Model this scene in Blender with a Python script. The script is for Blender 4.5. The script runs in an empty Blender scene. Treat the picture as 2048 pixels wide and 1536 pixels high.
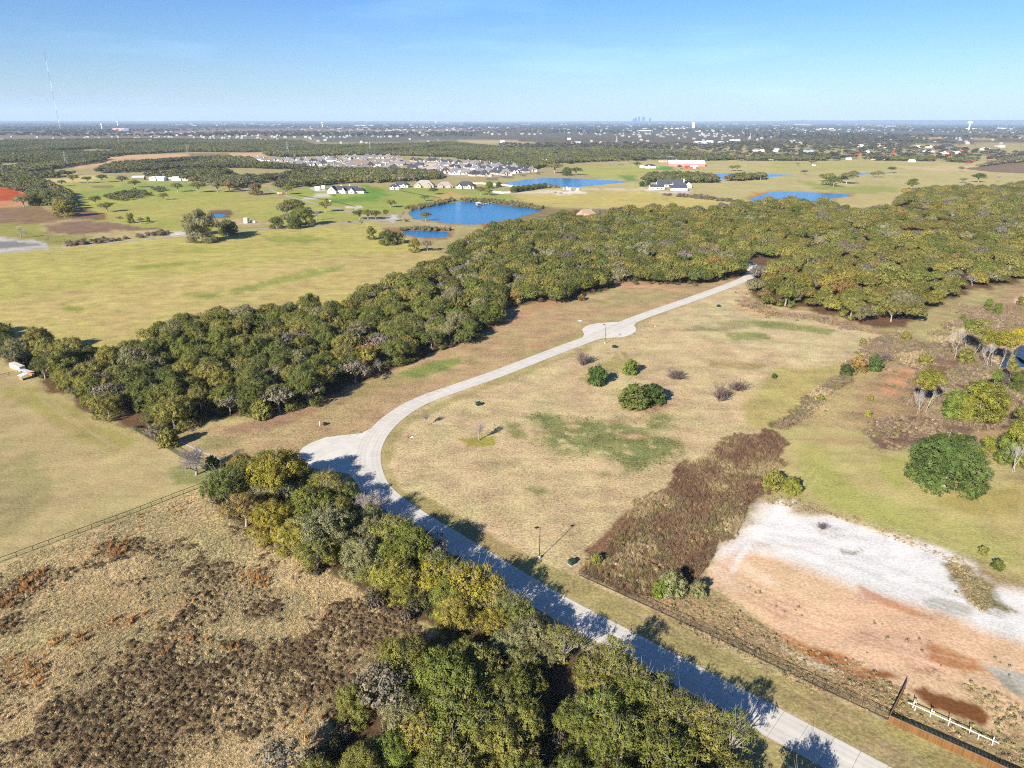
import bpy, bmesh, math, random
import numpy as np
from mathutils import Vector, Matrix

# ------------------------------------------------------------------ camera, sky, sun, exposure
SC = bpy.context.scene
COL = SC.collection
H_CAM = 110.0
F_PX = 1420.0                       # focal length in pixels of a 2048 px wide frame
PITCH = math.radians(20.4)
ROLL = math.radians(0.12)
cam_d = bpy.data.cameras.new("camera")
cam = bpy.data.objects.new("camera", cam_d)
COL.objects.link(cam)
cam_d.sensor_width = 36.0
cam_d.lens = 36.0 * F_PX / 2048.0
cam_d.clip_start = 1.0
cam_d.clip_end = 150000.0
cam.matrix_world = Matrix.Translation((0, 0, H_CAM)) @ Matrix.Rotation(math.pi / 2 - PITCH, 4, 'X') @ Matrix.Rotation(ROLL, 4, 'Z')
SC.camera = cam
CAM_R = cam.matrix_world.to_3x3()

SUN_EL = math.radians(26.0)
SHADOW = (0.54, 0.842)              # ground direction in which shadows fall
SUN_AZ = math.atan2(-SHADOW[0], -SHADOW[1])
world = bpy.data.worlds.new("World")
SC.world = world
world.use_nodes = True
nt = world.node_tree
nt.nodes.clear()
w_out = nt.nodes.new("ShaderNodeOutputWorld")
w_bg = nt.nodes.new("ShaderNodeBackground")
w_sky = nt.nodes.new("ShaderNodeTexSky")
w_sky.sky_type = 'NISHITA'
w_sky.sun_disc = False
w_sky.sun_elevation = SUN_EL
w_sky.sun_rotation = SUN_AZ
w_sky.altitude = 200.0
w_sky.air_density = 1.0
w_sky.dust_density = 0.35
w_sky.ozone_density = 2.2
w_bg.inputs["Strength"].default_value = 0.05
# faint streaks of high thin cloud, all round the sky
w_tc = nt.nodes.new("ShaderNodeTexCoord")
w_map = nt.nodes.new("ShaderNodeMapping")
w_map.inputs["Scale"].default_value = (2.2, 2.2, 16.0)
w_nz = nt.nodes.new("ShaderNodeTexNoise")
w_nz.inputs["Scale"].default_value = 2.0
w_nz.inputs["Detail"].default_value = 5.0
w_rmp = nt.nodes.new("ShaderNodeMapRange")
w_rmp.inputs["From Min"].default_value = 0.56
w_rmp.inputs["From Max"].default_value = 0.85
w_rmp.inputs["To Max"].default_value = 0.09
w_mix = nt.nodes.new("ShaderNodeMix")
w_mix.data_type = 'RGBA'
w_mix.inputs[7].default_value = (24.0, 24.0, 24.0, 1)
nt.links.new(w_tc.outputs["Generated"], w_map.inputs["Vector"])
nt.links.new(w_map.outputs[0], w_nz.inputs["Vector"])
nt.links.new(w_nz.outputs[0], w_rmp.inputs["Value"])
nt.links.new(w_rmp.outputs[0], w_mix.inputs[0])
nt.links.new(w_sky.outputs[0], w_mix.inputs[6])
w_hs = nt.nodes.new("ShaderNodeMix")
w_hs.data_type = 'RGBA'
w_hs.blend_type = 'MULTIPLY'
w_hs.inputs[0].default_value = 1.0
# the sky pales towards the horizon, alike all round
w_sep = nt.nodes.new("ShaderNodeSeparateXYZ")
w_el = nt.nodes.new("ShaderNodeMapRange")
w_el.inputs["From Min"].default_value = 0.0
w_el.inputs["From Max"].default_value = 0.17
w_grad = nt.nodes.new("ShaderNodeMix")
w_grad.data_type = 'RGBA'
w_grad.inputs[6].default_value = (0.64, 0.78, 1.00, 1)
w_grad.inputs[7].default_value = (0.33, 0.635, 1.08, 1)
nt.links.new(w_tc.outputs["Generated"], w_sep.inputs[0])
nt.links.new(w_sep.outputs["Z"], w_el.inputs["Value"])
nt.links.new(w_el.outputs[0], w_grad.inputs[0])
nt.links.new(w_grad.outputs[2], w_hs.inputs[7])
nt.links.new(w_mix.outputs[2], w_hs.inputs[6])
nt.links.new(w_hs.outputs[2], w_bg.inputs["Color"])
nt.links.new(w_bg.outputs[0], w_out.inputs["Surface"])

sun_d = bpy.data.lights.new("sun", 'SUN')
sun_d.energy = 5.0
sun_d.angle = math.radians(0.53)
sun_d.color = (1.0, 0.94, 0.845)
sun = bpy.data.objects.new("sun", sun_d)
COL.objects.link(sun)
sd = Vector((SHADOW[0] * math.cos(SUN_EL), SHADOW[1] * math.cos(SUN_EL), -math.sin(SUN_EL)))
sun.rotation_euler = sd.to_track_quat('-Z', 'Y').to_euler()
sun.location = (-60, -90, 140)

vs = SC.view_settings
vs.view_transform = 'Standard'
vs.look = 'None'
vs.exposure = 1.36
vs.gamma = 1.0
vs.use_curve_mapping = False
SC.cycles.max_bounces = 5
SC.cycles.diffuse_bounces = 3
SC.cycles.glossy_bounces = 2
SC.cycles.transmission_bounces = 2
SC.cycles.volume_bounces = 1
SC.cycles.transparent_max_bounces = 6
SC.cycles.caustics_reflective = False
SC.cycles.caustics_refractive = False
SC.cycles.use_denoising = False
SC.cycles.filter_width = 1.05
SC.cycles.use_adaptive_sampling = True
SC.cycles.adaptive_threshold = 0.004

# ------------------------------------------------------------------ helpers
rnd = random.Random(7)
RNG = np.random.default_rng(11)


def gp(u, v, z=0.0):
    """Survey pick: the point at height z that the photograph shows at pixel (u, v) of 2048 x 1536."""
    d = CAM_R @ Vector(((u - 1024.0) / F_PX, -(v - 768.0) / F_PX, -1.0))
    if d.z > -0.0016:
        d.z = -0.0016
    t = (z - H_CAM) / d.z
    return Vector((d.x * t, d.y * t, z))


def gps(pts, z=0.0):
    return [gp(u, v, z) for u, v in pts]


def zz(ox, oy, s, pts):
    return [(ox + x / s, oy + y / s) for x, y in pts]


def px_m(p):
    """pixels of the 2048 frame per metre at point p"""
    fw = CAM_R @ Vector((0, 0, -1))
    return F_PX / max(1.0, (Vector(p) - Vector((0, 0, H_CAM))).dot(fw))


def lin(r, g, b):
    f = lambda c: (c / 255 / 12.92) if c <= 10 else ((c / 255 + 0.055) / 1.055) ** 2.4
    return np.array([f(r), f(g), f(b)])


K_LIT = 1.55                        # sunlit picture value of a horizontal surface / its albedo


def alb(r, g, b):
    return lin(r, g, b) / K_LIT


def vhash(ix, iy, seed):
    h = (ix.astype(np.int64) * 374761393 + iy.astype(np.int64) * 668265263 + seed * 1442695041) & 0xFFFFFFFF
    h = ((h ^ (h >> 13)) * 1274126177) & 0xFFFFFFFF
    return ((h ^ (h >> 16)) & 0xFFFF) / 65535.0


def vnoise(x, y, seed=0):
    ix, iy = np.floor(x), np.floor(y)
    fx, fy = x - ix, y - iy
    fx, fy = fx * fx * (3 - 2 * fx), fy * fy * (3 - 2 * fy)
    a, b = vhash(ix, iy, seed), vhash(ix + 1, iy, seed)
    c, d = vhash(ix, iy + 1, seed), vhash(ix + 1, iy + 1, seed)
    return a + (b - a) * fx + (c - a) * fy + (a - b - c + d) * fx * fy


def fbm(x, y, seed=0, oct=4):
    s, a, t = 0.0, 1.0, 0.0
    for i in range(oct):
        s = s + a * vnoise(x * 2 ** i, y * 2 ** i, seed + i * 17)
        t += a
        a *= 0.5
    return s / t


def poly_sdf(poly, X, Y):
    """signed distance (negative inside) of points to a polygon"""
    P = np.array([(p[0], p[1]) for p in poly])
    d2 = np.full(X.shape, 1e18)
    inside = np.zeros(X.shape, bool)
    n = len(P)
    for i in range(n):
        ax, ay = P[i]
        bx, by = P[(i + 1) % n]
        ex, ey = bx - ax, by - ay
        wx, wy = X - ax, Y - ay
        t = np.clip((wx * ex + wy * ey) / max(ex * ex + ey * ey, 1e-9), 0, 1)
        d2 = np.minimum(d2, (wx - ex * t) ** 2 + (wy - ey * t) ** 2)
        c = ((ay > Y) != (by > Y)) & (X < (bx - ax) * (Y - ay) / ((by - ay) if by != ay else 1e-9) + ax)
        inside ^= c
    d = np.sqrt(d2)
    return np.where(inside, -d, d)


def catmull(P, n=12):
    P = [Vector(p) for p in P]
    out = []
    for i in range(len(P) - 1):
        p0, p1, p2, p3 = P[max(i - 1, 0)], P[i], P[i + 1], P[min(i + 2, len(P) - 1)]
        for k in range(n):
            t = k / n
            out.append(0.5 * ((2 * p1) + (p2 - p0) * t + (2 * p0 - 5 * p1 + 4 * p2 - p3) * t * t + (3 * p1 - p0 - 3 * p2 + p3) * t ** 3))
    out.append(P[-1])
    return out


def resample(P, step):
    out, acc = [P[0].copy()], 0.0
    for a, b in zip(P, P[1:]):
        L = (b - a).length
        d = step - acc
        while d <= L:
            out.append(a + (b - a) * (d / L))
            d += step
        acc = L - (d - step)
    return out


def normals2(P):
    out = []
    for i in range(len(P)):
        t = (P[min(i + 1, len(P) - 1)] - P[max(i - 1, 0)])
        t.z = 0
        t.normalize()
        out.append(Vector((-t.y, t.x, 0)))
    return out


def in_poly(poly, X, Y):
    return poly_sdf(poly, X, Y) < 0


def np_mesh(name, V, F, mat=None, smooth=False, attrs=None):
    V = np.asarray(V, dtype=np.float32).reshape(-1, 3)
    me = bpy.data.meshes.new(name)
    if isinstance(F, np.ndarray):
        k = F.shape[1]
        me.vertices.add(len(V))
        me.vertices.foreach_set("co", V.ravel())
        me.loops.add(F.size)
        me.loops.foreach_set("vertex_index", F.astype(np.int32).ravel())
        me.polygons.add(len(F))
        me.polygons.foreach_set("loop_start", np.arange(0, F.size, k, dtype=np.int32))
        me.polygons.foreach_set("loop_total", np.full(len(F), k, dtype=np.int32))
        me.update(calc_edges=True)
    else:
        me.from_pydata(V.tolist(), [], F)
        me.update()
    for an, (ty, arr) in (attrs or {}).items():
        at = me.attributes.new(an, ty, 'POINT')
        if ty == 'FLOAT':
            at.data.foreach_set("value", np.asarray(arr, dtype=np.float32).ravel())
        else:
            at.data.foreach_set("color", np.asarray(arr, dtype=np.float32).ravel())
    if smooth:
        me.polygons.foreach_set("use_smooth", np.ones(len(me.polygons), dtype=bool))
    if mat:
        me.materials.append(mat)
    return me


def add(name, data, parent=None, loc=None, rz=0.0, scale=None):
    o = bpy.data.objects.new(name, data)
    COL.objects.link(o)
    if parent:
        o.parent = parent
    if loc is not None:
        o.location = loc
    if rz:
        o.rotation_euler = (0, 0, rz)
    if scale is not None:
        o.scale = scale if hasattr(scale, "__len__") else (scale,) * 3
    return o


def tag(o, label=None, cat=None, group=None, kind=None):
    if label:
        o["label"] = label
    if cat:
        o["category"] = cat
    if group:
        o["group"] = group
    if kind:
        o["kind"] = kind
    return o


class MB:
    """collects simple solids into one mesh"""

    def __init__(s):
        s.v, s.f = [], []

    def raw(s, v, f):
        n = len(s.v)
        s.v += [tuple(p) for p in v]
        s.f += [tuple(i + n for i in q) for q in f]
        return s

    def box(s, x0, x1, y0, y1, z0, z1):
        return s.raw([(x0, y0, z0), (x1, y0, z0), (x1, y1, z0), (x0, y1, z0), (x0, y0, z1), (x1, y0, z1), (x1, y1, z1), (x0, y1, z1)],
                     [(3, 2, 1, 0), (4, 5, 6, 7), (0, 1, 5, 4), (1, 2, 6, 5), (2, 3, 7, 6), (3, 0, 4, 7)])

    def tube(s, a, b, r0, r1=None, n=6, cap=True):
        a, b = Vector(a), Vector(b)
        r1 = r0 if r1 is None else r1
        d = (b - a)
        if d.length < 1e-6:
            return s
        d.normalize()
        x = d.orthogonal().normalized()
        y = d.cross(x)
        v, f = [], []
        for p, r in ((a, r0), (b, r1)):
            for i in range(n):
                t = 2 * math.pi * i / n
                v.append(p + x * (r * math.cos(t)) + y * (r * math.sin(t)))
        for i in range(n):
            j = (i + 1) % n
            f.append((i, j, n + j, n + i))
        if cap:
            f.append(tuple(range(n - 1, -1, -1)))
            f.append(tuple(range(n, 2 * n)))
        return s.raw(v, f)

    def lathe(s, prof, n=12, c=(0, 0, 0)):
        v, f = [], []
        for r, z in prof:
            for i in range(n):
                t = 2 * math.pi * i / n
                v.append((c[0] + r * math.cos(t), c[1] + r * math.sin(t), c[2] + z))
        for k in range(len(prof) - 1):
            for i in range(n):
                j = (i + 1) % n
                f.append((k * n + i, k * n + j, (k + 1) * n + j, (k + 1) * n + i))
        f.append(tuple(range(n - 1, -1, -1)))
        f.append(tuple(range((len(prof) - 1) * n, len(prof) * n)))
        return s.raw(v, f)

    def xf(s, m):
        s.v = [tuple(m @ Vector(p)) for p in s.v]
        return s

    def mesh(s, name, mat, smooth=False):
        return np_mesh(name, s.v, s.f, mat, smooth)

    def build(s, name, mat, parent=None, **kw):
        return add(name, s.mesh(name, mat), parent, **kw)


def thing(name, label, cat, loc=(0, 0, 0), rz=0.0, group=None):
    o = add(name, None, None, loc, rz)
    o.empty_display_size = 0.5
    return tag(o, label, cat, group)


# ------------------------------------------------------------------ materials
def new_mat(name):
    m = bpy.data.materials.new(name)
    m.use_nodes = True
    n = m.node_tree
    return m, n, n.nodes["Principled BSDF"]


def simple(name, col, rough=0.8, metal=0.0, var=0.12, scale=1.5, spec=0.3, objvar=0.0):
    """plain surface with a little procedural unevenness"""
    m, n, b = new_mat(name)
    tc = n.nodes.new("ShaderNodeTexCoord")
    nz = n.nodes.new("ShaderNodeTexNoise")
    nz.inputs["Scale"].default_value = scale
    nz.inputs["Detail"].default_value = 4
    n.links.new(tc.outputs["Object"], nz.inputs["Vector"])
    mr = n.nodes.new("ShaderNodeMapRange")
    mr.inputs["To Min"].default_value = 1 - var
    mr.inputs["To Max"].default_value = 1 + var
    n.links.new(nz.outputs[0], mr.inputs["Value"])
    vm = n.nodes.new("ShaderNodeVectorMath")
    vm.operation = 'SCALE'
    vm.inputs[0].default_value = tuple(col[:3])
    n.links.new(mr.outputs[0], vm.inputs["Scale"])
    out = vm.outputs[0]
    if objvar:
        oi = n.nodes.new("ShaderNodeObjectInfo")
        m2 = n.nodes.new("ShaderNodeMapRange")
        m2.inputs["To Min"].default_value = 1 - objvar
        m2.inputs["To Max"].default_value = 1 + objvar
        n.links.new(oi.outputs["Random"], m2.inputs["Value"])
        v2 = n.nodes.new("ShaderNodeVectorMath")
        v2.operation = 'SCALE'
        n.links.new(out, v2.inputs[0])
        n.links.new(m2.outputs[0], v2.inputs["Scale"])
        out = v2.outputs[0]
    n.links.new(out, b.inputs["Base Color"])
    b.inputs["Roughness"].default_value = rough
    b.inputs["Metallic"].default_value = metal
    b.inputs["Specular IOR Level"].default_value = spec
    return m


def leaf_material(name, instancer):
    """foliage: own colour per tree (object colour, or the point's tint for the mass of trees) and per leaf clump"""
    m = bpy.data.materials.new(name)
    m.use_nodes = True
    n = m.node_tree
    n.nodes.clear()
    out = n.nodes.new("ShaderNodeOutputMaterial")
    if instancer:
        a = n.nodes.new("ShaderNodeAttribute")
        a.attribute_type = 'INSTANCER'
        a.attribute_name = "tint"
        col = a.outputs["Color"]
    else:
        a = n.nodes.new("ShaderNodeObjectInfo")
        col = a.outputs["Color"]
    t = n.nodes.new("ShaderNodeAttribute")
    t.attribute_name = "clump"
    hs = n.nodes.new("ShaderNodeHueSaturation")
    n.links.new(col, hs.inputs["Color"])
    mv = n.nodes.new("ShaderNodeMapRange")
    mv.inputs["To Min"].default_value = 0.68
    mv.inputs["To Max"].default_value = 1.62
    n.links.new(t.outputs["Fac"], mv.inputs["Value"])
    n.links.new(mv.outputs[0], hs.inputs["Value"])
    t2 = n.nodes.new("ShaderNodeAttribute")
    t2.attribute_name = "warm"
    mh = n.nodes.new("ShaderNodeMapRange")
    mh.inputs["To Min"].default_value = 0.535
    mh.inputs["To Max"].default_value = 0.482
    n.links.new(t2.outputs["Fac"], mh.inputs["Value"])
    n.links.new(mh.outputs[0], hs.inputs["Hue"])
    d = n.nodes.new("ShaderNodeBsdfDiffuse")
    tr = n.nodes.new("ShaderNodeBsdfTranslucent")
    mx = n.nodes.new("ShaderNodeMixShader")
    mx.inputs[0].default_value = 0.22
    n.links.new(hs.outputs[0], d.inputs["Color"])
    n.links.new(hs.outputs[0], tr.inputs["Color"])
    n.links.new(d.outputs[0], mx.inputs[1])
    n.links.new(tr.outputs[0], mx.inputs[2])
    n.links.new(mx.outputs[0], out.inputs["Surface"])
    return m


def water_material(name, col):
    m, n, b = new_mat(name)
    b.inputs["Base Color"].default_value = (*col, 1)
    b.inputs["Roughness"].default_value = 0.15
    b.inputs["Specular IOR Level"].default_value = 0.16
    tc = n.nodes.new("ShaderNodeTexCoord")
    nz = n.nodes.new("ShaderNodeTexNoise")
    nz.inputs["Scale"].default_value = 0.35
    nz.inputs["Detail"].default_value = 5
    bp = n.nodes.new("ShaderNodeBump")
    bp.inputs["Strength"].default_value = 0.8
    bp.inputs["Distance"].default_value = 0.5
    n.links.new(tc.outputs["Object"], nz.inputs["Vector"])
    n.links.new(nz.outputs[0], bp.inputs["Height"])
    n.links.new(bp.outputs[0], b.inputs["Normal"])
    return m


def concrete_material():
    m = simple("concrete", alb(228, 221, 206), 0.85, var=0.13, scale=0.3, objvar=0.05)
    n = m.node_tree
    b = n.nodes["Principled BSDF"]
    src = b.inputs["Base Color"].links[0].from_socket
    tc = next(q for q in n.nodes if q.type == 'TEX_COORD')
    nz = n.nodes.new("ShaderNodeTexNoise")
    nz.inputs["Scale"].default_value = 0.9
    nz.inputs["Detail"].default_value = 6
    n.links.new(tc.outputs["Object"], nz.inputs["Vector"])

    def mixin(prev, attr, col, amt):
        at = n.nodes.new("ShaderNodeAttribute")
        at.attribute_name = attr
        ml = n.nodes.new("ShaderNodeMath")
        ml.operation = 'MULTIPLY'
        n.links.new(at.outputs["Fac"], ml.inputs[0])
        n.links.new(nz.outputs[0], ml.inputs[1])
        m2 = n.nodes.new("ShaderNodeMath")
        m2.operation = 'MULTIPLY'
        m2.inputs[1].default_value = amt
        n.links.new(ml.outputs[0], m2.inputs[0])
        mx_ = n.nodes.new("ShaderNodeMix")
        mx_.data_type = 'RGBA'
        mx_.inputs[7].default_value = (*col, 1)
        n.links.new(m2.outputs[0], mx_.inputs[0])
        n.links.new(prev, mx_.inputs[6])
        return mx_.outputs[2]

    o = mixin(src, "wear", (0.27, 0.25, 0.22), 0.62)
    o = mixin(o, "dirt", (0.30, 0.22, 0.13), 1.3)
    n.links.new(o, b.inputs["Base Color"])
    return m


M_CONC = concrete_material()
M_CONC_BASE = simple("joint_sealant", (0.16, 0.15, 0.14), 0.9)
M_LEAF = leaf_material("leaves", False)
M_LEAF_I = leaf_material("woodland_leaves", True)
M_BARK = simple("bark", (0.25, 0.215, 0.18), 0.95, var=0.3, scale=3)
M_PALE_BARK = simple("pale_bark", (0.31, 0.285, 0.25), 0.9, var=0.25, scale=3)
M_DARKTWIG = simple("dark_twigs", (0.12, 0.085, 0.075), 0.95, var=0.3, scale=2)
M_TWIG = simple("grey_twigs", (0.235, 0.205, 0.185), 0.95, var=0.2, scale=2)
M_BLACK = simple("black_steel", (0.02, 0.02, 0.022), 0.5, 0.0)
M_GALV = simple("galvanised_steel", (0.4, 0.41, 0.42), 0.45, 0.7)
M_DARK_POLE = simple("dark_bronze", (0.03, 0.028, 0.025), 0.5, 0.4)
M_WHITE = simple("white_paint", (0.78, 0.77, 0.74), 0.6, var=0.05)
M_WOOD = simple("stained_cedar", (0.135, 0.064, 0.016), 0.75, var=0.3, scale=2.5, objvar=0.22)
M_WOOD_D = simple("cedar_cap", (0.17, 0.10, 0.07), 0.8, var=0.2)
M_POLE_WOOD = simple("weathered_wood", (0.16, 0.13, 0.10), 0.9, var=0.2)
M_GLASS = simple("window_glass", (0.03, 0.035, 0.045), 0.1, spec=0.6)
M_BRICK = simple("buff_brick", (0.38, 0.295, 0.23), 0.9, objvar=0.2)
M_STONE = simple("pale_stone", (0.46, 0.41, 0.345), 0.9, objvar=0.15)
M_STUCCO = simple("white_siding", (0.76, 0.75, 0.72), 0.8, var=0.04)
M_ROOF_G = simple("grey_shingles", (0.15, 0.145, 0.15), 0.9, var=0.15, objvar=0.22)
M_ROOF_D = simple("charcoal_shingles", (0.045, 0.047, 0.058), 0.85, var=0.15, objvar=0.2)
M_ROOF_B = simple("brown_shingles", (0.30, 0.21, 0.15), 0.9, var=0.12)
M_ROOF_W = simple("white_metal_roof", (0.72, 0.73, 0.75), 0.5, var=0.05)
M_ROOF_M = simple("grey_metal_roof", (0.38, 0.41, 0.45), 0.45, var=0.06)
M_RED = simple("barn_red", (0.45, 0.035, 0.03), 0.6, var=0.1)
M_RED_PALE = simple("faded_red", (0.52, 0.17, 0.16), 0.6, var=0.1)
M_ORANGE = simple("orange_paint", (0.75, 0.19, 0.03), 0.45)
M_TYRE = simple("tyre_rubber", (0.02, 0.02, 0.02), 0.9)
M_TAN_W = simple("tan_wall", (0.60, 0.46, 0.32), 0.9)
M_GREENBOX = simple("green_enamel", (0.018, 0.040, 0.028), 0.5)
M_BEIGE = simple("beige_tank", (0.55, 0.48, 0.36), 0.6)
M_STRAW = simple("straw_bales", (0.52, 0.40, 0.20), 0.95, var=0.25, scale=2, objvar=0.12)
M_STRAW_TOP = simple("weathered_straw", (0.46, 0.43, 0.36), 0.95, var=0.25, scale=2, objvar=0.12)
M_BROWNWALL = simple("brown_cladding", (0.26, 0.13, 0.08), 0.8)
M_NAVY = simple("navy_paint", (0.02, 0.025, 0.05), 0.3)
M_PURPLE = simple("maroon_paint", (0.08, 0.02, 0.04), 0.3)
M_BLUEGLASS = simple("blue_glass", (0.03, 0.07, 0.13), 0.4)
M_LAMPGLASS = simple("lens_plastic", (0.55, 0.55, 0.52), 0.3)


def ground_material():
    m, n, b = new_mat("soil_and_grass")
    L = n.links
    a = n.nodes.new("ShaderNodeAttribute")
    a.attribute_name = "soil"
    g = n.nodes.new("ShaderNodeAttribute")
    g.attribute_name = "grain"
    geo = n.nodes.new("ShaderNodeNewGeometry")

    def noise(scale, detail, sx=1.0, sy=1.0, rot=0.0, rough=0.55):
        mp = n.nodes.new("ShaderNodeMapping")
        mp.inputs["Scale"].default_value = (sx, sy, 1)
        mp.inputs["Rotation"].default_value = (0, 0, rot)
        L.new(geo.outputs["Position"], mp.inputs["Vector"])
        t = n.nodes.new("ShaderNodeTexNoise")
        t.inputs["Scale"].default_value = scale
        t.inputs["Detail"].default_value = detail
        t.inputs["Roughness"].default_value = rough
        L.new(mp.outputs[0], t.inputs["Vector"])
        return t.outputs[0]

    fine = noise(1.3, 8, 1.0, 1.0, 0, 0.72)
    mid = noise(0.09, 6)
    streak = noise(0.22, 4, 0.22, 1.0, 0.55)
    big = noise(0.012, 5)

    def math_(op, x, y, clamp=False):
        k = n.nodes.new("ShaderNodeMath")
        k.operation = op
        k.use_clamp = clamp
        for i, q in enumerate((x, y)):
            if isinstance(q, (int, float)):
                k.inputs[i].default_value = q
            else:
                L.new(q, k.inputs[i])
        return k.outputs[0]

    def centred(x, amp):
        return math_('MULTIPLY', math_('SUBTRACT', x, 0.5), amp)

    s = math_('ADD', centred(fine, 3.1), centred(mid, 1.2))
    s = math_('ADD', s, centred(noise(0.35, 6, 1.0, 1.0, 0.8, 0.65), 0.8))
    s = math_('ADD', s, centred(streak, 0.6))
    s = math_('MULTIPLY', s, g.outputs["Fac"])
    s = math_('ADD', s, centred(big, 0.5))
    s = math_('MAXIMUM', math_('ADD', s, 1.0), 0.25)
    vm = n.nodes.new("ShaderNodeVectorMath")
    vm.operation = 'SCALE'
    L.new(a.outputs["Color"], vm.inputs[0])
    L.new(s, vm.inputs["Scale"])
    hs = n.nodes.new("ShaderNodeHueSaturation")
    L.new(vm.outputs[0], hs.inputs["Color"])
    hv = math_('ADD', 0.5, math_('MULTIPLY', centred(noise(0.05, 5), 0.10), g.outputs["Fac"]))
    L.new(hv, hs.inputs["Hue"])
    L.new(hs.outputs[0], b.inputs["Base Color"])
    b.inputs["Roughness"].default_value = 0.95
    b.inputs["Specular IOR Level"].default_value = 0.1
    bp = n.nodes.new("ShaderNodeBump")
    bp.inputs["Distance"].default_value = 0.5
    L.new(math_('MULTIPLY', g.outputs["Fac"], 0.55), bp.inputs["Strength"])
    L.new(fine, bp.inputs["Height"])
    L.new(bp.outputs[0], b.inputs["Normal"])
    return m


M_GROUND = ground_material()

# ------------------------------------------------------------------ setting: the ground
Z5 = lambda p: zz(0, 520, 2.926, p)
Z6 = lambda p: zz(700, 520, 2.926, p)
Z7 = lambda p: zz(1348, 520, 2.926, p)
ZA = lambda p: zz(0, 900, 2.4157, p)
ZB = lambda p: zz(600, 900, 2.4157, p)
ZC = lambda p: zz(1248, 900, 2.415, p)
R1 = lambda p: zz(0, 200, 4, p)
R2 = lambda p: zz(512, 200, 4, p)
R3 = lambda p: zz(1024, 200, 4, p)
R4 = lambda p: zz(1536, 200, 4, p)
ZW = lambda p: zz(1660, 600, 5.278, p)
H5 = lambda p: zz(500, 280, 6.827, p)
H6 = lambda p: zz(780, 280, 6.827, p)

# footprints of the woods
BELT = [(-60, 690), (0, 700), (45, 745), (110, 782), (200, 828), (255, 858), (330, 872), (400, 850), (430, 838), (500, 830),
        (560, 822), (640, 803), (690, 772), (745, 755), (800, 733), (870, 704), (930, 692), (985, 655), (1010, 620), (1060, 606),
        (1110, 608), (1200, 585), (1230, 568), (1300, 568), (1380, 574), (1450, 560), (1484, 553), (1490, 540), (1500, 500),
        (1400, 480), (1250, 440), (1120, 440), (1090, 452), (1000, 460), (905, 500), (890, 528), (800, 572), (700, 620), (640, 625), (560, 636), (430, 640), (385, 655), (265, 690),
        (245, 735), (130, 722), (60, 695), (-60, 660)]
BIGWOOD = [(1500, 598), (1530, 612), (1600, 618), (1650, 628), (1700, 640), (1745, 655), (1800, 655), (1850, 645), (1855, 620),
           (1910, 598), (1960, 580), (2060, 560), (2300, 520), (2300, 380), (2060, 376), (1930, 380), (1830, 385), (1795, 402), (1790, 415),
           (1830, 420), (1900, 428), (1860, 432), (1780, 424), (1700, 422), (1640, 412), (1560, 407), (1500, 414), (1440, 424), (1400, 432),
           (1330, 424), (1260, 428), (1150, 432), (1120, 440), (1250, 440), (1400, 480), (1500, 500), (1492, 540), (1496, 570)]
ROADSIDE = [(400, 990), (450, 940), (560, 925), (640, 960), (715, 990), (790, 1060), (900, 1110), (960, 1150), (1060, 1220), (1120, 1290),
            (1250, 1330), (1330, 1380), (1440, 1440), (1500, 1536), (1560, 1650), (560, 1650), (650, 1500), (720, 1400), (800, 1320), (880, 1260), (790, 1230), (720, 1170),
            (620, 1130), (560, 1090), (470, 1040)]
CLEARINGS = [R4([(600, 1040), (720, 1035), (720, 1080), (620, 1075)]), R4([(1400, 960), (1490, 955), (1500, 1040), (1410, 1110), (1390, 1040)]),
             R4([(140, 1120), (420, 1150), (380, 1180), (300, 1165)]), R4([(1000, 850), (1190, 845), (1400, 875), (1250, 872), (1040, 862)]),
             R3([(520, 930), (660, 930), (640, 985), (540, 985)])]

FARWOODS = [
    [(-200, 285), (0, 283), (250, 279), (600, 283), (640, 296), (560, 300), (500, 305), (380, 304), (240, 311), (200, 325), (150, 332), (60, 347), (-200, 350)],
    [(-200, 352), (0, 347), (90, 352), (190, 349), (200, 338), (230, 330), (330, 323), (380, 319), (430, 317), (500, 319), (520, 329), (600, 336), (700, 343),
     (760, 342), (880, 349), (885, 355), (870, 360), (800, 364), (760, 367), (700, 367), (640, 372), (560, 378), (520, 392), (480, 388), (440, 372), (380, 362), (300, 357), (240, 352), (190, 356), (100, 357), (-200, 362)],
    [(520, 297), (640, 293), (760, 291), (900, 286), (1030, 300), (1150, 301), (1170, 314), (1100, 331), (1060, 342), (1010, 331), (920, 319), (850, 313), (770, 311), (680, 311), (560, 315), (530, 312)],
    [(1030, 300), (1200, 298), (1300, 303), (1400, 306), (1440, 312), (1480, 320), (1380, 323), (1290, 319), (1280, 328), (1240, 322), (1150, 326), (1080, 336), (1050, 330)],
    [(1285, 366), (1300, 354), (1360, 351), (1420, 356), (1436, 361), (1430, 366), (1370, 367), (1320, 365)],
    [(1450, 362), (1470, 356), (1530, 353), (1530, 359), (1480, 363)],
    [(-200, 366), (0, 364), (50, 354), (85, 366), (140, 392), (150, 420), (130, 434), (110, 412), (60, 410), (62, 394), (0, 374), (-200, 380)],
    R1([(820, 790), (900, 760), (1080, 730), (1220, 760), (1120, 790), (950, 815)]),
    R1([(1220, 720), (1330, 712), (1310, 735), (1240, 740)]),
    [(1480, 322), (1540, 312), (1600, 318), (1660, 316), (1650, 322), (1560, 322)],
    R4([(1660, 545), (1980, 445), (2300, 400), (2300, 560), (1990, 560)]),
    R4([(480, 440), (580, 430), (570, 448), (500, 450)]), R4([(380, 440), (450, 430), (450, 468), (380, 470)]),
    R4([(820, 480), (1000, 470), (1330, 470), (1330, 492), (1000, 488)]), R4([(1390, 490), (1600, 480), (1690, 480), (1620, 505), (1480, 500)]),
]

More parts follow.
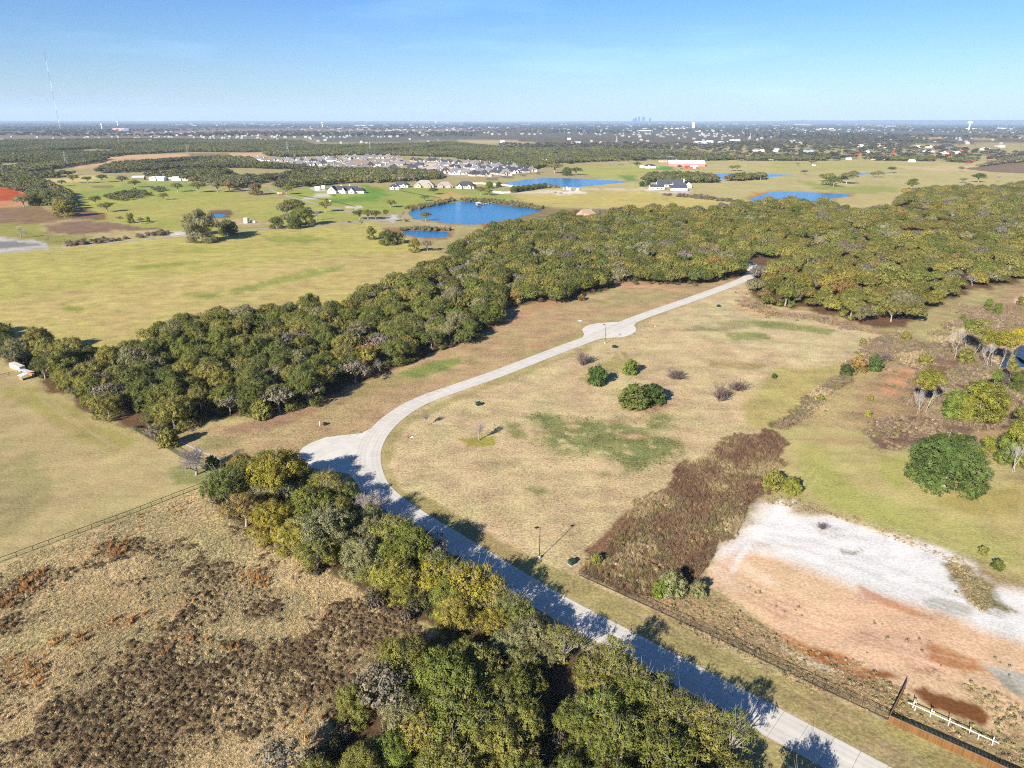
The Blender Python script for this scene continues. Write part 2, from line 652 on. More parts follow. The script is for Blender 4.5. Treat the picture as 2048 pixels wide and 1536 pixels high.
T = dict(lot=(204, 180, 134), lotg=(160, 147, 95), green=(112, 126, 62), bright=(122, 146, 55), past=(184, 172, 96), pasttan=(196, 176, 120),
         straw=(198, 172, 124), brush=(112, 86, 66), orange=(176, 104, 52), red=(214, 152, 106), white=(236, 232, 224), wet=(146, 90, 44),
         wet2=(120, 68, 28), grey=(186, 182, 166), floor=(112, 84, 60), scrub=(150, 122, 92), dkscrub=(112, 88, 68), gravel=(205, 196, 180),
         mow=(186, 166, 116), sand=(222, 178, 136), reddirt=(176, 92, 48), plow=(142, 112, 86), tan=(216, 166, 122), rgrass=(176, 164, 88),
         strip=(176, 160, 100), shore=(160, 120, 80), plain=(134, 116, 92), far=(74, 82, 62), concrete=(205, 196, 182), floorred=(150, 100, 70))
# (polygon, colour, grain, edge softness, patchiness, strength)
ZONES = [
    # --- far plain, valley floor and woods floors
    ([(-900, 246), (3000, 240), (3000, 262), (-900, 268)], (80, 86, 78), 1.3, 2.0, 0.0, 1.0),
    ([(-900, 261), (0, 262), (260, 259), (700, 256), (1100, 258), (1100, 264), (640, 270), (300, 276), (-900, 280)], (150, 122, 104), 0.9, 2.0, 0.0, 0.9),
    ([(600, 266), (1100, 264), (1500, 262), (3000, 258), (3000, 272), (1500, 276), (1000, 280), (640, 284)], (110, 104, 88), 1.2, 2.0, 0.0, 0.9),
    ([(960, 278), (1500, 272), (2300, 268), (3000, 264), (3000, 292), (1900, 290), (1500, 288), (1100, 297)], (112, 98, 78), 1.0, 2.0, 0.2, 0.9),
    ([(1030, 300), (1300, 296), (1700, 288), (2300, 284), (2300, 330), (1500, 325), (1200, 330)], (182, 166, 112), 0.8, 1.5, 0.3, 0.9),
    (R4([(1650, 310), (1800, 295), (2300, 285), (2300, 305), (1700, 312)]), T['pasttan'], 0.6, 1, 0, 0.9),
    (R4([(1020, 318), (1180, 298), (1400, 300), (1320, 318)]), T['sand'], 0.6, 1, 0, 0.8),
    (R2([(1600, 330), (1800, 318), (2080, 322), (2300, 350), (1750, 355)]), (196, 176, 128), 0.6, 1, 0, 0.9),
    (R2([(660, 375), (820, 360), (1000, 350), (1090, 355), (900, 372)]), (190, 170, 112), 0.6, 1, 0, 0.9),
    # --- pastures beyond
    ([(200, 352), (320, 362), (400, 376), (520, 392), (640, 400), (700, 420), (740, 438), (560, 452), (390, 468), (280, 470), (200, 440), (130, 425), (150, 395), (110, 370)], (170, 168, 84), 0.7, 1.5, 0, 1),
    (R1([(560, 760), (850, 700), (1200, 660), (1500, 650), (1650, 700), (1500, 740), (1000, 740), (640, 790)]), (146, 160, 72), 0.6, 1.5, 0, 0.8),
    (R1([(640, 900), (1000, 850), (1700, 800), (2040, 770), (2300, 800), (2100, 900), (1500, 950), (900, 950)]), (180, 168, 88), 0.6, 1.5, 0, 0.7),
    (R1([(330, 640), (560, 620), (800, 605), (780, 640), (560, 665), (420, 680)]), (210, 188, 122), 0.5, 1, 0, 1),
    (R1([(700, 690), (1000, 670), (960, 690), (760, 710)]), (130, 100, 70), 0.6, 1, 0, 0.8),
    ([(510, 380), (640, 372), (760, 372), (980, 378), (1100, 385), (1000, 404), (860, 408), (800, 425), (700, 418), (600, 398)], (158, 164, 76), 0.6, 1.5, 0, 1),
    (R2([(870, 680), (1000, 690), (1060, 760), (960, 800), (620, 830), (560, 790), (860, 770)]), (112, 150, 52), 0.5, 1.5, 0, 0.9),
    (R2([(1440, 760), (1600, 730), (1700, 770), (1550, 810), (1420, 800)]), (196, 160, 100), 0.7, 1, 0.2, 0.9),
    (R2([(1000, 700), (1250, 690), (1400, 705), (1200, 720)]), (140, 166, 74), 0.5, 1, 0, 0.8),
    ([(1240, 325), (1500, 318), (2300, 325), (2300, 372), (1900, 372), (1830, 380), (1780, 420), (1520, 410), (1400, 430), (1100, 412), (1080, 405), (1040, 390), (1150, 370), (1260, 345)], (190, 176, 116), 0.6, 1.5, 0, 1),
    (R3([(430, 540), (600, 520), (1050, 520), (1100, 560), (1000, 650), (930, 640), (700, 625), (560, 600)]), (176, 172, 92), 0.6, 1, 0, 1),
    (R3([(800, 610), (1020, 600), (1000, 650), (930, 645)]), (116, 146, 62), 0.5, 1, 0, 0.9),
    (R3([(1160, 540), (1300, 530), (1280, 555), (1150, 560)]), (104, 156, 52), 0.5, 1, 0, 1),
    (R3([(0, 770), (600, 740), (1000, 730), (1500, 780), (1800, 820), (1600, 870), (1300, 890), (700, 860), (250, 850)]), (198, 180, 100), 0.6, 1.5, 0, 0.9),
    (R4([(0, 490), (700, 485), (1000, 500), (1400, 520), (900, 560), (300, 580), (0, 590)]), (182, 172, 102), 0.5, 1.5, 0, 0.9),
    (R4([(240, 640), (600, 690), (900, 680), (1100, 690), (1000, 740), (700, 750), (400, 720)]), (160, 162, 84), 0.6, 1.5, 0, 0.9),
    (R4([(1000, 520), (2300, 520), (2300, 560), (1300, 580)]), (206, 184, 132), 0.6, 1.5, 0, 0.9),
    (R4([(480, 800), (800, 760), (1090, 740), (1000, 830), (700, 830)]), (190, 172, 112), 0.6, 1, 0, 0.9),
    (R4([(-150, 740), (0, 720), (480, 735), (700, 745), (740, 760), (520, 800), (420, 800), (-40, 780)]), (190, 150, 84), 0.8, 1, 0, 1),
    (R4([(1230, 430), (2000, 420), (2300, 430), (2000, 460), (1400, 455)]), (186, 170, 112), 0.5, 1, 0, 0.9),
    # --- subdivision ground, streets and pads
    (H5([(60, 280), (700, 240), (1500, 240), (2100, 260), (2100, 420), (1300, 420), (500, 370), (100, 320)]), (178, 158, 130), 0.8, 1, 0, 1),
    (H6([(-20, 260), (600, 270), (1200, 300), (1800, 370), (2060, 420), (2000, 450), (1500, 510), (900, 490), (560, 440), (-20, 430)]), (184, 164, 136), 0.8, 1, 0, 1),
    (H6([(450, 330), (620, 320), (560, 370), (520, 440), (420, 410)]), (222, 206, 180), 0.4, 1, 0, 0.9),
    (H5([(1740, 410), (1920, 330), (2000, 320), (1830, 410)]), (222, 206, 180), 0.4, 1, 0, 0.9),
    (H6([(1250, 560), (1400, 530), (2060, 460), (2060, 490), (1560, 570), (1250, 600)]), (180, 172, 96), 0.5, 1, 0, 0.9),
    (H6([(1250, 545), (2060, 450), (2060, 462), (1330, 552)]), (120, 112, 100), 0.3, 0.5, 0, 1),
    (H5([(1640, 600), (1840, 620), (1820, 650), (1700, 640)]), (206, 160, 110), 0.6, 1, 0, 0.8),
    # --- sandy clearing, red earth, ploughed land at left
    ([(140, 326), (180, 318), (230, 310), (380, 306), (530, 304), (545, 311), (430, 316), (380, 317), (330, 322), (270, 320), (200, 333), (150, 336)], (214, 172, 126), 0.8, 1, 0, 1),
    ([(380, 308), (460, 306), (450, 313), (390, 314)], (130, 104, 78), 0.6, 1, 0, 0.8),
    (R1([(940, 470), (1300, 465), (1300, 472), (950, 480)]), (150, 160, 166), 0.2, 0.5, 0, 1),
    (R1([(-300, 690), (60, 690), (150, 720), (240, 770), (150, 800), (-300, 820)]), (186, 88, 36), 0.9, 0.7, 0, 1),
    (R1([(-300, 820), (150, 795), (220, 810), (160, 850), (-300, 870)]), (206, 148, 104), 0.8, 0.7, 0, 1),
    (R1([(-300, 880), (300, 850), (480, 900), (520, 960), (400, 990), (-300, 1000)]), (146, 118, 84), 0.9, 1, 0, 1),
    (R1([(560, 900), (680, 860), (860, 930), (840, 950), (560, 960)]), (134, 104, 74), 0.9, 1, 0, 1),
    (R1([(340, 1000), (600, 975), (900, 975), (1100, 1010), (1250, 1030), (1000, 1050), (700, 1080), (360, 1060)]), (142, 112, 88), 0.8, 0.7, 0, 1),
    (R1([(-300, 1000), (300, 985), (380, 1070), (700, 1090), (1200, 1050), (1450, 1060), (950, 1110), (700, 1130), (450, 1170), (300, 1130), (100, 1100), (-300, 1060)]), (158, 152, 76), 0.7, 1, 0, 1),
    (R1([(680, 1070), (1000, 1040), (1300, 1040), (1450, 1050), (1000, 1110), (740, 1110)]), (192, 172, 116), 0.7, 1, 0, 0.9),
    (R1([(-300, 1080), (0, 1080), (100, 1110), (260, 1120), (440, 1180), (0, 1230), (-300, 1250)]), (196, 190, 180), 0.6, 0.6, 0, 1),
    (R1([(-300, 1110), (0, 1130), (160, 1130), (300, 1160), (120, 1190), (-300, 1200)]), (136, 130, 126), 0.5, 0.6, 0, 0.9),
    # gravel pads
    (R3([(-50, 735), (350, 715), (420, 725), (580, 735), (480, 755), (380, 760), (200, 745), (-50, 745)]), (222, 202, 168), 0.6, 0.7, 0, 1),
    (R3([(410, 728), (560, 728), (590, 742), (480, 755), (400, 745)]), (240, 228, 206), 0.5, 0.7, 0, 1),
    (R3([(560, 700), (1000, 710), (1050, 700), (1050, 720), (600, 715)]), (220, 196, 156), 0.5, 0.7, 0, 1),
    (R3([(1060, 715), (1180, 720), (1260, 735), (1440, 722), (1460, 730), (1380, 745), (1180, 738), (1040, 722)]), (218, 204, 184), 0.5, 0.5, 0, 1),
    (R1([(1380, 1070), (1480, 1045), (1560, 1040), (1560, 1075), (1480, 1090), (1320, 1100)]), (222, 214, 202), 0.5, 0.6, 0, 1),
    (R1([(1680, 960), (1900, 960), (2050, 970), (2200, 990), (2050, 1010), (1900, 1000), (1700, 985)]), (196, 164, 130), 0.7, 0.7, 0, 1),
    (R2([(480, 750), (560, 750), (600, 770), (380, 800), (440, 780)]), (206, 196, 170), 0.4, 0.6, 0, 1),
    (R2([(400, 700), (480, 695), (560, 720), (580, 740), (520, 730)]), (214, 206, 190), 0.4, 0.6, 0, 1),
    (R2([(690, 850), (870, 845), (880, 858), (800, 870), (720, 865)]), (222, 210, 190), 0.4, 0.6, 0, 1),
    (R2([(1060, 930), (1140, 920), (1150, 960), (1100, 970), (1040, 965)]), (206, 200, 190), 0.4, 0.6, 0, 1),
    (R2([(1880, 725), (2010, 735), (2020, 745), (1900, 742)]), (236, 230, 220), 0.3, 0.5, 0, 1),
    # pond shores
    (R2([(1215, 895), (1300, 862), (1400, 842), (1500, 822), (1600, 810), (1700, 808), (1800, 812), (1900, 822), (2048, 842), (2200, 860), (2295, 880), (2235, 908), (2150, 930), (2040, 966), (1900, 986), (1780, 1002), (1650, 1002), (1520, 992), (1400, 972), (1280, 956), (1225, 928)]), T['shore'], 0.9, 0.35, 0, 0.9),
    (R2([(980, 1030), (1200, 1018), (1560, 1030), (1600, 1060), (1540, 1115), (1380, 1118), (1180, 1090)]), (164, 122, 82), 0.9, 0.5, 0, 0.9),
    (R1([(1660, 895), (1830, 885), (1880, 900), (1820, 945), (1660, 945)]), (128, 98, 72), 0.9, 0.7, 0, 1),
    (R3([(1880, 790), (1960, 750), (2080, 735), (2080, 760), (1960, 800), (1900, 810)]), (190, 140, 80), 0.8, 0.7, 0, 1),
    # --- big pasture at left
    ([(-400, 520), (0, 505), (250, 482), (400, 472), (560, 458), (740, 446), (830, 490), (890, 510), (880, 530), (800, 572), (640, 625), (430, 650), (265, 700), (245, 735), (130, 722), (0, 670), (-400, 640)], (187, 174, 97), 0.8, 1.5, 0, 1),
    ([(-400, 640), (0, 600), (300, 560), (600, 520), (880, 500), (890, 525), (640, 612), (430, 640), (260, 690), (0, 660)], (196, 174, 110), 0.75, 2.5, 0.35, 0.9),
    (Z5([(1060, 200), (1250, 190), (1500, 130), (1800, 60), (2020, 25), (2020, 50), (1700, 130), (1450, 190), (1200, 230)]), (146, 152, 72), 0.8, 1.6, 0.36, 0.85),
    (Z5([(730, 40), (1000, 10), (1150, 15), (850, 55)]), (146, 154, 66), 0.8, 1, 0.3, 0.8),
    (Z5([(340, 260), (400, 250), (510, 315), (440, 320)]), (146, 150, 66), 0.8, 1, 0.3, 0.8),
    (Z5([(250, 370), (340, 360), (330, 385), (270, 388)]), (146, 150, 66), 0.8, 1, 0.3, 0.8),
    (R2([(60, 1080), (400, 1080), (560, 1110), (400, 1140), (100, 1140)]), (150, 156, 70), 0.8, 1.2, 0.2, 0.8),
    (R1([(1400, 1200), (1800, 1170), (1900, 1180), (1500, 1240)]), (168, 164, 78), 0.8, 1.2, 0.2, 0.8),
    # --- mown field lower left
    ([(-400, 700), (0, 712), (60, 750), (180, 826), (260, 865), (300, 880), (430, 945), (410, 972), (200, 1046), (0, 1122), (-400, 1260)], T['mow'], 0.6, 1, 0, 1),
    ([(0, 780), (60, 765), (180, 832), (270, 875), (240, 900), (150, 870), (60, 820)], (164, 152, 84), 0.6, 2, 0.2, 0.8),
    ([(-100, 940), (60, 910), (100, 990), (30, 1060), (-100, 1090)], (158, 146, 96), 0.6, 2, 0.3, 0.7),
    ([(340, 935), (440, 945), (430, 965), (350, 968)], (140, 140, 84), 0.8, 1, 0.2, 0.8),
    # --- rough field bottom left
    ([(-400, 1280), (0, 1130), (200, 1052), (410, 976), (480, 1040), (560, 1095), (640, 1140), (720, 1180), (790, 1240), (890, 1265), (800, 1330), (700, 1420), (620, 1536), (560, 1750), (-400, 1750)], T['straw'], 1.1, 1, 0, 1),
    ([(110, 1400), (150, 1330), (230, 1290), (330, 1295), (420, 1300), (560, 1290), (620, 1230), (700, 1220), (800, 1240), (860, 1270), (800, 1310), (700, 1330), (640, 1400), (560, 1430), (450, 1470), (330, 1536), (120, 1536), (80, 1460)], (140, 112, 84), 1.2, 3, 0.3, 0.9),
    ([(345, 1190), (400, 1150), (500, 1150), (545, 1180), (530, 1230), (430, 1250), (360, 1245)], (140, 112, 84), 1.2, 3, 0.3, 0.9),
    ([(215, 1095), (280, 1085), (370, 1090), (320, 1130), (260, 1130)], (126, 102, 72), 1.2, 2, 0.2, 0.8),
    ([(-100, 1200), (90, 1130), (110, 1150), (60, 1200), (-100, 1270)], (126, 98, 70), 1.2, 2, 0.2, 0.9),
    ([(90, 1270), (200, 1230), (280, 1235), (160, 1300)], (150, 98, 62), 1.2, 2, 0.2, 0.8),
    ([(-50, 1310), (90, 1300), (80, 1390), (-50, 1400)], (140, 98, 66), 1.2, 2, 0.2, 0.8),
    # --- woods floors
    (BELT, T['floor'], 1.0, 1, 0, 1), (BIGWOOD, T['floor'], 1.0, 1, 0, 1), (ROADSIDE, (104, 82, 58), 1.0, 1, 0, 1),
    (R3([(-200, 870), (300, 860), (700, 870), (1200, 880), (1500, 900), (1500, 1100), (-200, 1100)]), (120, 100, 62), 1.0, 1, 0, 0.6),
    # --- lots along the concrete road
    ([(360, 870), (430, 842), (500, 834), (640, 806), (745, 760), (870, 708), (990, 660), (1060, 612), (1200, 592), (1300, 574), (1450, 562), (1490, 556), (1400, 590), (1180, 655), (1000, 735), (820, 805), (740, 860), (620, 885), (590, 930), (500, 935), (430, 925)], (186, 158, 114), 0.9, 1, 0, 1),
    (Z5([(1250, 1000), (1500, 920), (1800, 860), (1980, 790), (2060, 760), (2060, 800), (1850, 900), (1500, 1010), (1300, 1020)]), (160, 128, 98), 1.0, 1.4, 0.25, 0.85),
    (Z5([(1060, 1010), (1300, 1040), (1440, 1030), (1430, 1070), (1200, 1110)]), (158, 148, 96), 0.9, 1.2, 0.2, 0.8),
    (Z6([(0, 760), (200, 690), (320, 640), (500, 590), (640, 570), (620, 620), (420, 700), (160, 770), (0, 820)]), (166, 152, 96), 0.9, 1.2, 0.2, 0.8),
    (Z6([(320, 660), (480, 600), (640, 570), (680, 590), (600, 630), (440, 690), (350, 690)]), (124, 142, 62), 0.9, 1.2, 0.28, 0.85),
    (Z6([(850, 390), (900, 310), (1080, 250), (1220, 220), (1330, 200), (1250, 260), (1100, 300), (960, 360)]), (190, 146, 110), 0.9, 1.4, 0.2, 0.85),
    (Z6([(1500, 130), (1650, 120), (1960, 150), (1900, 180), (1560, 165)]), (200, 158, 120), 0.9, 1.4, 0.2, 0.85),
    (Z6([(1000, 520), (1150, 450), (1230, 430), (1200, 470), (1060, 530)]), (200, 154, 108), 0.9, 1.6, 0.36, 0.8),
    (Z6([(1400, 260), (1600, 180), (1850, 180), (1950, 220), (1700, 260), (1500, 290)]), (164, 152, 102), 0.9, 1.2, 0.2, 0.7),
    ([(761, 915), (767, 885), (800, 842), (870, 800), (1010, 752), (1145, 698), (1195, 680), (1270, 668), (1275, 650), (1400, 598), (1495, 562), (1500, 600), (1560, 615), (1640, 628), (1700, 642), (1790, 672), (1760, 720), (1660, 770), (1600, 840), (1560, 860),
      (1440, 905), (1350, 985), (1190, 1100), (1160, 1140), (1790, 1440), (1640, 1536), (1512, 1392), (1248, 1254), (1117, 1186), (1014, 1123), (910, 1061), (786, 979)], T['lot'], 0.9, 0.6, 0, 1),
    (Z7([(0, 320), (280, 240), (430, 200), (600, 330), (900, 340), (1240, 430), (1100, 560), (960, 620), (700, 560), (300, 480), (0, 400)]), (202, 184, 138), 0.9, 2, 0.2, 0.8),
    (Z7([(280, 430), (360, 420), (560, 430), (540, 460), (400, 470)]), (132, 136, 74), 0.9, 1, 0.3, 0.8),
    (Z7([(460, 350), (640, 370), (800, 380), (980, 410), (900, 440), (740, 410), (520, 400)]), (128, 136, 70), 0.9, 1, 0.2, 0.85),
    (Z7([(60, 400), (200, 380), (420, 340), (480, 380), (300, 420)]), (150, 146, 92), 0.9, 1, 0.3, 0.7),
    (Z7([(400, 200), (600, 300), (900, 330), (1300, 440), (1200, 440), (800, 350), (560, 330), (380, 260)]), (160, 120, 90), 1.0, 1, 0.2, 0.8),
    (Z7([(300, 250), (480, 270), (640, 330), (480, 330), (330, 290)]), (214, 168, 124), 0.9, 1, 0.2, 0.8),
    (Z7([(180, 590), (500, 600), (640, 630), (500, 650), (240, 630)]), (168, 148, 90), 0.8, 1.5, 0.2, 0.7),
    (Z7([(400, 860), (560, 640), (760, 640), (980, 600), (1240, 440), (1290, 450), (1000, 680), (800, 830), (620, 980), (430, 980)]), (174, 160, 90), 0.8, 2, 0.1, 0.8),
    (Z6([(1320, 700), (1560, 560), (1600, 530), (1660, 600), (1560, 690), (1400, 740)]), (164, 150, 84), 0.9, 1, 0.3, 0.7),
    (Z6([(1060, 900), (1160, 895), (1250, 930), (1450, 930), (1500, 950), (1600, 920), (1700, 960), (1750, 900), (1880, 900), (1870, 980), (1780, 1010), (1900, 1050), (1950, 1100), (1900, 1170), (1780, 1200), (1700, 1240), (1600, 1270), (1510, 1180), (1380, 1130), (1250, 1130), (1200, 1110), (1090, 1060), (1110, 1000)]), (122, 130, 70), 1.2, 4, 0.38, 0.85),
    (Z6([(1480, 930), (1540, 930), (1560, 960), (1490, 965)]), (190, 166, 116), 0.9, 0.6, 0, 0.9),
    (Z6([(1610, 920), (1750, 910), (1760, 960), (1640, 960)]), (190, 166, 116), 0.9, 0.6, 0, 0.9),
    (Z6([(1560, 1020), (1700, 1000), (1760, 1030), (1640, 1060)]), (170, 130, 96), 0.9, 0.6, 0.3, 0.9),
    (Z6([(930, 950), (980, 960), (1020, 1040), (970, 1030)]), (132, 130, 74), 1.0, 1, 0.3, 0.8),
    (Z6([(640, 1045), (830, 1040), (820, 1080), (700, 1085)]), (160, 156, 58), 0.9, 0.8, 0.2, 0.9),
    (Z6([(1700, 840), (1900, 830), (1950, 850), (1800, 880), (1640, 870)]), (176, 130, 104), 1.0, 1, 0.3, 0.8),
    (Z6([(800, 1170), (900, 1180), (880, 1210), (820, 1200)]), (126, 128, 70), 1.0, 1, 0.4, 0.8),
    (Z6([(960, 1290), (1100, 1310), (1200, 1350), (1100, 1390), (980, 1350)]), (136, 134, 76), 1.0, 1, 0.4, 0.8),
    (Z6([(1380, 1240), (1500, 1200), (1600, 1270), (1480, 1300)]), (140, 140, 84), 1.0, 1, 0.4, 0.7),
    (Z6([(180, 1080), (240, 990), (330, 930), (500, 850), (760, 740), (1060, 620), (1400, 500), (1420, 520), (1000, 680), (640, 820), (360, 960), (270, 1060), (240, 1200), (330, 1400), (220, 1300)]), (168, 152, 96), 0.8, 0.6, 0.1, 0.75),
    # verge beside the road and the fence
    ([(786, 979), (848, 1024), (910, 1061), (1014, 1123), (1117, 1186), (1248, 1254), (1512, 1392), (1786, 1536), (1960, 1640), (2000, 1560), (1780, 1442), (1460, 1300), (1159, 1152), (1050, 1110), (930, 1040), (840, 985)], (166, 152, 96), 0.8, 0.7, 0.0, 0.9),
    (ZC([(0, 720), (120, 790), (300, 880), (500, 980), (700, 1090), (900, 1190), (1200, 1330), (1250, 1350), (1100, 1330), (600, 1060), (200, 850), (0, 760)]), (186, 166, 118), 0.8, 0.7, 0.2, 0.7),
    (ZC([(1050, 1440), (1250, 1400), (1450, 1470), (1500, 1560), (1200, 1540)]), (176, 152, 116), 0.8, 0.8, 0.3, 0.7),
    # --- right side: scrub, meadow, bare lot
    ([(1790, 672), (1850, 650), (1910, 600), (2060, 565), (2400, 540), (2400, 900), (2048, 880), (1830, 895), (1600, 850), (1560, 862), (1660, 770), (1760, 720)], (176, 148, 106), 1.0, 1, 0, 1),
    (Z7([(1320, 480), (1560, 320), (1750, 200), (1900, 200), (1880, 260), (1680, 420), (1500, 500), (1400, 480)]), (176, 164, 108), 0.9, 1.5, 0.15, 0.85),
    (Z7([(900, 700), (1180, 620), (1250, 580), (1200, 660), (1000, 900), (800, 1000), (640, 1020), (800, 880)]), (186, 164, 112), 1.0, 1.5, 0.15, 0.85),
    (Z7([(1240, 440), (1330, 420), (1420, 480), (1250, 600), (1100, 640), (850, 830), (640, 1000), (600, 970), (820, 780), (1000, 650)]), (118, 94, 66), 1.1, 1, 0.0, 0.95),
    (Z7([(1180, 780), (1240, 700), (1330, 630), (1420, 640), (1410, 720), (1330, 790), (1230, 790)]), (208, 152, 110), 0.9, 2, 0.32, 0.9),
    (Z7([(1420, 520), (1560, 500), (1640, 560), (1900, 700), (1900, 900), (1560, 900), (1500, 700), (1420, 640)]), (136, 102, 84), 1.1, 1.5, 0.1, 0.9),
    (Z7([(1700, 300), (1850, 240), (2100, 260), (2100, 420), (1900, 430), (1700, 360)]), (166, 132, 104), 0.9, 1.2, 0.1, 0.8),
    (Z7([(1980, 250), (2060, 190), (2150, 200), (2150, 270)]), (226, 192, 160), 0.4, 0.5, 0, 1),
    (Z7([(1100, 1000), (1180, 950), (1400, 920), (1700, 920), (2060, 900), (2060, 1000), (1900, 1000), (1760, 1010), (1400, 1080), (1340, 1120), (1170, 1110)]), (122, 96, 78), 1.2, 1, 0.1, 0.95),
    (Z7([(1500, 760), (1600, 760), (1700, 800), (1600, 900), (1500, 880)]), (160, 146, 90), 1.0, 1, 0.2, 0.7),
    (Z7([(600, 1000), (820, 970), (1120, 1010), (1200, 1110), (1380, 1120), (1400, 1250), (1600, 1330), (1760, 1370), (1850, 1280), (2060, 1300), (2300, 1350), (2300, 1900), (2060, 1850), (1700, 1700), (1300, 1560), (900, 1460), (680, 1350), (590, 1180)]), (188, 172, 112), 0.6, 1, 0, 1),
    (Z7([(760, 1080), (880, 1080), (960, 1250), (1100, 1400), (1300, 1480), (1500, 1600), (1300, 1550), (950, 1450), (780, 1300)]), (172, 168, 92), 0.6, 1.5, 0.1, 0.7),
    (Z7([(1200, 1150), (1380, 1130), (1390, 1280), (1300, 1330), (1220, 1260)]), (168, 168, 88), 0.6, 1.5, 0.15, 0.7),
    (Z7([(760, 1040), (1120, 1020), (1180, 1080), (900, 1090)]), (176, 150, 104), 0.8, 1.5, 0.15, 0.8),
    (ZC([(900, 60), (1150, 200), (1500, 300), (1932, 430), (1932, 560), (1700, 520), (1300, 400), (1000, 280), (860, 180)]), (170, 168, 92), 0.7, 1.5, 0.2, 0.6),
    (ZC([(1450, 250), (1932, 160), (1932, 330), (1700, 330)]), (176, 156, 92), 0.6, 1.5, 0.2, 0.8),
    # the overgrown strip and the margins of the bare lot
    ([(1160, 1140), (1200, 1083), (1248, 1038), (1340, 966), (1426, 904), (1490, 876), (1540, 866), (1560, 885), (1548, 930), (1520, 990), (1480, 1030), (1430, 1080), (1400, 1130), (1410, 1180), (1350, 1205), (1260, 1195), (1170, 1150)], (136, 102, 76), 1.2, 1, 0, 1),
    (ZC([(0, 690), (130, 700), (400, 690), (560, 740), (720, 860), (1000, 1000), (1200, 1100), (1320, 1180), (1280, 1320), (900, 1150), (500, 950), (200, 800)]), (178, 148, 108), 1.1, 1, 0, 1),
    (ZC([(640, 230), (830, 240), (1000, 310), (1200, 370), (1400, 440), (1550, 500), (1640, 560), (1932, 640), (1932, 700), (1600, 600), (1300, 480), (900, 330), (640, 270)]), (160, 136, 96), 1.0, 1, 0.1, 0.9),
    (ZC([(380, 600), (420, 500), (560, 400), (600, 320), (680, 255), (810, 245), (830, 300), (1000, 320), (1170, 370), (1400, 440), (1550, 500), (1660, 545), (1680, 600), (1800, 660), (1932, 690), (2400, 800), (2400, 1650), (1932, 1450), (1800, 1392), (1600, 1312), (1420, 1232),
         (1330, 1182), (1200, 1110), (1100, 1060), (860, 960), (700, 870), (560, 740), (420, 660)]), (229, 190, 150), 0.6, 1.6, 0, 1),
    (ZC([(400, 520), (560, 400), (600, 320), (680, 255), (810, 245), (830, 300), (1000, 320), (1170, 370), (1400, 440), (1550, 500), (1660, 545), (1680, 600), (1800, 660), (1932, 690), (2400, 800), (2400, 1120), (1932, 920), (1750, 860), (1550, 780), (1400, 745), (1250, 710), (1100, 640), (940, 580), (760, 520), (600, 480), (450, 540)]), T['white'], 0.42, 3.4, 0.0, 0.96),
    (ZC([(400, 560), (560, 520), (720, 640), (690, 640), (560, 570), (480, 570), (560, 660), (520, 660), (420, 600)]), (234, 208, 180), 0.5, 2.4, 0.25, 0.6),
    (ZC([(600, 440), (760, 450), (910, 465), (760, 475), (620, 470)]), (234, 206, 184), 0.5, 0.8, 0.2, 0.7),
    (ZC([(760, 380), (830, 360), (800, 395)]), (226, 196, 172), 0.5, 0.6, 0.1, 0.7),
    (ZC([(890, 350), (1060, 380), (1120, 420), (960, 420)]), (206, 200, 190), 0.7, 1, 0.3, 0.7),
    (ZC([(1040, 480), (1140, 490), (1120, 512), (1050, 500)]), (150, 138, 122), 0.9, 0.5, 0.35, 0.8),
    (ZC([(1420, 715), (1500, 700), (1640, 750), (1660, 800), (1550, 780), (1450, 745)]), T['grey'], 0.5, 0.7, 0, 1),
    (ZC([(1150, 670), (1300, 720), (1520, 830), (1400, 800), (1230, 730)]), (196, 136, 86), 0.5, 1, 0.1, 0.7),
    (ZC([(1560, 560), (1660, 560), (1680, 600), (1800, 650), (1800, 720), (1880, 780), (1740, 780), (1620, 700)]), (150, 134, 86), 1.2, 1, 0.2, 0.95),
    (ZC([(700, 870), (860, 950), (1100, 1055), (1280, 1125), (1250, 1090), (1100, 1000), (900, 950), (780, 880)]), (190, 120, 66), 0.6, 1.2, 0.0, 0.85),
    (ZC([(860, 960), (940, 965), (1000, 990), (970, 1020), (900, 990)]), T['wet'], 0.5, 0.8, 0, 0.95),
    (ZC([(1140, 1060), (1180, 1045), (1350, 1085), (1375, 1110), (1320, 1120), (1190, 1110)]), T['wet'], 0.5, 0.8, 0, 0.9),
    (ZC([(1470, 920), (1550, 960), (1700, 1010), (1790, 1090), (1700, 1080), (1560, 1050), (1490, 1020)]), (186, 122, 68), 0.5, 1, 0.1, 0.9),
    (ZC([(1720, 1030), (1932, 1080), (2400, 1200), (2400, 1330), (1932, 1200), (1850, 1150), (1780, 1090)]), T['grey'], 0.5, 0.9, 0, 0.95),
    (ZC([(1780, 1085), (1860, 1100), (1932, 1180), (1932, 1215), (1850, 1160)]), (160, 156, 136), 0.5, 0.7, 0.1, 0.9),
    (ZC([(1340, 1035), (1500, 1050), (1650, 1120), (1730, 1150), (1720, 1190), (1560, 1120), (1380, 1060)]), (186, 150, 114), 1.0, 1, 0.3, 0.8),
    (ZC([(1320, 1190), (1420, 1240), (1600, 1320), (1800, 1400), (1932, 1450), (2400, 1700), (2300, 1800), (1932, 1560), (1850, 1520), (1290, 1280)]), (160, 132, 96), 1.1, 0.8, 0.0, 0.95),
    (ZC([(1800, 1280), (1932, 1320), (2400, 1500), (2400, 1640), (1932, 1460), (1830, 1400)]), (186, 156, 116), 1.0, 0.8, 0.1, 0.9),
    (ZC([(640, 900), (720, 920), (900, 1000), (1060, 1070), (1000, 1090), (800, 1000), (660, 930)]), (216, 196, 172), 0.9, 0.8, 0.35, 0.85),
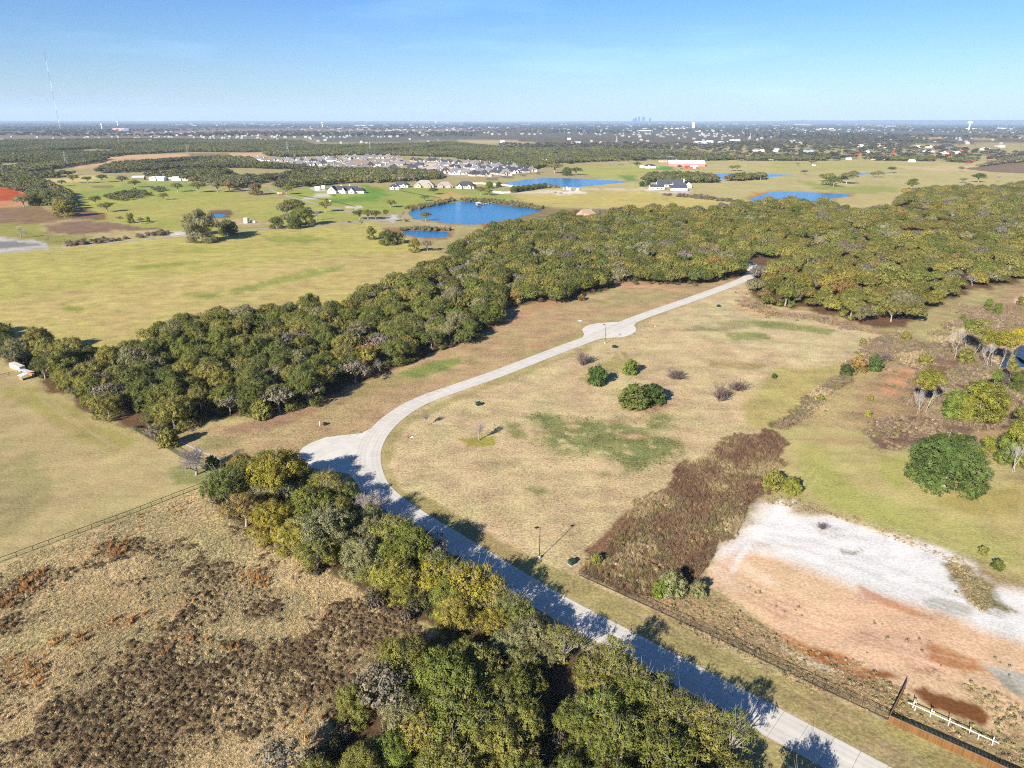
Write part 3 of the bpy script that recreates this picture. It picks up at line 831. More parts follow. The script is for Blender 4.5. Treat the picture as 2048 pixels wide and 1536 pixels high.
    (ZC([(1370, 1150), (1440, 1130), (1500, 1160), (1700, 1205), (1765, 1260), (1810, 1345), (1740, 1365), (1600, 1305), (1460, 1235)]), T['wet2'], 0.6, 0.8, 0, 0.95),
    (ZC([(700, 872), (860, 955), (1000, 1020), (1150, 1075), (1330, 1135), (1330, 1165), (1200, 1120), (1000, 1050), (850, 975)]), (176, 104, 54), 0.7, 1.0, 0.0, 0.85),
]




def stroke(pts, w, c, grain=0.5, strength=0.6):
    """a worn track drawn on the ground along surveyed picks; w in metres"""
    P = resample(catmull(gps(pts), 6), 2.0)
    N = normals2(P)
    TRACKS.append(([p + n * w / 2 for p, n in zip(P, N)] + [p - n * w / 2 for p, n in zip(P, N)][::-1], c, grain, strength))


TRACKS = []
for k in range(7):
    stroke(ZC([(470 + 14 * k, 560 + 22 * k), (620 + 30 * k, 640 + 30 * k), (900 + 60 * k, 760 + 34 * k), (1300 + 50 * k, 900 + 40 * k), (1700, 1010 + 22 * k)]), 0.9, (240, 206, 172) if k % 2 else (206, 158, 118), 0.5, 0.55)
for k in range(6):
    stroke(ZC([(600 + 10 * k, 380 + 12 * k), (800, 400 + 22 * k), (1050, 450 + 30 * k), (1350, 560 + 34 * k), (1650 + 20 * k, 700 + 30 * k)]), 1.0, (214, 204, 192) if k % 2 else (250, 246, 240), 0.5, 0.5)
stroke(ZC([(760, 240), (720, 330), (640, 420), (560, 520), (520, 600)]), 1.5, (244, 240, 232), 0.5, 0.6)
for k in range(5):
    stroke(ZC([(1100 + 20 * k, 30), (900 + 14 * k, 60 + 10 * k), (830 + 10 * k, 160 + 20 * k), (900 + 20 * k, 260 + 10 * k), (1150, 330 + 8 * k), (1500, 430 + 8 * k), (1932, 540 + 10 * k)][1:]), 1.2, (158, 150, 82) if k % 2 else (200, 186, 120), 0.6, 0.45)
for k in range(2):
    stroke(ZC([(0, 745 + 26 * k), (300, 905 + 26 * k), (700, 1118 + 26 * k), (1000, 1270 + 26 * k), (1500, 1530 + 26 * k)]), 0.5, (132, 112, 78), 0.6, 0.55)
    stroke(Z6([(350 + 60 * k, 1330), (250 + 40 * k, 1180), (290 + 40 * k, 1040), (420 + 30 * k, 950 + 20 * k), (700, 850 + 20 * k), (1060, 700 + 20 * k), (1420, 560 + 20 * k)]), 0.8, (206, 184, 140), 0.6, 0.5)
    stroke(Z6([(1560, 1330 + 30 * k), (1750, 1230 + 30 * k), (2000, 1090 + 30 * k), (2300, 900 + 20 * k)]), 1.2, (214, 186, 140), 0.6, 0.5)
stroke(ZA([(1100, 1230), (1180, 1120), (1280, 980), (1340, 920)]), 0.8, (72, 54, 40), 1.0, 0.8)
stroke(ZA([(820, 290), (1000, 420), (1180, 560)]), 0.8, (150, 122, 80), 1.0, 0.6)
for k in range(4):
    stroke(Z5([(60 + 50 * k, 620 + 40 * k), (300 + 60 * k, 860 + 30 * k), (620 + 40 * k, 1060 + 30 * k), (980, 1250 + 20 * k)]), 1.6, (170, 150, 100) if k % 2 else (200, 180, 132), 0.6, 0.4)


def zone_bbox(P, m):
    xs, ys = [p[0] for p in P], [p[1] for p in P]
    return min(xs) - m, max(xs) + m, min(ys) - m, max(ys) + m


def soil_at(X, Y):
    D = np.sqrt(X * X + Y * Y)
    base = np.tile(alb(176, 160, 108), (len(X), 1))
    grain = np.full(len(X), 0.8)
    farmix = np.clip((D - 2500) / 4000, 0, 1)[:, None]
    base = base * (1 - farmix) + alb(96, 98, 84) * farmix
    nz1 = fbm(X * 0.06, Y * 0.06, 3) - 0.5
    nz2 = fbm(X * 0.5, Y * 0.5, 9, 3) - 0.5
    nzf = fbm(X * 0.006, Y * 0.006, 5) - 0.5
    patch = fbm(X * 0.22, Y * 0.22, 21, 4)
    for P_px, c, gr, soft, pat, stg in ZONES:
        P = gps(P_px)
        dist = np.mean([p.length for p in P])
        dd = min(max(dist, 100), 4000)
        amp = 2.0 + 0.016 * dd
        w = (0.4 + 0.0022 * dd) * soft
        x0, x1, y0, y1 = zone_bbox(P, amp + 3 * w)
        idx = np.nonzero((X > x0) & (X < x1) & (Y > y0) & (Y < y1))[0]
        if not len(idx):
            continue
        s = poly_sdf(P, X[idx], Y[idx])
        nn = (nz1[idx] * 1.0 + nz2[idx] * 0.35 * min(1, 300 / dd)) if dd < 1500 else nzf[idx] * 1.2
        s = s + nn * amp * 1.4 * min(1.0, soft + 0.15)
        m = np.clip(0.5 - s / (2 * w), 0, 1)
        if pat:
            m = m * np.clip((patch[idx] - (0.5 - (0.55 - pat) * 0.9)) * 6 + 0.5, 0.12, 1)
        m = (m * stg)[:, None]
        base[idx] = base[idx] * (1 - m) + alb(*c) * m
        grain[idx] = grain[idx] * (1 - m[:, 0]) + gr * m[:, 0]
    for P, c, gr, stg in TRACKS:
        x0, x1, y0, y1 = zone_bbox(P, 3)
        idx = np.nonzero((X > x0) & (X < x1) & (Y > y0) & (Y < y1))[0]
        if not len(idx):
            continue
        s = poly_sdf(P, X[idx], Y[idx]) + nz2[idx] * 0.8
        m = (np.clip(0.5 - s / 0.8, 0, 1) * stg * np.clip(patch[idx] * 1.8, 0, 1))[:, None]
        base[idx] = base[idx] * (1 - m) + alb(*c) * m
    return base, grain


def build_ground():
    el = np.concatenate([np.linspace(62, 47, 60)[:-1], np.linspace(47, 0.8, 330), np.geomspace(0.75, 0.14, 14)])
    r = np.concatenate([[12.0], H_CAM / np.tan(np.radians(el)), [46000.0]])
    a_f = np.linspace(-46, 46, 640)
    a_b = np.linspace(46, 314, 46)[1:-1]
    A = np.radians(np.concatenate([a_f, a_b]))
    nr, na = len(r), len(A)
    X = (r[:, None] * np.sin(A)[None, :]).ravel()
    Y = (r[:, None] * np.cos(A)[None, :]).ravel()
    soil, grain = soil_at(X, Y)
    i = np.arange(nr - 1)[:, None] * na
    j = np.arange(na)[None, :]
    jn = (j + 1) % na
    F = np.stack([i + j, i + jn, i + na + jn, i + na + j], axis=-1).reshape(-1, 4)[:, ::-1]
    c = len(X)
    V = np.stack([X, Y, np.zeros(len(X))], axis=1)
    V = np.vstack([V, [0, 0, 0]])
    soil = np.vstack([soil, soil[:1]])
    grain = np.append(grain, 0.8)
    # inner cap as degenerate-free triangles
    cap = np.stack([np.arange(na), (np.arange(na) + 1) % na, np.full(na, c), np.full(na, c)], axis=1)
    me = np_mesh("ground", V, F, M_GROUND, attrs={"soil": ('FLOAT_COLOR', np.hstack([soil, np.ones((len(soil), 1))])), "grain": ('FLOAT', grain)})
    o = add("ground", me)
    tag(o, "open grassland and bare earth reaching to the horizon", None, None, "structure")
    capm = np_mesh("ground_under_drone", V[list(range(na)) + [c]], [(int(q), int((q + 1) % na), na) for q in range(na)], M_GROUND,
                   attrs={"soil": ('FLOAT_COLOR', np.hstack([soil[list(range(na)) + [c]], np.ones((na + 1, 1))])), "grain": ('FLOAT', np.full(na + 1, 0.8))})
    tag(add("ground", capm), "small patch of grass straight below the viewpoint", None, None, "structure")


build_ground()

# ------------------------------------------------------------------ setting: concrete road, cul-de-sac bulbs, paths, country roads
ROAD_R = [(1960, 1630), (1786, 1536), (1512, 1392), (1248, 1254), (1117, 1186), (1014, 1123.5), (910.5, 1061), (848, 1024), (819, 1003.5), (786, 979), (770, 954), (762.5, 928),
          (761.5, 905), (767, 887), (779, 866), (802.5, 841), (830, 821), (864, 803), (939, 776), (1007.6, 752), (1076, 725), (1144, 698.5), (1192, 680), (1281, 641.5),
          (1348, 617), (1400, 598.6), (1450, 580), (1495, 562.5), (1512, 552), (1516, 540), (1512, 525)]


def strip_mesh(name, P, w0, w1, z, mat):
    N = normals2(P)
    V, F = [], []
    for p, n in zip(P, N):
        V += [p + n * w0 + Vector((0, 0, z)), p + n * w1 + Vector((0, 0, z))]
    for i in range(len(P) - 1):
        F.append((2 * i, 2 * i + 2, 2 * i + 3, 2 * i + 1))
    V = [tuple(v) for v in V]
    return np_mesh(name, V, [f[::-1] if w1 < w0 else f[::-1] for f in F], mat)


def fix_up(me):
    bm = bmesh.new()
    bm.from_mesh(me)
    for f in bm.faces:
        f.normal_update()
        if f.normal.z < 0:
            f.normal_flip()
    bm.to_mesh(me)
    bm.free()
    return me


ROAD_W = 8.5
road_pts = resample(catmull(gps(ROAD_R)), 2.4)
# smooth the surveyed edge
for _ in range(6):
    road_pts = [road_pts[0]] + [(a + b * 2 + c) / 4 for a, b, c in zip(road_pts, road_pts[1:], road_pts[2:])] + [road_pts[-1]]
road_n = normals2(road_pts)
# left of travel (towards far end) is the side away from the lots
road = add("road", fix_up(strip_mesh("road", road_pts, -0.05, ROAD_W + 0.05, 0.012, M_CONC_BASE)))
tag(road, "pale jointed concrete road curving through the lots", None, None, "structure")
Z_TOP = 0.055
slab_i = 0
for k in range(0, len(road_pts) - 2, 2):
    for lane in (0, 1):
        a0, a1 = (0.02, ROAD_W / 2 - 0.03) if lane == 0 else (ROAD_W / 2 + 0.03, ROAD_W - 0.02)
        ps, ns = road_pts[k:k + 3], road_n[k:k + 3]
        g = 0.035
        FR = [0, .07, .2, .32, .5, .68, .8, .93, 1]
        WE = [0, 0, .35, 1, .3, 1, .35, 0, 0]
        V, F, wear, dirt = [], [], [], []
        nf = len(FR)
        for q, (p, n) in enumerate(zip(ps, ns)):
            t = Vector((n.y, -n.x, 0)) * (g if q == 0 else (-g if q == 2 else 0))
            for f_, w_ in zip(FR, WE):
                V.append(tuple(p + n * (a0 + (a1 - a0) * f_) + t + Vector((0, 0, Z_TOP))))
                wear.append(w_)
                e_ = f_ if lane == 0 else 1 - f_
                dirt.append(1.0 if e_ == 0 else (0.25 if e_ < 0.1 else 0.0))
        nv = len(V)
        rim = list(range(nf)) + [2 * nf - 1] + list(range(3 * nf - 1, 2 * nf - 1, -1)) + [nf]
        for q in rim:
            V.append((V[q][0], V[q][1], 0.0))
            wear.append(0)
            dirt.append(0.5)
        for q in range(2):
            for c_ in range(nf - 1):
                F.append((q * nf + c_, q * nf + c_ + 1, (q + 1) * nf + c_ + 1, (q + 1) * nf + c_))
        for q in range(len(rim)):
            q2 = (q + 1) % len(rim)
            F.append((rim[q], rim[q2], nv + q2, nv + q))
        me = np_mesh("slab", V, F, M_CONC, attrs={"wear": ('FLOAT', wear), "dirt": ('FLOAT', dirt)})
        fix_up(me)
        if slab_i < 290:
            add("slab", me, road)
        slab_i += 1


def slab_field(parent, outline, ang, step=4.6, z=0.05):
    """cuts a paved outline into separate slabs with open joints"""
    bm = bmesh.new()
    bm.faces.new([bm.verts.new((p.x, p.y, 0)) for p in outline])
    c = sum(outline, Vector()) / len(outline)
    for t in (ang, ang + math.pi / 2):
        n = Vector((-math.sin(t), math.cos(t), 0))
        for k in range(-12, 13):
            bmesh.ops.bisect_plane(bm, geom=bm.verts[:] + bm.edges[:] + bm.faces[:], plane_co=c + n * (k * step), plane_no=n)
    for f in bm.faces:
        vs_ = [v.co.copy() for v in f.verts]
        m = sum(vs_, Vector()) / len(vs_)
        if f.calc_area() < 0.3:
            continue
        vs_ = [v + (m - v).normalized() * 0.03 for v in vs_]
        n = len(vs_)
        V = [(v.x, v.y, z) for v in vs_] + [(v.x, v.y, 0) for v in vs_]
        F = [tuple(range(n))] + [(i, i + n, (i + 1) % n + n, (i + 1) % n) for i in range(n)]
        me = fix_up(np_mesh("slab", V, F, M_CONC))
        add("slab", me, parent)
    bm.free()


def sheet(name, poly, z, mat, label=None, kind="structure"):
    me = np_mesh(name, [(p.x, p.y, z) for p in poly], [tuple(range(len(poly)))], mat)
    fix_up(me)
    o = add(name, me)
    return tag(o, label, None, None, kind)


def round_poly(P, n=4):
    Q = catmull([P[-1]] + P + [P[0], P[1]], n)
    return Q[n:-n - 1]


bulb1 = gps([(741, 857), (724, 866), (700, 869), (675, 871.5), (649, 875.4), (622, 885.7), (605, 896), (596, 908), (597, 922), (610, 934), (643, 940), (662, 943), (685, 945.5), (699, 949), (712, 964), (722, 985), (745, 985), (738, 930), (745, 890)])
b = sheet("cul_de_sac", bulb1, 0.009, M_CONC_BASE, "wide rounded concrete turnaround beside the road bend")
slab_field(b, bulb1, 0.9, 5.0, 0.05)
# second bulb: clip it on the road's two sides
bulb2a = gps([(1260, 638), (1236.6, 643.7), (1215, 645.2), (1195.6, 646.4), (1181, 649), (1170, 653), (1164, 659), (1166, 664), (1169, 668), (1165, 674), (1200, 664), (1240, 649)])
b = sheet("cul_de_sac", bulb2a, 0.009, M_CONC_BASE, "far half of the second concrete turnaround, toward the woods")
slab_field(b, bulb2a, 0.6, 5.0, 0.05)
bulb2b = gps([(1185, 683), (1200, 677.5), (1212.6, 675.5), (1230, 675), (1247, 674), (1262, 669.5), (1271, 663), (1273, 657), (1268, 651), (1272, 645.5), (1290, 638), (1240, 658)])
b = sheet("cul_de_sac", bulb2b, 0.009, M_CONC_BASE, "near half of the second concrete turnaround, by the lamp")
slab_field(b, bulb2b, 0.6, 5.0, 0.05)

M_PATH = simple("path_concrete", alb(206, 198, 186), 0.9)
p = resample(catmull(gps([(352, 880), (400, 902), (444, 920), (475, 929), (504, 936), (560, 950)])), 3)
tag(add("path", fix_up(strip_mesh("path", p, -0.35, 0.35, 0.03, M_PATH))), "narrow pale concrete strip along the fence line", None, None, "structure")
M_ROADG = simple("worn_asphalt", alb(176, 168, 158), 0.95, var=0.15, scale=0.3)
p = resample(catmull(gps([(-200, 540), (0, 507), (100, 496), (180, 489), (270, 480), (390, 467.5), (470, 461), (540, 456), (640, 449), (700, 445), (760, 441), (820, 437.5)])), 8)
tag(add("road", fix_up(strip_mesh("road", p, -3, 3, 0.02, M_ROADG))), "grey country road along the far side of the green pasture", None, None, "structure")
p = resample(catmull(gps([(540, 379), (565, 389), (600, 399), (640, 409), (675, 417), (700, 424), (750, 436), (790, 441)])), 8)
tag(add("road", fix_up(strip_mesh("road", p, -3, 3, 0.025, M_ROADG))), "pale country road running past the white farmhouse", None, None, "structure")
p = resample(catmull(gps([(604, 399), (625, 394), (655, 390)])), 8)
tag(add("driveway", fix_up(strip_mesh("driveway", p, -2.2, 2.2, 0.03, M_PATH))), "pale driveway of the white farmhouse", None, None, "structure")
p = resample(catmull(gps([(810, 437), (850, 446), (880, 451), (900, 453)])), 8)
tag(add("path", fix_up(strip_mesh("path", p, -2, 2, 0.02, M_ROADG))), "pale dam track below the blue pond", None, None, "structure")
p = resample(catmull(gps([(1020, 386), (1060, 383), (1140, 379), (1280, 381)])), 12)
tag(add("path", fix_up(strip_mesh("path", p, -1.8, 1.8, 0.02, M_PATH))), "gravel track across the fields to the well pad", None, None, "structure")

# ------------------------------------------------------------------ setting: ponds
M_WATER = water_material("pond_water", (0.002, 0.125, 0.30))  # base colour holds the reflected sky's deep blue along with the water's own
M_WATER_D = water_material("dark_pond_water", (0.01, 0.03, 0.06))
PONDS = [
    ("blue pond with a small dock and boathouse", R2([(1225, 895), (1300, 870), (1400, 850), (1500, 830), (1600, 818), (1700, 816), (1800, 820), (1900, 830), (2048, 850), (2200, 866), (2285, 880), (2230, 905), (2150, 925), (2040, 960), (1900, 980), (1780, 995), (1650, 995), (1520, 985), (1400, 965), (1280, 950), (1235, 925)]), M_WATER),
    ("narrow reddish-banked pond below the dam", R2([(1185, 1048), (1300, 1044), (1450, 1050), (1545, 1060), (1540, 1085), (1500, 1097), (1380, 1103), (1280, 1092), (1190, 1072)]), M_WATER),
    ("long pond behind the row of dark trees", R3([(-70, 668), (60, 645), (150, 632), (260, 625), (420, 627), (560, 630), (700, 638), (860, 645), (928, 650), (880, 662), (740, 676), (600, 690), (480, 697), (380, 690), (250, 680), (100, 685)]), M_WATER),
    ("blue pond at the edge of the great wood", R4([(-150, 790), (-60, 765), (10, 738), (120, 735), (300, 738), (480, 745), (640, 755), (700, 762), (620, 775), (480, 795), (380, 815), (320, 835), (260, 840), (120, 820), (0, 810), (-100, 812)]), M_WATER),
    ("slim blue pond beyond the grove", R3([(1610, 600), (1700, 586), (1850, 588), (2000, 592), (2150, 595), (2250, 600), (2120, 612), (2020, 625), (1850, 625), (1720, 630), (1640, 632)]), M_WATER),
    ("thin sliver of water between pasture oaks", R4([(720, 590), (780, 582), (860, 580), (960, 583), (940, 590), (820, 592), (740, 600)]), M_WATER),
    ("tiny cattle pond beside the two big pasture oaks", R1([(1680, 918), (1720, 912), (1790, 914), (1815, 924), (1760, 938), (1690, 938)]), M_WATER),
    ("dark pond among the cottonwoods", ZW([(1920, 560), (1960, 510), (2010, 485), (2100, 480), (2250, 500), (2250, 700), (2050, 680), (1960, 600)]), M_WATER_D),
    ("shaded pool under the yellow willows", ZW([(1790, 650), (1850, 620), (1960, 600), (2050, 640), (2100, 700), (1950, 710), (1820, 720)]), M_WATER_D),
]
for lab, pts, mat in PONDS:
    sheet("pond", round_poly(gps(pts)), 0.035, mat, lab)

# distant rise on the horizon
hv, hf = [], []
azs = np.radians(np.linspace(-60, 60, 161))
for i, a in enumerate(azs):
    hgt = 20 + 130 * max(0.0, (math.degrees(a) - 2) / 40) + 34 * vnoise(np.array([i * 0.12]), np.array([3.0]), 5)[0] + 16 * vnoise(np.array([i * 0.5]), np.array([7.0]), 6)[0]
    for r_, z_ in ((30000, -5), (36000, hgt), (42000, -5)):
        hv.append((r_ * math.sin(a), r_ * math.cos(a), z_))
for i in range(len(azs) - 1):
    for k in range(2):
        hf.append((3 * i + k, 3 * i + k + 1, 3 * i + k + 4, 3 * i + k + 3))
M_HILL = simple("far_hills", alb(88, 96, 84), 1.0, var=0.3, scale=0.002)
me = np_mesh("hills", hv, hf, M_HILL)
fix_up(me)
tag(add("hills", me), "low blue rise along the horizon", None, None, "structure")
# wooded knoll at the far right
kv, kf = [], []
kc = gp(2130, 341)
for i in range(13):
    for j in range(13):
        x, y = (i / 6 - 1), (j / 6 - 1)
        hgt = 24 * max(0.0, 1 - x * x - y * y) ** 1.2
        kv.append((kc.x + x * 215, kc.y + y * 150, hgt - 0.5))
for i in range(12):
    for j in range(12):
        kf.append((i * 13 + j, (i + 1) * 13 + j, (i + 1) * 13 + j + 1, i * 13 + j + 1))
me = np_mesh("hill", kv, kf, simple("knoll_soil", alb(124, 104, 82), 1.0, var=0.25, scale=0.05), smooth=True)
fix_up(me)
tag(add("hill", me), "low scrub-covered knoll at the end of the fields", None, None, "structure")


def knoll_z(x, y):
    u, w = (x - kc.x) / 215, (y - kc.y) / 150
    return 24 * max(0.0, 1 - u * u - w * w) ** 1.2 - 0.5 if u * u + w * w < 1 else 0.0


# haze: one even block of air round the whole scene
mh = bpy.data.materials.new("hazy_air")
mh.use_nodes = True
mh.node_tree.nodes.clear()
ho = mh.node_tree.nodes.new("ShaderNodeOutputMaterial")
hp = mh.node_tree.nodes.new("ShaderNodeVolumePrincipled")
hp.inputs["Color"].default_value = (0.56, 0.74, 1.0, 1)
hp.inputs["Density"].default_value = 0.000031
hp.inputs["Anisotropy"].default_value = 0.0
mh.node_tree.links.new(hp.outputs[0], ho.inputs["Volume"])
hz = MB().box(-47000, 47000, -47000, 47000, -6.5, 640).build("haze", mh)
tag(hz, "thin bluish haze over the plain", None, None, "stuff")

# ------------------------------------------------------------------ vegetation: meshes
def leaf_quads(C, N, size, rng, aspect=0.75):
    """one small rhombic leaf spray per centre, facing N"""
    n = len(C)
    N = N / np.maximum(np.linalg.norm(N, axis=1, keepdims=True), 1e-6)
    a = rng.normal(size=(n, 3))
    t = np.cross(N, a)
    t /= np.maximum(np.linalg.norm(t, axis=1, keepdims=True), 1e-6)
    b = np.cross(N, t)
    s = (size * rng.uniform(0.6, 1.35, n))[:, None]
    V = np.stack([C - t * s, C - b * s * aspect, C + t * s, C + b * s * aspect], axis=1)
    F = np.arange(n * 4).reshape(n, 4)
    return V.reshape(-1, 3), F


def crown_mesh(name, seed, R, zb, zt, lobes, clumps, leaf, per, mat, ragged=0.18, lobe_r=(0.26, 0.42), clump_r=0.62, inner=0.25, flat=0.8, low=-0.35, skirt=0, jit=(0.76, 1.14)):
    rng = np.random.default_rng(seed)
    Hh = zt - zb
    C, Rr = [np.array([0, 0, zb + Hh * 0.55])], [R * 0.5]
    for i in range(lobes):
        a = i * 2.39996 + rng.uniform(-0.5, 0.5)
        rr = R * 0.74 * math.sqrt((i + 0.6) / lobes) * rng.uniform(0.85, 1.12)
        rad = R * rng.uniform(*lobe_r)
        z = zb + Hh * (0.30 + 0.46 * (1 - (rr / R) ** 2) + rng.uniform(-0.10, 0.12))
        z = min(z, zt - rad * flat * 0.8)
        C.append(np.array([rr * math.cos(a), rr * math.sin(a), z]))
        Rr.append(rad)
    for i in range(skirt):
        a = i * 6.283 / skirt + rng.uniform(-0.4, 0.4)
        rad = R * rng.uniform(lobe_r[0], lobe_r[1])
        rr = R * 0.78 - rad * 0.4
        C.append(np.array([rr * math.cos(a), rr * math.sin(a), zb + rad * flat * rng.uniform(0.6, 1.0)]))
        Rr.append(rad)
    C, Rr = np.array(C), np.array(Rr)
    w = Rr ** 2
    cnt = (clumps * w / w.sum() * 1.9).astype(int) + 1
    P, N = [], []
    for c, r, k in zip(C, Rr, cnt):
        d = rng.normal(size=(k, 3))
        d /= np.linalg.norm(d, axis=1, keepdims=True)
        d = d[d[:, 2] > low]
        p = c + d * r * np.array([1, 1, flat]) * rng.uniform(jit[0], jit[1], (len(d), 1))
        dd = np.linalg.norm((p[:, None, :] - C[None]) / np.array([1, 1, flat]), axis=2) / Rr[None]
        ok = (np.sort(dd, axis=1)[:, 1] > 0.80) & (rng.uniform(size=len(d)) > ragged)
        P.append(p[ok])
        N.append(d[ok])
    P, N = np.vstack(P), np.vstack(N)
    if inner:
        k = int(len(P) * inner)
        j = rng.integers(0, len(P), k)
        core = np.array([0, 0, zb + Hh * 0.45])
        q = core + (P[j] - core) * rng.uniform(0.45, 0.8, (k, 1))
        P, N = np.vstack([P, q]), np.vstack([N, N[j]])
    n = len(P)
    cl_r = clump_r * rng.uniform(0.7, 1.3, n)
    cen = np.repeat(P, per, axis=0)
    off = rng.normal(size=(n * per, 3)) * np.repeat(cl_r, per)[:, None] * 0.55
    nn = np.repeat(N, per, axis=0) * 1.15 + off / np.repeat(cl_r, per)[:, None] * 0.7 + rng.normal(size=(n * per, 3)) * 0.38 + np.array([0, 0, 0.25])
    V, F = leaf_quads(cen + off, nn, leaf, rng)
    ct = np.clip(rng.normal(0.5, 0.22, n), 0, 1)
    lt = np.clip(np.repeat(ct, per) + rng.normal(0, 0.13, n * per), 0, 1)
    lo = np.clip(rng.normal(0.5, 0.25, n), 0, 1)
    me = np_mesh(name, V, F, mat, attrs={"clump": ('FLOAT', np.repeat(lt, 4)), "warm": ('FLOAT', np.repeat(np.repeat(lo, per), 4))})
    return me, C, Rr


def limb_mesh(name, seed, targets, trunk_h, r0, mat, sub=3):
    """tapered trunk that forks into limbs reaching the crown's lobes"""
    rng = random.Random(seed)
    m = MB()
    top = Vector((rng.uniform(-.3, .3), rng.uniform(-.3, .3), trunk_h))
    m.tube((0, 0, -0.3), (top.x * .5, top.y * .5, trunk_h * .55), r0 * 1.25, r0 * 0.9, 7, False)
    m.tube((top.x * .5, top.y * .5, trunk_h * .5), top, r0 * 0.92, r0 * 0.75, 7, False)
    for t in targets:
        t = Vector(t)
        mid = top.lerp(t, 0.5) + Vector((rng.uniform(-.6, .6), rng.uniform(-.6, .6), rng.uniform(-.2, .7)))
        ra = r0 * rng.uniform(0.36, 0.55)
        m.tube(top - Vector((0, 0, 0.15)), mid, ra, ra * 0.65, 5, False)
        m.tube(mid, t, ra * 0.66, ra * 0.3, 5, False)
        for _ in range(sub):
            e = t + Vector((rng.gauss(0, 1), rng.gauss(0, 1), rng.gauss(0.4, .8))) * 1.3
            m.tube(mid.lerp(t, rng.uniform(.3, 1)), e, ra * 0.28, ra * 0.08, 4, False)
    return m.mesh(name, mat)


def bare_mesh(name, seed, height, spread, r0, mat, levels=5, kids=4, up=0.45):
    """leafless crown: repeated forking down to twigs"""
    rng = random.Random(seed)
    m = MB()

    def grow(p, d, L, r, lv):
        q = p + d * L * 0.5 + Vector((rng.gauss(0, .05), rng.gauss(0, .05), rng.gauss(0, .03))) * L
        e = q + (d + Vector((rng.gauss(0, .16), rng.gauss(0, .16), rng.gauss(0.05, .1)))).normalized() * L * 0.5
        ns = 5 if lv > 2 else 3
        m.tube(p, q, r, r * 0.82, ns, False)
        m.tube(q, e, r * 0.82, r * 0.62, ns, False)
        if lv == 0:
            return
        for k in range(kids):
            s = p.lerp(e, rng.uniform(0.45, 1.0)) if k else e
            nd = (d * rng.uniform(0.5, 1.0) + Vector((rng.gauss(0, 1) * spread, rng.gauss(0, 1) * spread, rng.gauss(up, .45)))).normalized()
            grow(s, nd, L * rng.uniform(0.58, 0.8), r * rng.uniform(0.45, 0.6), lv - 1)

    grow(Vector((0, 0, -.2)), Vector((rng.gauss(0, .06), rng.gauss(0, .06), 1)).normalized(), height * 0.3, r0, levels)
    return m


OAKS = []
for s in range(9):
    R, zb, zt = (6.0, 0.5, 9.2) if s < 6 else (5.2, 0.4, 10.2)
    me, C, Rr = crown_mesh("oak_crown", 100 + s, R, zb, zt, 24 + s % 5, 820, 0.115, 34, M_LEAF, ragged=0.22 + 0.05 * (s % 3), clump_r=0.42, lobe_r=(0.17, 0.34), low=-0.75, inner=0.12, skirt=7)
    tr = limb_mesh("oak_trunk", 40 + s, [c for c in C[1:10]], 2.6, 0.34, M_BARK)
    OAKS.append((me, tr))
OPEN_OAKS = []
for s in range(3):
    me, C, Rr = crown_mesh("open_oak_crown", 140 + s, 6.0, 0.8, 9.6, 26, 620, 0.13, 22, M_LEAF, ragged=0.55, clump_r=0.42, lobe_r=(0.15, 0.3), low=-0.6, inner=0.05)
    OPEN_OAKS.append((me, limb_mesh("open_oak_trunk", 50 + s, [c for c in C[1:16]], 2.4, 0.3, M_BARK, 4)))
THIN_OAKS = []
for s in range(3):
    me, C, Rr = crown_mesh("thin_oak_crown", 150 + s, 5.0, 1.6, 12.2, 24, 520, 0.12, 20, M_LEAF, ragged=0.72, clump_r=0.4, lobe_r=(0.16, 0.32), low=-0.6, inner=0.0)
    THIN_OAKS.append((me, limb_mesh("thin_oak_trunk", 150 + s, [c for c in C[1:20]], 3.4, 0.26, M_BARK, 5)))
PAST_OAKS = []
for s in range(4):
    me, C, Rr = crown_mesh("pasture_oak_crown", 160 + s, 6.2, 1.9, 9.8, 20, 620, 0.13, 26, M_LEAF, ragged=0.24, clump_r=0.44, lobe_r=(0.18, 0.34), low=-0.35, inner=0.12)
    PAST_OAKS.append((me, limb_mesh("pasture_oak_trunk", 160 + s, [c for c in C[1:12]], 2.8, 0.36, M_BARK)))
BARE_T = []
for s in range(3):
    m = bare_mesh("bare_limbs", 70 + s, 9.5, 0.62, 0.28, M_TWIG, 4, 5)
    m2 = bare_mesh("bare_limbs", 470 + s, 9.5, 0.62, 0.28, M_TWIG, 5, 4)
    BARE_T.append(m2.mesh("bare_limbs", M_TWIG))
# leafless leaf-rags for half-bare oaks: sparse crown
SPARSE, _, _ = crown_mesh("sparse_crown", 333, 5.6, 2, 9, 12, 190, 0.26, 12, M_LEAF, ragged=0.35, inner=0.1)
ROUND = []
for s in range(2):
    me, C, Rr = crown_mesh("round_crown", 200 + s, 6.4, 0.3, 10.6, 30, 1000, 0.125, 30, M_LEAF, ragged=0.05, lobe_r=(0.24, 0.34), clump_r=0.4, flat=0.95, low=-0.75, inner=0.3, skirt=12, jit=(0.9, 1.06))
    ROUND.append((me, limb_mesh("round_trunk", 60 + s, [c for c in C[1:8]], 2, 0.45, M_BARK)))
CEDAR = []
for s in range(3):
    me, C, Rr = crown_mesh("cedar_crown", 220 + s, 2.4, 0.05, 4.6, 11, 150, 0.17, 26, M_LEAF, ragged=0.08, clump_r=0.36, flat=1.0, low=-0.9, inner=0.1, skirt=8)
    CEDAR.append((me, limb_mesh("cedar_trunk", 80 + s, [c for c in C[1:6]], 0.9, 0.12, M_BARK, 2)))
WILLOW = []
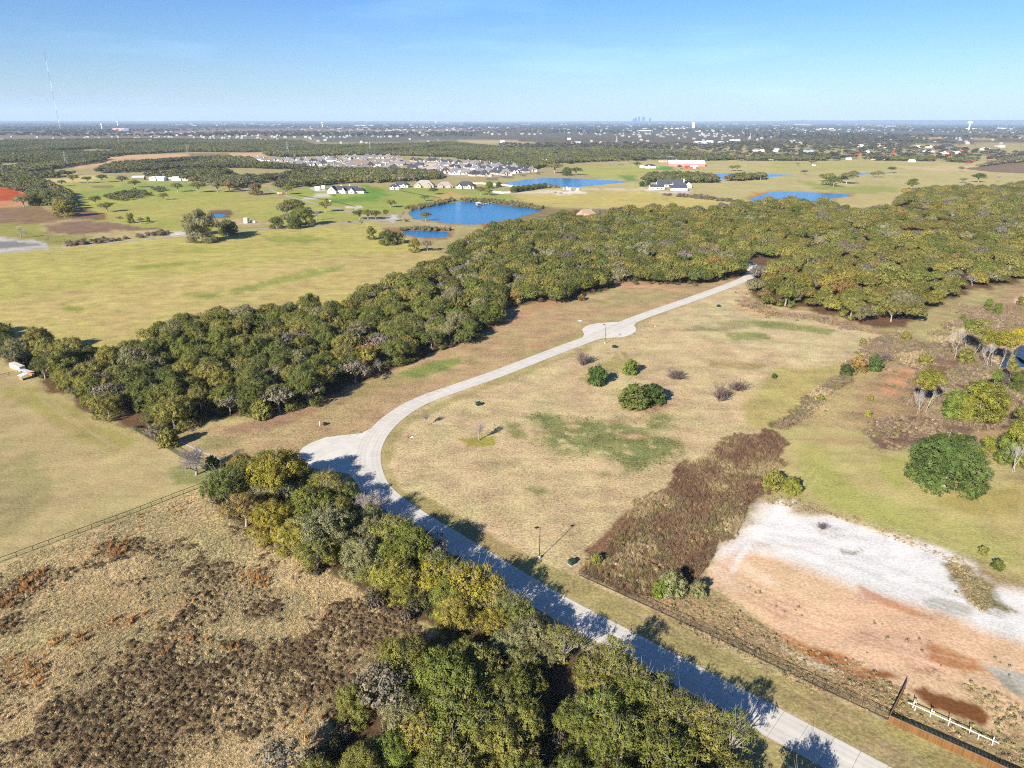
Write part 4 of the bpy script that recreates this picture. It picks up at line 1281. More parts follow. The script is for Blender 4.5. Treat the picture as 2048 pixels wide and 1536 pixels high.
for s in range(3):
    me, C, Rr = crown_mesh("willow_crown", 240 + s, 3.3, 0.4, 9.0, 17, 360, 0.13, 30, M_LEAF, ragged=0.2, lobe_r=(0.24, 0.42), clump_r=0.42, flat=1.3, low=-0.9, skirt=8)
    WILLOW.append((me, limb_mesh("willow_trunk", 90 + s, [c for c in C[1:9]], 1.6, 0.16, M_PALE_BARK)))
COTTON = []
for s in range(3):
    me, C, Rr = crown_mesh("cottonwood_crown", 250 + s, 2.6, 3.4, 11.5, 12, 170, 0.12, 22, M_LEAF, ragged=0.3, lobe_r=(0.26, 0.42), clump_r=0.55, flat=1.1, low=-0.8, inner=0.05)
    tr = bare_mesh("cottonwood_trunk", 95 + s, 10.5, 0.30, 0.06, M_PALE_BARK, 4, 3, 0.8).mesh("cottonwood_trunk", M_PALE_BARK)
    COTTON.append((me, tr))
SHRUB = []
for s in range(3):
    m = MB()
    rg = random.Random(500 + s)
    for k in range(46):
        a, t = rg.uniform(0, 6.28), rg.uniform(0.1, 1.05)
        e = Vector((math.cos(a) * math.sin(t), math.sin(a) * math.sin(t), math.cos(t))) * rg.uniform(1.3, 2.2)
        m.tube((rg.gauss(0, .2), rg.gauss(0, .2), -.05), e, 0.045, 0.015, 3, False)
        for q in range(7):
            b0 = e * rg.uniform(.35, 1)
            m.tube(b0, b0 + Vector((rg.gauss(0, .3), rg.gauss(0, .3), rg.uniform(.05, .5))), 0.022, 0.006, 3, False)
    SHRUB.append(m.mesh("bare_shrub", M_DARKTWIG))

TINTS = {
    "dark green": (0.104, 0.114, 0.030), "green": (0.132, 0.137, 0.031), "olive": (0.168, 0.153, 0.040), "olive-gold": (0.205, 0.170, 0.040),
    "rust-brown": (0.200, 0.130, 0.046), "grey-green": (0.180, 0.166, 0.078), "yellow-green": (0.165, 0.155, 0.030), "bright yellow": (0.36, 0.27, 0.03),
    "golden": (0.205, 0.165, 0.030), "deep green": (0.064, 0.088, 0.026), "fresh green": (0.13, 0.155, 0.030), "grey-brown": (0.155, 0.13, 0.095),
}


def leafy(name, label, cat, kind, loc, tint, scale=1.0, rz=None, group=None, sz=1.0, trunk_name="trunk"):
    me, tr = kind
    o = thing(name, label, cat, loc, rnd.uniform(0, 6.28) if rz is None else rz, group)
    o.scale = (scale, scale, scale * sz)
    if tr is not None:
        add(trunk_name, tr, o)
    c = add("crown", me, o)
    t = TINTS[tint] if isinstance(tint, str) else tint
    j = rnd.uniform(0.9, 1.1)
    c.color = (t[0] * j, t[1] * j * rnd.uniform(0.96, 1.05), t[2] * j, 1)
    return o


# ------------------------------------------------------------------ vegetation: the woods
def fill(poly, spacing, rng, holes=(), pad=0.0):
    P = gps(poly)
    A = np.array([(p.x, p.y) for p in P])
    x0, y0 = A.min(0)
    x1, y1 = A.max(0)
    nx, ny = int((x1 - x0) / spacing) + 1, int((y1 - y0) / (spacing * 0.866)) + 1
    gx, gy = np.meshgrid(np.arange(nx), np.arange(ny))
    X = x0 + (gx + 0.5 * (gy % 2)) * spacing + rng.uniform(-.36, .36, gx.shape) * spacing
    Y = y0 + gy * spacing * 0.866 + rng.uniform(-.36, .36, gx.shape) * spacing
    X, Y = X.ravel(), Y.ravel()
    ok = poly_sdf(P, X, Y) < -pad
    for h in holes:
        ok &= ~in_poly(gps(h), X, Y)
    return np.stack([X[ok], Y[ok]], axis=1)


def scatter(name, pts, scale, rot, tint, src, which, label, kind="stuff", tilt=0.0):
    """one mass of plants: real geometry instanced on surveyed points"""
    n = len(pts)
    me = bpy.data.meshes.new(name)
    me.vertices.add(n)
    me.vertices.foreach_set("co", np.asarray(pts, dtype=np.float32).ravel())
    e = np.zeros((n, 3), dtype=np.float32)
    e[:, 2] = rot
    if tilt:
        e[:, :2] = RNG.normal(0, tilt, (n, 2))
    for an, ty, arr, key in (("rot", 'FLOAT_VECTOR', e, "vector"), ("siz", 'FLOAT_VECTOR', np.asarray(scale, dtype=np.float32), "vector"), ("tint", 'FLOAT_COLOR', np.hstack([tint, np.ones((n, 1))]), "color"),
                             ("which", 'INT', np.asarray(which), "value")):
        at = me.attributes.new(an, ty, 'POINT')
        at.data.foreach_set(key, np.asarray(arr, dtype=np.int32 if ty == 'INT' else np.float32).ravel())
    o = add(name, me)
    tag(o, label, None, None, kind)
    g = bpy.data.node_groups.new(name + "_scatter", 'GeometryNodeTree')
    g.interface.new_socket("Geometry", in_out='INPUT', socket_type='NodeSocketGeometry')
    g.interface.new_socket("Geometry", in_out='OUTPUT', socket_type='NodeSocketGeometry')
    gi, go = g.nodes.new("NodeGroupInput"), g.nodes.new("NodeGroupOutput")
    jn = g.nodes.new("GeometryNodeJoinGeometry")

    def named(an, ty):
        q = g.nodes.new("GeometryNodeInputNamedAttribute")
        q.data_type = ty
        q.inputs["Name"].default_value = an
        return q.outputs["Attribute"]

    for i, so in enumerate(src):
        oi = g.nodes.new("GeometryNodeObjectInfo")
        oi.inputs["Object"].default_value = so
        oi.inputs["As Instance"].default_value = True
        iop = g.nodes.new("GeometryNodeInstanceOnPoints")
        cmp_ = g.nodes.new("FunctionNodeCompare")
        cmp_.data_type = 'INT'
        cmp_.operation = 'EQUAL'
        g.links.new(named("which", 'INT'), cmp_.inputs[2])
        cmp_.inputs[3].default_value = i
        g.links.new(gi.outputs[0], iop.inputs["Points"])
        g.links.new(cmp_.outputs[0], iop.inputs["Selection"])
        g.links.new(oi.outputs["Geometry"], iop.inputs["Instance"])
        g.links.new(named("rot", 'FLOAT_VECTOR'), iop.inputs["Rotation"])
        g.links.new(named("siz", 'FLOAT_VECTOR'), iop.inputs["Scale"])
        g.links.new(iop.outputs[0], jn.inputs[0])
    g.links.new(jn.outputs[0], go.inputs[0])
    md = o.modifiers.new("scatter", 'NODES')
    md.node_group = g
    return o


def source(name, me):
    return bpy.data.objects.new(name, me)       # not linked: only its shape is used


def vary(tints, n, rng, jit=0.12, weights=None):
    T_ = np.array([TINTS[t] if isinstance(t, str) else t for t in tints])
    i = rng.choice(len(T_), n, p=weights)
    return T_[i] * rng.uniform(1 - jit, 1 + jit, (n, 1)) * rng.uniform(0.95, 1.05, (n, 3)), i


LOD1 = [source("wood_oak", crown_mesh("wood_oak", 300 + s, 6.2, 0.3, 8.4, 11, 520, 0.2, 13, M_LEAF_I, clump_r=0.42, inner=0.05, ragged=0.14, lobe_r=(0.28, 0.44), low=-0.6)[0]) for s in range(5)]
LOD2 = [source("far_oak", crown_mesh("far_oak", 320 + s, 6.0, 0.2, 8.6, 10, 90, 0.85, 4, M_LEAF_I, clump_r=0.8, inner=0.1)[0]) for s in range(4)]
M_TWIG_I = simple("winter_twigs", (0.26, 0.235, 0.215), 0.95)
BARE_I = source("wood_bare", bare_mesh("wood_bare", 777, 9, 0.7, 0.2, M_TWIG_I, 4, 4).mesh("wood_bare", M_TWIG_I))

# hand-picked trees along the concrete road: (u, v of crown centre, crown radius in px, tint)
ROAD_TREES = [(455, 990, 55, "dark green"), (505, 962, 42, "green"), (556, 968, 62, "golden"), (488, 1022, 46, "rust-brown"), (540, 1042, 46, "golden"),
              (622, 1020, 52, "green"), (630, 992, 36, "olive-gold"), (692, 992, 36, "dark green"), (682, 1022, 42, "olive"), (590, 1072, 44, "olive-gold"), (650, 1075, 62, "grey-green"),
              (632, 1112, 48, "olive"), (735, 1065, 38, "grey-green"), (792, 1068, 50, "olive"), (722, 1112, 46, "grey-green"), (826, 1110, 66, "green"),
              (884, 1090, 46, "grey-brown"), (790, 1158, 52, "olive-gold"), (745, 1150, 38, "olive"), (880, 1165, 58, "golden"), (960, 1185, 62, "golden"), (910, 1228, 46, "olive-gold"),
              (990, 1245, 46, "golden"), (1062, 1268, 54, "grey-green"), (1096, 1300, 36, "grey-green"), (1000, 1150, 28, "olive"),
              (800, 1322, 58, "olive"), (760, 1385, 62, "grey-brown"), (705, 1402, 44, "olive"), (900, 1375, 76, "green"), (962, 1335, 56, "olive"), (1022, 1385, 62, "green"),
              (1040, 1440, 60, "olive"), (930, 1450, 82, "green"), (850, 1472, 58, "olive-gold"), (785, 1488, 52, "fresh green"), (1000, 1496, 62, "olive"), (1192, 1362, 58, "olive"),
              (1236, 1342, 54, "olive-gold"), (1205, 1432, 66, "green"), (1290, 1395, 70, "green"), (1336, 1452, 74, "olive"), (1242, 1496, 70, "green"), (1400, 1490, 66, "olive"),
              (1440, 1455, 46, "olive-gold"), (1330, 1536, 80, "green"), (1462, 1545, 60, "olive"), (1140, 1545, 50, "dark green"), (900, 1545, 70, "olive"), (1050, 1560, 60, "green"),
              (560, 1520, 56, "grey-brown"), (625, 1545, 48, "olive"), (1590, 1610, 70, "olive"), (1680, 1660, 60, "olive-gold"), (1240, 1600, 80, "green"), (1400, 1600, 80, "olive")]
belt = fill(BELT, 11.2, RNG)
big = fill(BIGWOOD, 12.2, RNG, CLEARINGS)
keep = poly_sdf([p for p in road_pts], belt[:, 0], belt[:, 1])


def road_clear(P, d):
    R = np.array([(p + n * ROAD_W / 2)[:2] for p, n in zip(road_pts, road_n)])
    return np.array([np.min(np.hypot(R[:, 0] - x, R[:, 1] - y)) > d for x, y in P])


belt = belt[road_clear(belt, 8.0)]
big = big[road_clear(big, 8.0)]
house_hole = gp(1172, 440)
cand = []
for u, v, r, t in ROAD_TREES:
    p = gp(u, v, 5.0)
    s = r / px_m(p) / 5.6
    cand.append([p.x, p.y, s, t, "road", px_m(p) * s * 3])
RGAPS = [[(850, 1268), (950, 1262), (1010, 1310), (930, 1335), (860, 1325)], [(1085, 1305), (1150, 1310), (1160, 1400), (1150, 1540), (1090, 1540), (1095, 1400)], [(640, 1440), (760, 1440), (720, 1536), (600, 1560)]]
rfill = fill(ROADSIDE, 6.6, RNG, RGAPS, 2.0)
rfill = rfill[road_clear(rfill, 14.0)]
for x, y in rfill:
    if min(math.hypot(x - c[0], y - c[1]) for c in cand) < 3.6:
        continue
    s = rnd.uniform(0.68, 0.95)
    cand.append([x, y, s, rnd.choices(["green", "olive", "olive-gold", "grey-green", "golden"], [.3, .4, .15, .1, .05])[0], "road", 9 * s])
for c in cand:                       # keep the crowns clear of the carriageway
    p = Vector((c[0], c[1], 0))
    j = min(range(len(road_pts)), key=lambda k: (road_pts[k] - p).length)
    off = (p - road_pts[j]).dot(road_n[j]) - ROAD_W
    need = 8.8 * c[2]
    if -4 < off < need:
        p += road_n[j] * (need - off) * 0.9
        c[0], c[1] = p.x, p.y
row_px = [(790, 1052), (826, 1078), (858, 1102), (895, 1128), (930, 1150), (962, 1172), (1000, 1196), (1034, 1222), (1066, 1246), (1150, 1300), (1240, 1352), (1290, 1382), (1345, 1412), (1395, 1440), (1445, 1468), (1490, 1496), (735, 1000), (712, 985)]
for i, (u, v) in enumerate(row_px):
    p = gp(u, v)
    j = min(range(len(road_pts)), key=lambda k: (road_pts[k] - p).length)
    q = road_pts[j] + road_n[j] * (ROAD_W + rnd.uniform(9.5, 12.0))
    cand.append([q.x, q.y, rnd.uniform(0.84, 1.04), rnd.choice(["olive", "olive-gold", "green", "grey-green", "olive"]), "row", 9.0])
for zone, P in (("belt", belt), ("wood", big)):
    for x, y in P:
        if math.hypot(x - house_hole.x, y - house_hole.y) < 24:
            continue
        if zone == "belt":
            t = rnd.choices(["dark green", "green", "olive", "olive-gold", "grey-green", "rust-brown", "grey-brown"], [0.26, 0.26, 0.30, 0.06, 0.08, 0.01, 0.03])[0]
        else:
            near = y < 520
            t = rnd.choices(["green", "olive", "olive-gold", "grey-green", "golden", "rust-brown", "grey-brown"], [0.26, 0.46, 0.12 + 0.06 * near, 0.10, 0.01 + 0.04 * near, 0.01 + .03 * near, 0.03])[0]
        s = rnd.uniform(0.92, 1.42) if zone == "belt" else rnd.choice([rnd.uniform(0.75, 1.1), rnd.uniform(1.0, 1.5)])
        if zone == "wood" and vnoise(np.array([x / 34.0]), np.array([y / 34.0]), 63)[0] < 0.16:
            continue
        cand.append([x, y, s, t, zone, px_m((x, y, 0)) * s])
cand.sort(key=lambda c: -c[5])
N_OAK = 292
solo, mass = cand[:N_OAK], cand[N_OAK:]

# names of places that help to tell the oaks apart
MARKS = [("the metal-roofed shed", gp(45, 745)), ("the corner of the green mesh fence", gp(275, 862)), ("the first turnaround", gp(600, 905)), ("the bare bank by the road", gp(700, 780)),
         ("the bright grass strip", gp(870, 735)), ("the red bare ground", gp(1040, 640)), ("the second turnaround", gp(1200, 620)), ("the road's entry into the wood", gp(1490, 560)),
         ("the tall street lamp", gp(1060, 1150)), ("the iron field fence", gp(430, 975)), ("the yellow sapling", gp(665, 1105)), ("the bend of the road", gp(760, 1040)),
         ("the dark gap in the trees", gp(900, 1280)), ("the driveway gap", gp(1130, 1320)), ("the brown thicket", gp(780, 1270)), ("the pasture's low end", gp(250, 690)),
         ("the pasture's green stripe", gp(650, 640)), ("the pasture's far corner", gp(850, 580)), ("the scrub ditch", gp(1830, 660)), ("the orange oaks", gp(1680, 630)), ("the bare lot's far end", gp(1600, 610)),
         ("the cottonwoods", gp(1930, 600)), ("the wooden fence", gp(1560, 1500)), ("the lone bare tree", gp(400, 920))]
ZN = {"row": ("thin-leaved roadside oak", "oaks along the concrete road"), "road": ("roadside oak", "oaks along the concrete road"), "belt": ("belt oak", "oaks of the long tree belt"), "wood": ("wood oak", "oaks on the front of the great wood")}
SIZEW = [(1.02, "small"), (1.17, "medium"), (1.3, "broad"), (9, "very broad")]
by_key = {}
for c in solo:
    x, y, s, t, z, _ = c
    P = Vector((x, y, 0))
    ds = sorted(((P - m[1]).length, m[0]) for m in MARKS)
    sw = next(w for lim, w in SIZEW if s < lim)
    by_key.setdefault((t, z, sw, ds[0][1]), []).append((ds[0][0], c))
ORD = ["nearest to", "second from", "third from", "fourth from", "fifth from", "sixth from", "seventh from", "eighth from", "ninth from", "tenth from", "eleventh from", "twelfth from"]
solo_n = 0
for (t, z, sw, mk), lst in by_key.items():
    lst.sort(key=lambda q: q[0])
    for k, (d, c) in enumerate(lst):
        x, y, s = c[0], c[1], c[2]
        if len(lst) == 1:
            lab = f"{sw} {t} {ZN[z][0]} by {mk}"
        else:
            lab = f"{sw} {t} {ZN[z][0]}, {ORD[min(k, 11)]} {mk}"
        tc_ = TINTS[t] if z in ("road", "row") else tuple(np.array(TINTS[t]) * (1.02, 0.98, 1.05))
        o = leafy("oak_tree", lab, "tree", rnd.choice(THIN_OAKS) if z == "row" else rnd.choice(OPEN_OAKS) if (z == "road" and (rnd.random() < 0.35 or not road_clear([(x, y)], 16)[0])) or rnd.random() < 0.12 else OAKS[rnd.randrange(len(OAKS))], (x, y, 0), tc_, s, group=ZN[z][1], sz=rnd.uniform(0.88, 1.12))
        if t == "grey-brown":
            next(q for q in o.children if q.name.startswith("crown")).data = SPARSE
        solo_n += 1

P = np.array([(c[0], c[1], 0) for c in mass])
n = len(P)
ti = np.array([TINTS[c[3]] for c in mass]) * RNG.uniform(0.76, 1.2, (n, 1)) * RNG.uniform(0.94, 1.06, (n, 3)) * np.array([0.98, 0.95, 1.06])
sc = np.array([c[2] for c in mass])
wh = RNG.integers(0, 5, n)
wh[RNG.uniform(size=n) < 0.05] = 5
scatter("woodland", P, np.stack([sc, sc, sc * RNG.uniform(0.85, 1.15, n)], 1), RNG.uniform(0, 6.28, n), ti, LOD1 + [BARE_I], wh, "olive oak wood stretching away behind the lots")

# undergrowth inside the woods and along the edges
fp, ft, fs = [], [], []
for k, poly in enumerate(FARWOODS):
    hill = k == 10
    q = fill(poly, 8.5 if k in (7, 8) else (11.0 if k not in (4, 5, 6, 10) else 9.0), RNG)
    tn, _ = vary(["grey-brown", "grey-green", (0.105, 0.085, 0.075)] if hill else [(0.085, 0.092, 0.030), (0.105, 0.110, 0.032), (0.130, 0.120, 0.040), (0.120, 0.115, 0.06), (0.13, 0.11, 0.08), (0.14, 0.10, 0.045)], len(q), RNG, 0.15,
                 [0.3, 0.2, 0.5] if hill else [0.26, 0.2, 0.26, 0.16, 0.08, 0.04])
    for (x, y), t_ in zip(q, tn):
        if k < 4:
            w_ = vnoise(np.array([x / 110.0]), np.array([y / 190.0]), 15 + k)[0]
            if w_ < 0.2:
                continue
            t_ = t_ * (0.72 + 0.6 * w_)
        fp.append((x, y, knoll_z(x, y)))
        ft.append(t_)
        fs.append(RNG.uniform(0.8, 1.3) * (0.55 if k in (7, 8, 11, 12) else (0.7 if hill else 1.0)))
n = len(fp)
fs = np.array(fs)
scatter("far_woods", fp, np.stack([fs, fs, fs], 1), RNG.uniform(0, 6.28, n), np.array(ft), LOD2, RNG.integers(0, 4, n), "distant belts and blocks of dark oak wood")

# scattered far trees over the plain, thinning into streaks
px_, sz_ = [], []
for band, (v0, v1, cnt, thr) in enumerate([(249, 262, 2600, 0.5), (262, 278, 4200, 0.44), (276, 300, 2600, 0.5), (292, 322, 700, 0.55), (286, 322, 1500, 0.52), (246, 262, 2500, 0.4)]):
    for _ in range(cnt):
        u, v = rnd.uniform(-150, 2200), rnd.uniform(v0, v1)
        if v > 274 and u < 1000:
            continue
        p = gp(u, v)
        if vnoise(np.array([p.x / 700]), np.array([p.y / 1500]), 44)[0] < thr:
            continue
        px_.append((p.x, p.y, 0))
        sz_.append(rnd.uniform(0.8, 1.6) * (1.0 if v > 285 else 1.5))
n = len(px_)
sz_ = np.array(sz_)
tn, _ = vary([(0.055, 0.062, 0.036), (0.075, 0.074, 0.04), (0.085, 0.08, 0.06), (0.10, 0.085, 0.07)], n, RNG, 0.2)
scatter("plain_trees", px_, np.stack([sz_ * 1.3, sz_ * 1.3, sz_], 1), RNG.uniform(0, 6.28, n), tn, LOD2, RNG.integers(0, 4, n), "scattered trees over the distant plain")

# ------------------------------------------------------------------ vegetation: trees standing alone, shrubs, willows
def h_of(p, px):
    return px / px_m(p)


FIELD = [  # (base u, v, height px, shape, tint, what sets it apart)
    (405, 484, 62, "oak", "grey-green", "tall oak at the pasture edge, rising beside a rounder one"), (457, 471, 34, "round", "dark green", "round oak just behind the tallest pasture oak"),
    (398, 470, 44, "oak", "olive", "oak leaning over the gravel pad beside the tallest pasture oak"),
    (130, 434, 38, "oak", "golden", "golden-brown oak on the ploughed corner"), (72, 411, 27, "oak", "dark green", "dark oak in front of the red earth"), (99, 411, 29, "oak", "green", "green oak beside the dark one by the red earth"), (122, 420, 30, "oak", "grey-green", "grey-green oak behind the golden-brown one"),
    (48, 413, 22, "oak", "grey-green", "pale oak at the foot of the red earth"),
    (215, 424, 19, "oak", "olive", "small oak alone on the grass above the ploughed strip"), (191, 409, 17, "oak", "green", "little dark oak at the end of the thicket row"), (327, 400, 14, "oak", "grey-green", "wispy oak in the middle of the far lawn"), (345, 405, 9, "bare", "grey-brown", "low bare tree beside the wispy oak"),
    (356, 384, 18, "oak", "olive", "neat round oak alone on the lawn below the white houses"), (397, 385, 21, "oak", "olive", "oak at the lawn's wooded edge, first of a pair"), (388, 372, 18, "oak", "rust-brown", "brownish oak close to the wood above the lawn"), (435, 385, 22, "oak", "grey-green", "greyish oak standing before the dirt track"), (459, 384, 22, "oak", "rust-brown", "reddish oak beside the dirt track"), (512, 390, 26, "oak", "rust-brown", "brown oak at the field corner by the country road"),
    (270, 375, 15, "oak", "olive", "oak near the shed at the top of the lawn"), (245, 368, 16, "oak", "grey-brown", "thin grey oak in the hedge above the lawn"), (124, 372, 12, "oak", "olive", "small oak at the end of the top hedge"), (147, 366, 16, "oak", "olive", "rounded oak in the top hedge by the yellow field"), (176, 366, 13, "oak", "dark green", "dark low oak in the top hedge"), (205, 365, 16, "oak", "dark green", "dark dome-shaped oak by the yellow field"),
    (42, 476, 24, "bare", "grey-brown", "thin bare tree by the white drive"), (99, 486, 15, "bare", "grey-brown", "low spreading bare tree beside the drive entrance"), (171, 485, 11, "bare", "grey-brown", "tiny bare tree along the country road"),
    (262, 446, 22, "willow", "yellow-green", "loose yellow-green tree in the thicket by the ploughed strip"), (297, 444, 12, "willow", "fresh green", "small bright tree at the thicket's end"), (282, 448, 13, "sparse", "grey-brown", "grey scrub tree in the thicket"), (240, 444, 12, "sparse", "rust-brown", "brown scrub tree at the thicket's start"),
    (574, 389, 17, "oak", "grey-green", "oak by the road behind the orange truck"), (553, 457, 26, "oak", "dark green", "lowest oak of the roadside clump"), (589, 457, 27, "oak", "dark green", "dark oak at the foot of the roadside clump"), (610, 451, 40, "oak", "green", "green oak on the roadside clump's bare-tree side"), (575, 438, 36, "oak", "grey-green", "large oak topping the roadside clump"), (596, 430, 34, "oak", "green", "oak at the back of the roadside clump"), (582, 420, 22, "oak", "golden", "gold-topped oak peeping over the roadside clump"),
    (652, 424, 22, "oak", "olive-gold", "golden oak beside the country road's bend"), (634, 441, 22, "bare", "grey-brown", "bare grey tree beside the roadside clump"),
    (719, 439, 19, "oak", "dark green", "first oak of the trio on the lane's inner side"), (736, 439, 20, "oak", "olive", "middle oak of the trio by the lane"), (752, 439, 18, "oak", "dark green", "last oak of the trio by the lane, towards the pond"), (772, 445, 28, "cotton", "yellow-green", "slender yellow tree at the pond's lane corner"),
    (724, 456, 17, "bare", "grey-brown", "little bare tree on the green pasture's far edge"), (743, 479, 25, "oak", "olive", "oak on the pasture edge by the red pond bank"), (776, 490, 34, "oak", "dark green", "dark spreading oak beside the small pond"), (796, 487, 28, "oak", "grey-green", "grey-green oak touching the small pond's bank"), (829, 504, 26, "oak", "olive-gold", "yellowish oak where the tree belt begins"), (855, 503, 22, "sparse", "grey-brown", "half-bare tree where the belt begins"),
    (852, 442, 18, "oak", "green", "single green oak on the dam of the blue pond"), (807, 441, 22, "bare", "grey-brown", "brown bare tree at the pond's inlet"), (782, 415, 15, "oak", "olive", "oak on the grass above the pond's inlet"), (849, 402, 12, "oak", "grey-green", "small oak above the pond reeds"), (867, 389, 13, "oak", "dark green", "dark oak on the lawn before the tan-roofed houses"),
    (962, 390, 16, "oak", "olive", "first oak by the white garden wall"), (978, 391, 13, "oak", "grey-green", "smaller oak by the white garden wall"), (979, 377, 15, "round", "fresh green", "bright green round tree behind the white wall"), (998, 374, 11, "round", "deep green", "small dark green tree on the water's side lawn"),
    (1109, 347, 21, "oak", "grey-green", "tall oak on the far lawn by the subdivision fence"), (1134, 351, 17, "round", "dark green", "wide dark oak above the long pond"), (1152, 350, 15, "oak", "dark green", "last oak of the clump above the long pond"),
    (1284, 373, 11, "round", "deep green", "little evergreen beside the compound's gate"), (1296, 371, 10, "round", "deep green", "second evergreen by the compound's guest house"), (1236, 329, 12, "oak", "olive", "oak on the lawn toward the white house"), (1256, 327, 12, "oak", "green", "oak right of the lane to the white house"), (1274, 335, 11, "oak", "dark green", "dark oak beside the small white shed"), (1359, 338, 8, "oak", "dark green", "small oak in front of the red arena"),
    (1479, 322, 12, "oak", "grey-green", "greyish oak at the pasture's hedge end"), (1464, 342, 11, "oak", "olive", "paired oak on the pasture before the arena"), (1474, 342, 12, "oak", "olive", "second of the paired oaks before the arena"), (1521, 360, 14, "oak", "grey-green", "oak at the end of the pondside thicket"), (1510, 360, 10, "oak", "green", "low oak in the pondside thicket"),
    (1394, 423, 11, "round", "green", "round-headed oak poking out of the great wood's edge"),
    (1595, 331, 5, "oak", "olive", "tiny tree on the far pasture"), (1623, 330, 10, "oak", "grey-brown", "small tree by a trailer on the far pasture"), (1608, 349, 9, "oak", "grey-brown", "grey little tree above the blue pond"),
    (1656, 370, 26, "oak", "olive", "biggest oak of the pond pasture group"), (1667, 374, 20, "oak", "dark green", "front oak of the pond pasture group"), (1645, 362, 14, "oak", "grey-green", "far oak of the pond pasture group"), (1683, 366, 14, "oak", "olive", "brownish-green oak behind the pond pasture group"), (1693, 368, 23, "oak", "grey-green", "tall oak next to the pond pasture group"), (1707, 355, 13, "oak", "olive", "oak behind the tall one by the water sliver"),
    (1746, 355, 11, "oak", "olive", "first of two oaks below the water sliver"), (1756, 355, 13, "oak", "grey-green", "second of two oaks below the water sliver"), (1782, 346, 13, "oak", "dark green", "dark oak at the end of the water sliver"), (1826, 369, 12, "oak", "dark green", "dark oak behind the great wood's tip"), (1823, 379, 17, "oak", "green", "broad oak at the great wood's tip"), (1922, 343, 10, "oak", "grey-brown", "rounded grey tree on the tan field"), (1956, 365, 18, "oak", "deep green", "dark oak on the tan field above the great wood"), (1996, 364, 14, "bare", "grey-brown", "bare tree on the tan field above the great wood"), (1926, 366, 10, "oak", "grey-green", "low tree at the great wood's back edge"),
    # around the concrete road
    (392, 950, 56, "bigbare", "grey-brown", "wide leafless tree at the meeting of two fences"), (744, 1040, 66, "bigbare", "grey-brown", "pale leafless tree beside the shaded road bend"),
    (958, 880, 40, "bare", "grey-brown", "spindly bare sapling on the lot in a ring of green grass"), (855, 852, 28, "bare", "grey-brown", "thin bare sapling near the road's curve"),
    (664, 1125, 46, "willow", "bright yellow", "small bright yellow sapling at the foot of the oaks"),
    (1032, 606, 30, "cedar", "rust-brown", "rust-brown young tree before the belt's red bank"), (1163, 601, 14, "cedar", "rust-brown", "low rusty bush at the belt's end"),
    (560, 826, 56, "sparse", "grey-brown", "grey thicket tree along the bare bank"), (620, 808, 46, "sparse", "grey-brown", "second grey thicket tree along the bare bank"), (525, 836, 40, "cedar", "olive", "bushy low tree at the thicket's corner"),
    (340, 892, 40, "cedar", "olive", "low bushes inside the mesh fence corner"), (310, 880, 30, "sparse", "grey-brown", "brushy little tree behind the mesh fence"), (425, 935, 26, "cedar", "dark green", "shrubby cedar next to the wide leafless tree"),
]
GEN = {"oak": (lambda: PAST_OAKS[rnd.randrange(4)], 9.8), "round": (lambda: ROUND[rnd.randrange(2)], 11.0), "willow": (lambda: WILLOW[rnd.randrange(3)], 9.4), "cotton": (lambda: COTTON[rnd.randrange(3)], 11.5),
       "cedar": (lambda: CEDAR[rnd.randrange(3)], 4.8), "sparse": (lambda: (SPARSE, OAKS[rnd.randrange(9)][1]), 9.2)}
NAME = {"oak": "pasture_oak", "round": "round_oak", "willow": "willow_tree", "cotton": "cottonwood", "cedar": "cedar_bush", "sparse": "scrub_tree"}
BIGBARE = [bare_mesh("spreading_limbs", 900 + s, 8.5, 0.85, 0.3, M_TWIG, 5, 5, 0.35).mesh("spreading_limbs", M_TWIG) for s in range(2)]


def mesh_top(me):
    a = np.empty(len(me.vertices) * 3, dtype=np.float32)
    me.vertices.foreach_get("co", a)
    return float(np.percentile(a[2::3], 99.7))


TOPS = {}


def bare_tree(label, p, h, big=False, group=None, mat_mesh=None):
    me = mat_mesh or (BIGBARE[rnd.randrange(2)] if big else BARE_T[rnd.randrange(3)])
    if me.name not in TOPS:
        TOPS[me.name] = mesh_top(me)
    o = add("bare_tree", me, None, p, rnd.uniform(0, 6.28), h / TOPS[me.name])
    return tag(o, label, "tree", group)


for u, v, hpx, kind, tint, lab in FIELD:
    p = gp(u, v)
    h = h_of(p, hpx)
    if kind in ("bare", "bigbare"):
        bare_tree(lab, p, h, kind == "bigbare")
    else:
        g, hh = GEN[kind]
        if kind == "oak" and hpx > 24:
            g, hh = (lambda: OAKS[rnd.randrange(9)]), 9.8
        o = leafy(NAME[kind], lab, "bush" if kind == "cedar" else "tree", g(), p, tint, h / hh, group="trees standing in the open fields" if kind == "oak" else None)
        if kind == "oak":
            w = rnd.uniform(1.1, 1.45) if hpx <= 24 else rnd.uniform(0.85, 1.05)
            o.scale.x *= w
            o.scale.y *= w

# the evergreen row beside the long pond
for i in range(7):
    f = i / 6
    p = gp(1027 + 62 * f, 385 - 9 * f)
    w = ["first", "second", "third", "fourth", "fifth", "sixth", "seventh"][i]
    leafy("round_oak", f"dark evergreen in the row below the long pond, {w} from the white wall", "tree", ROUND[i % 2], p, "deep green" if i % 2 else "dark green", h_of(p, 13 - 2 * f) / 11, group="evergreen row by the long pond")
# reeds round the blue pond and far hedges, too many to count, come below as stuff

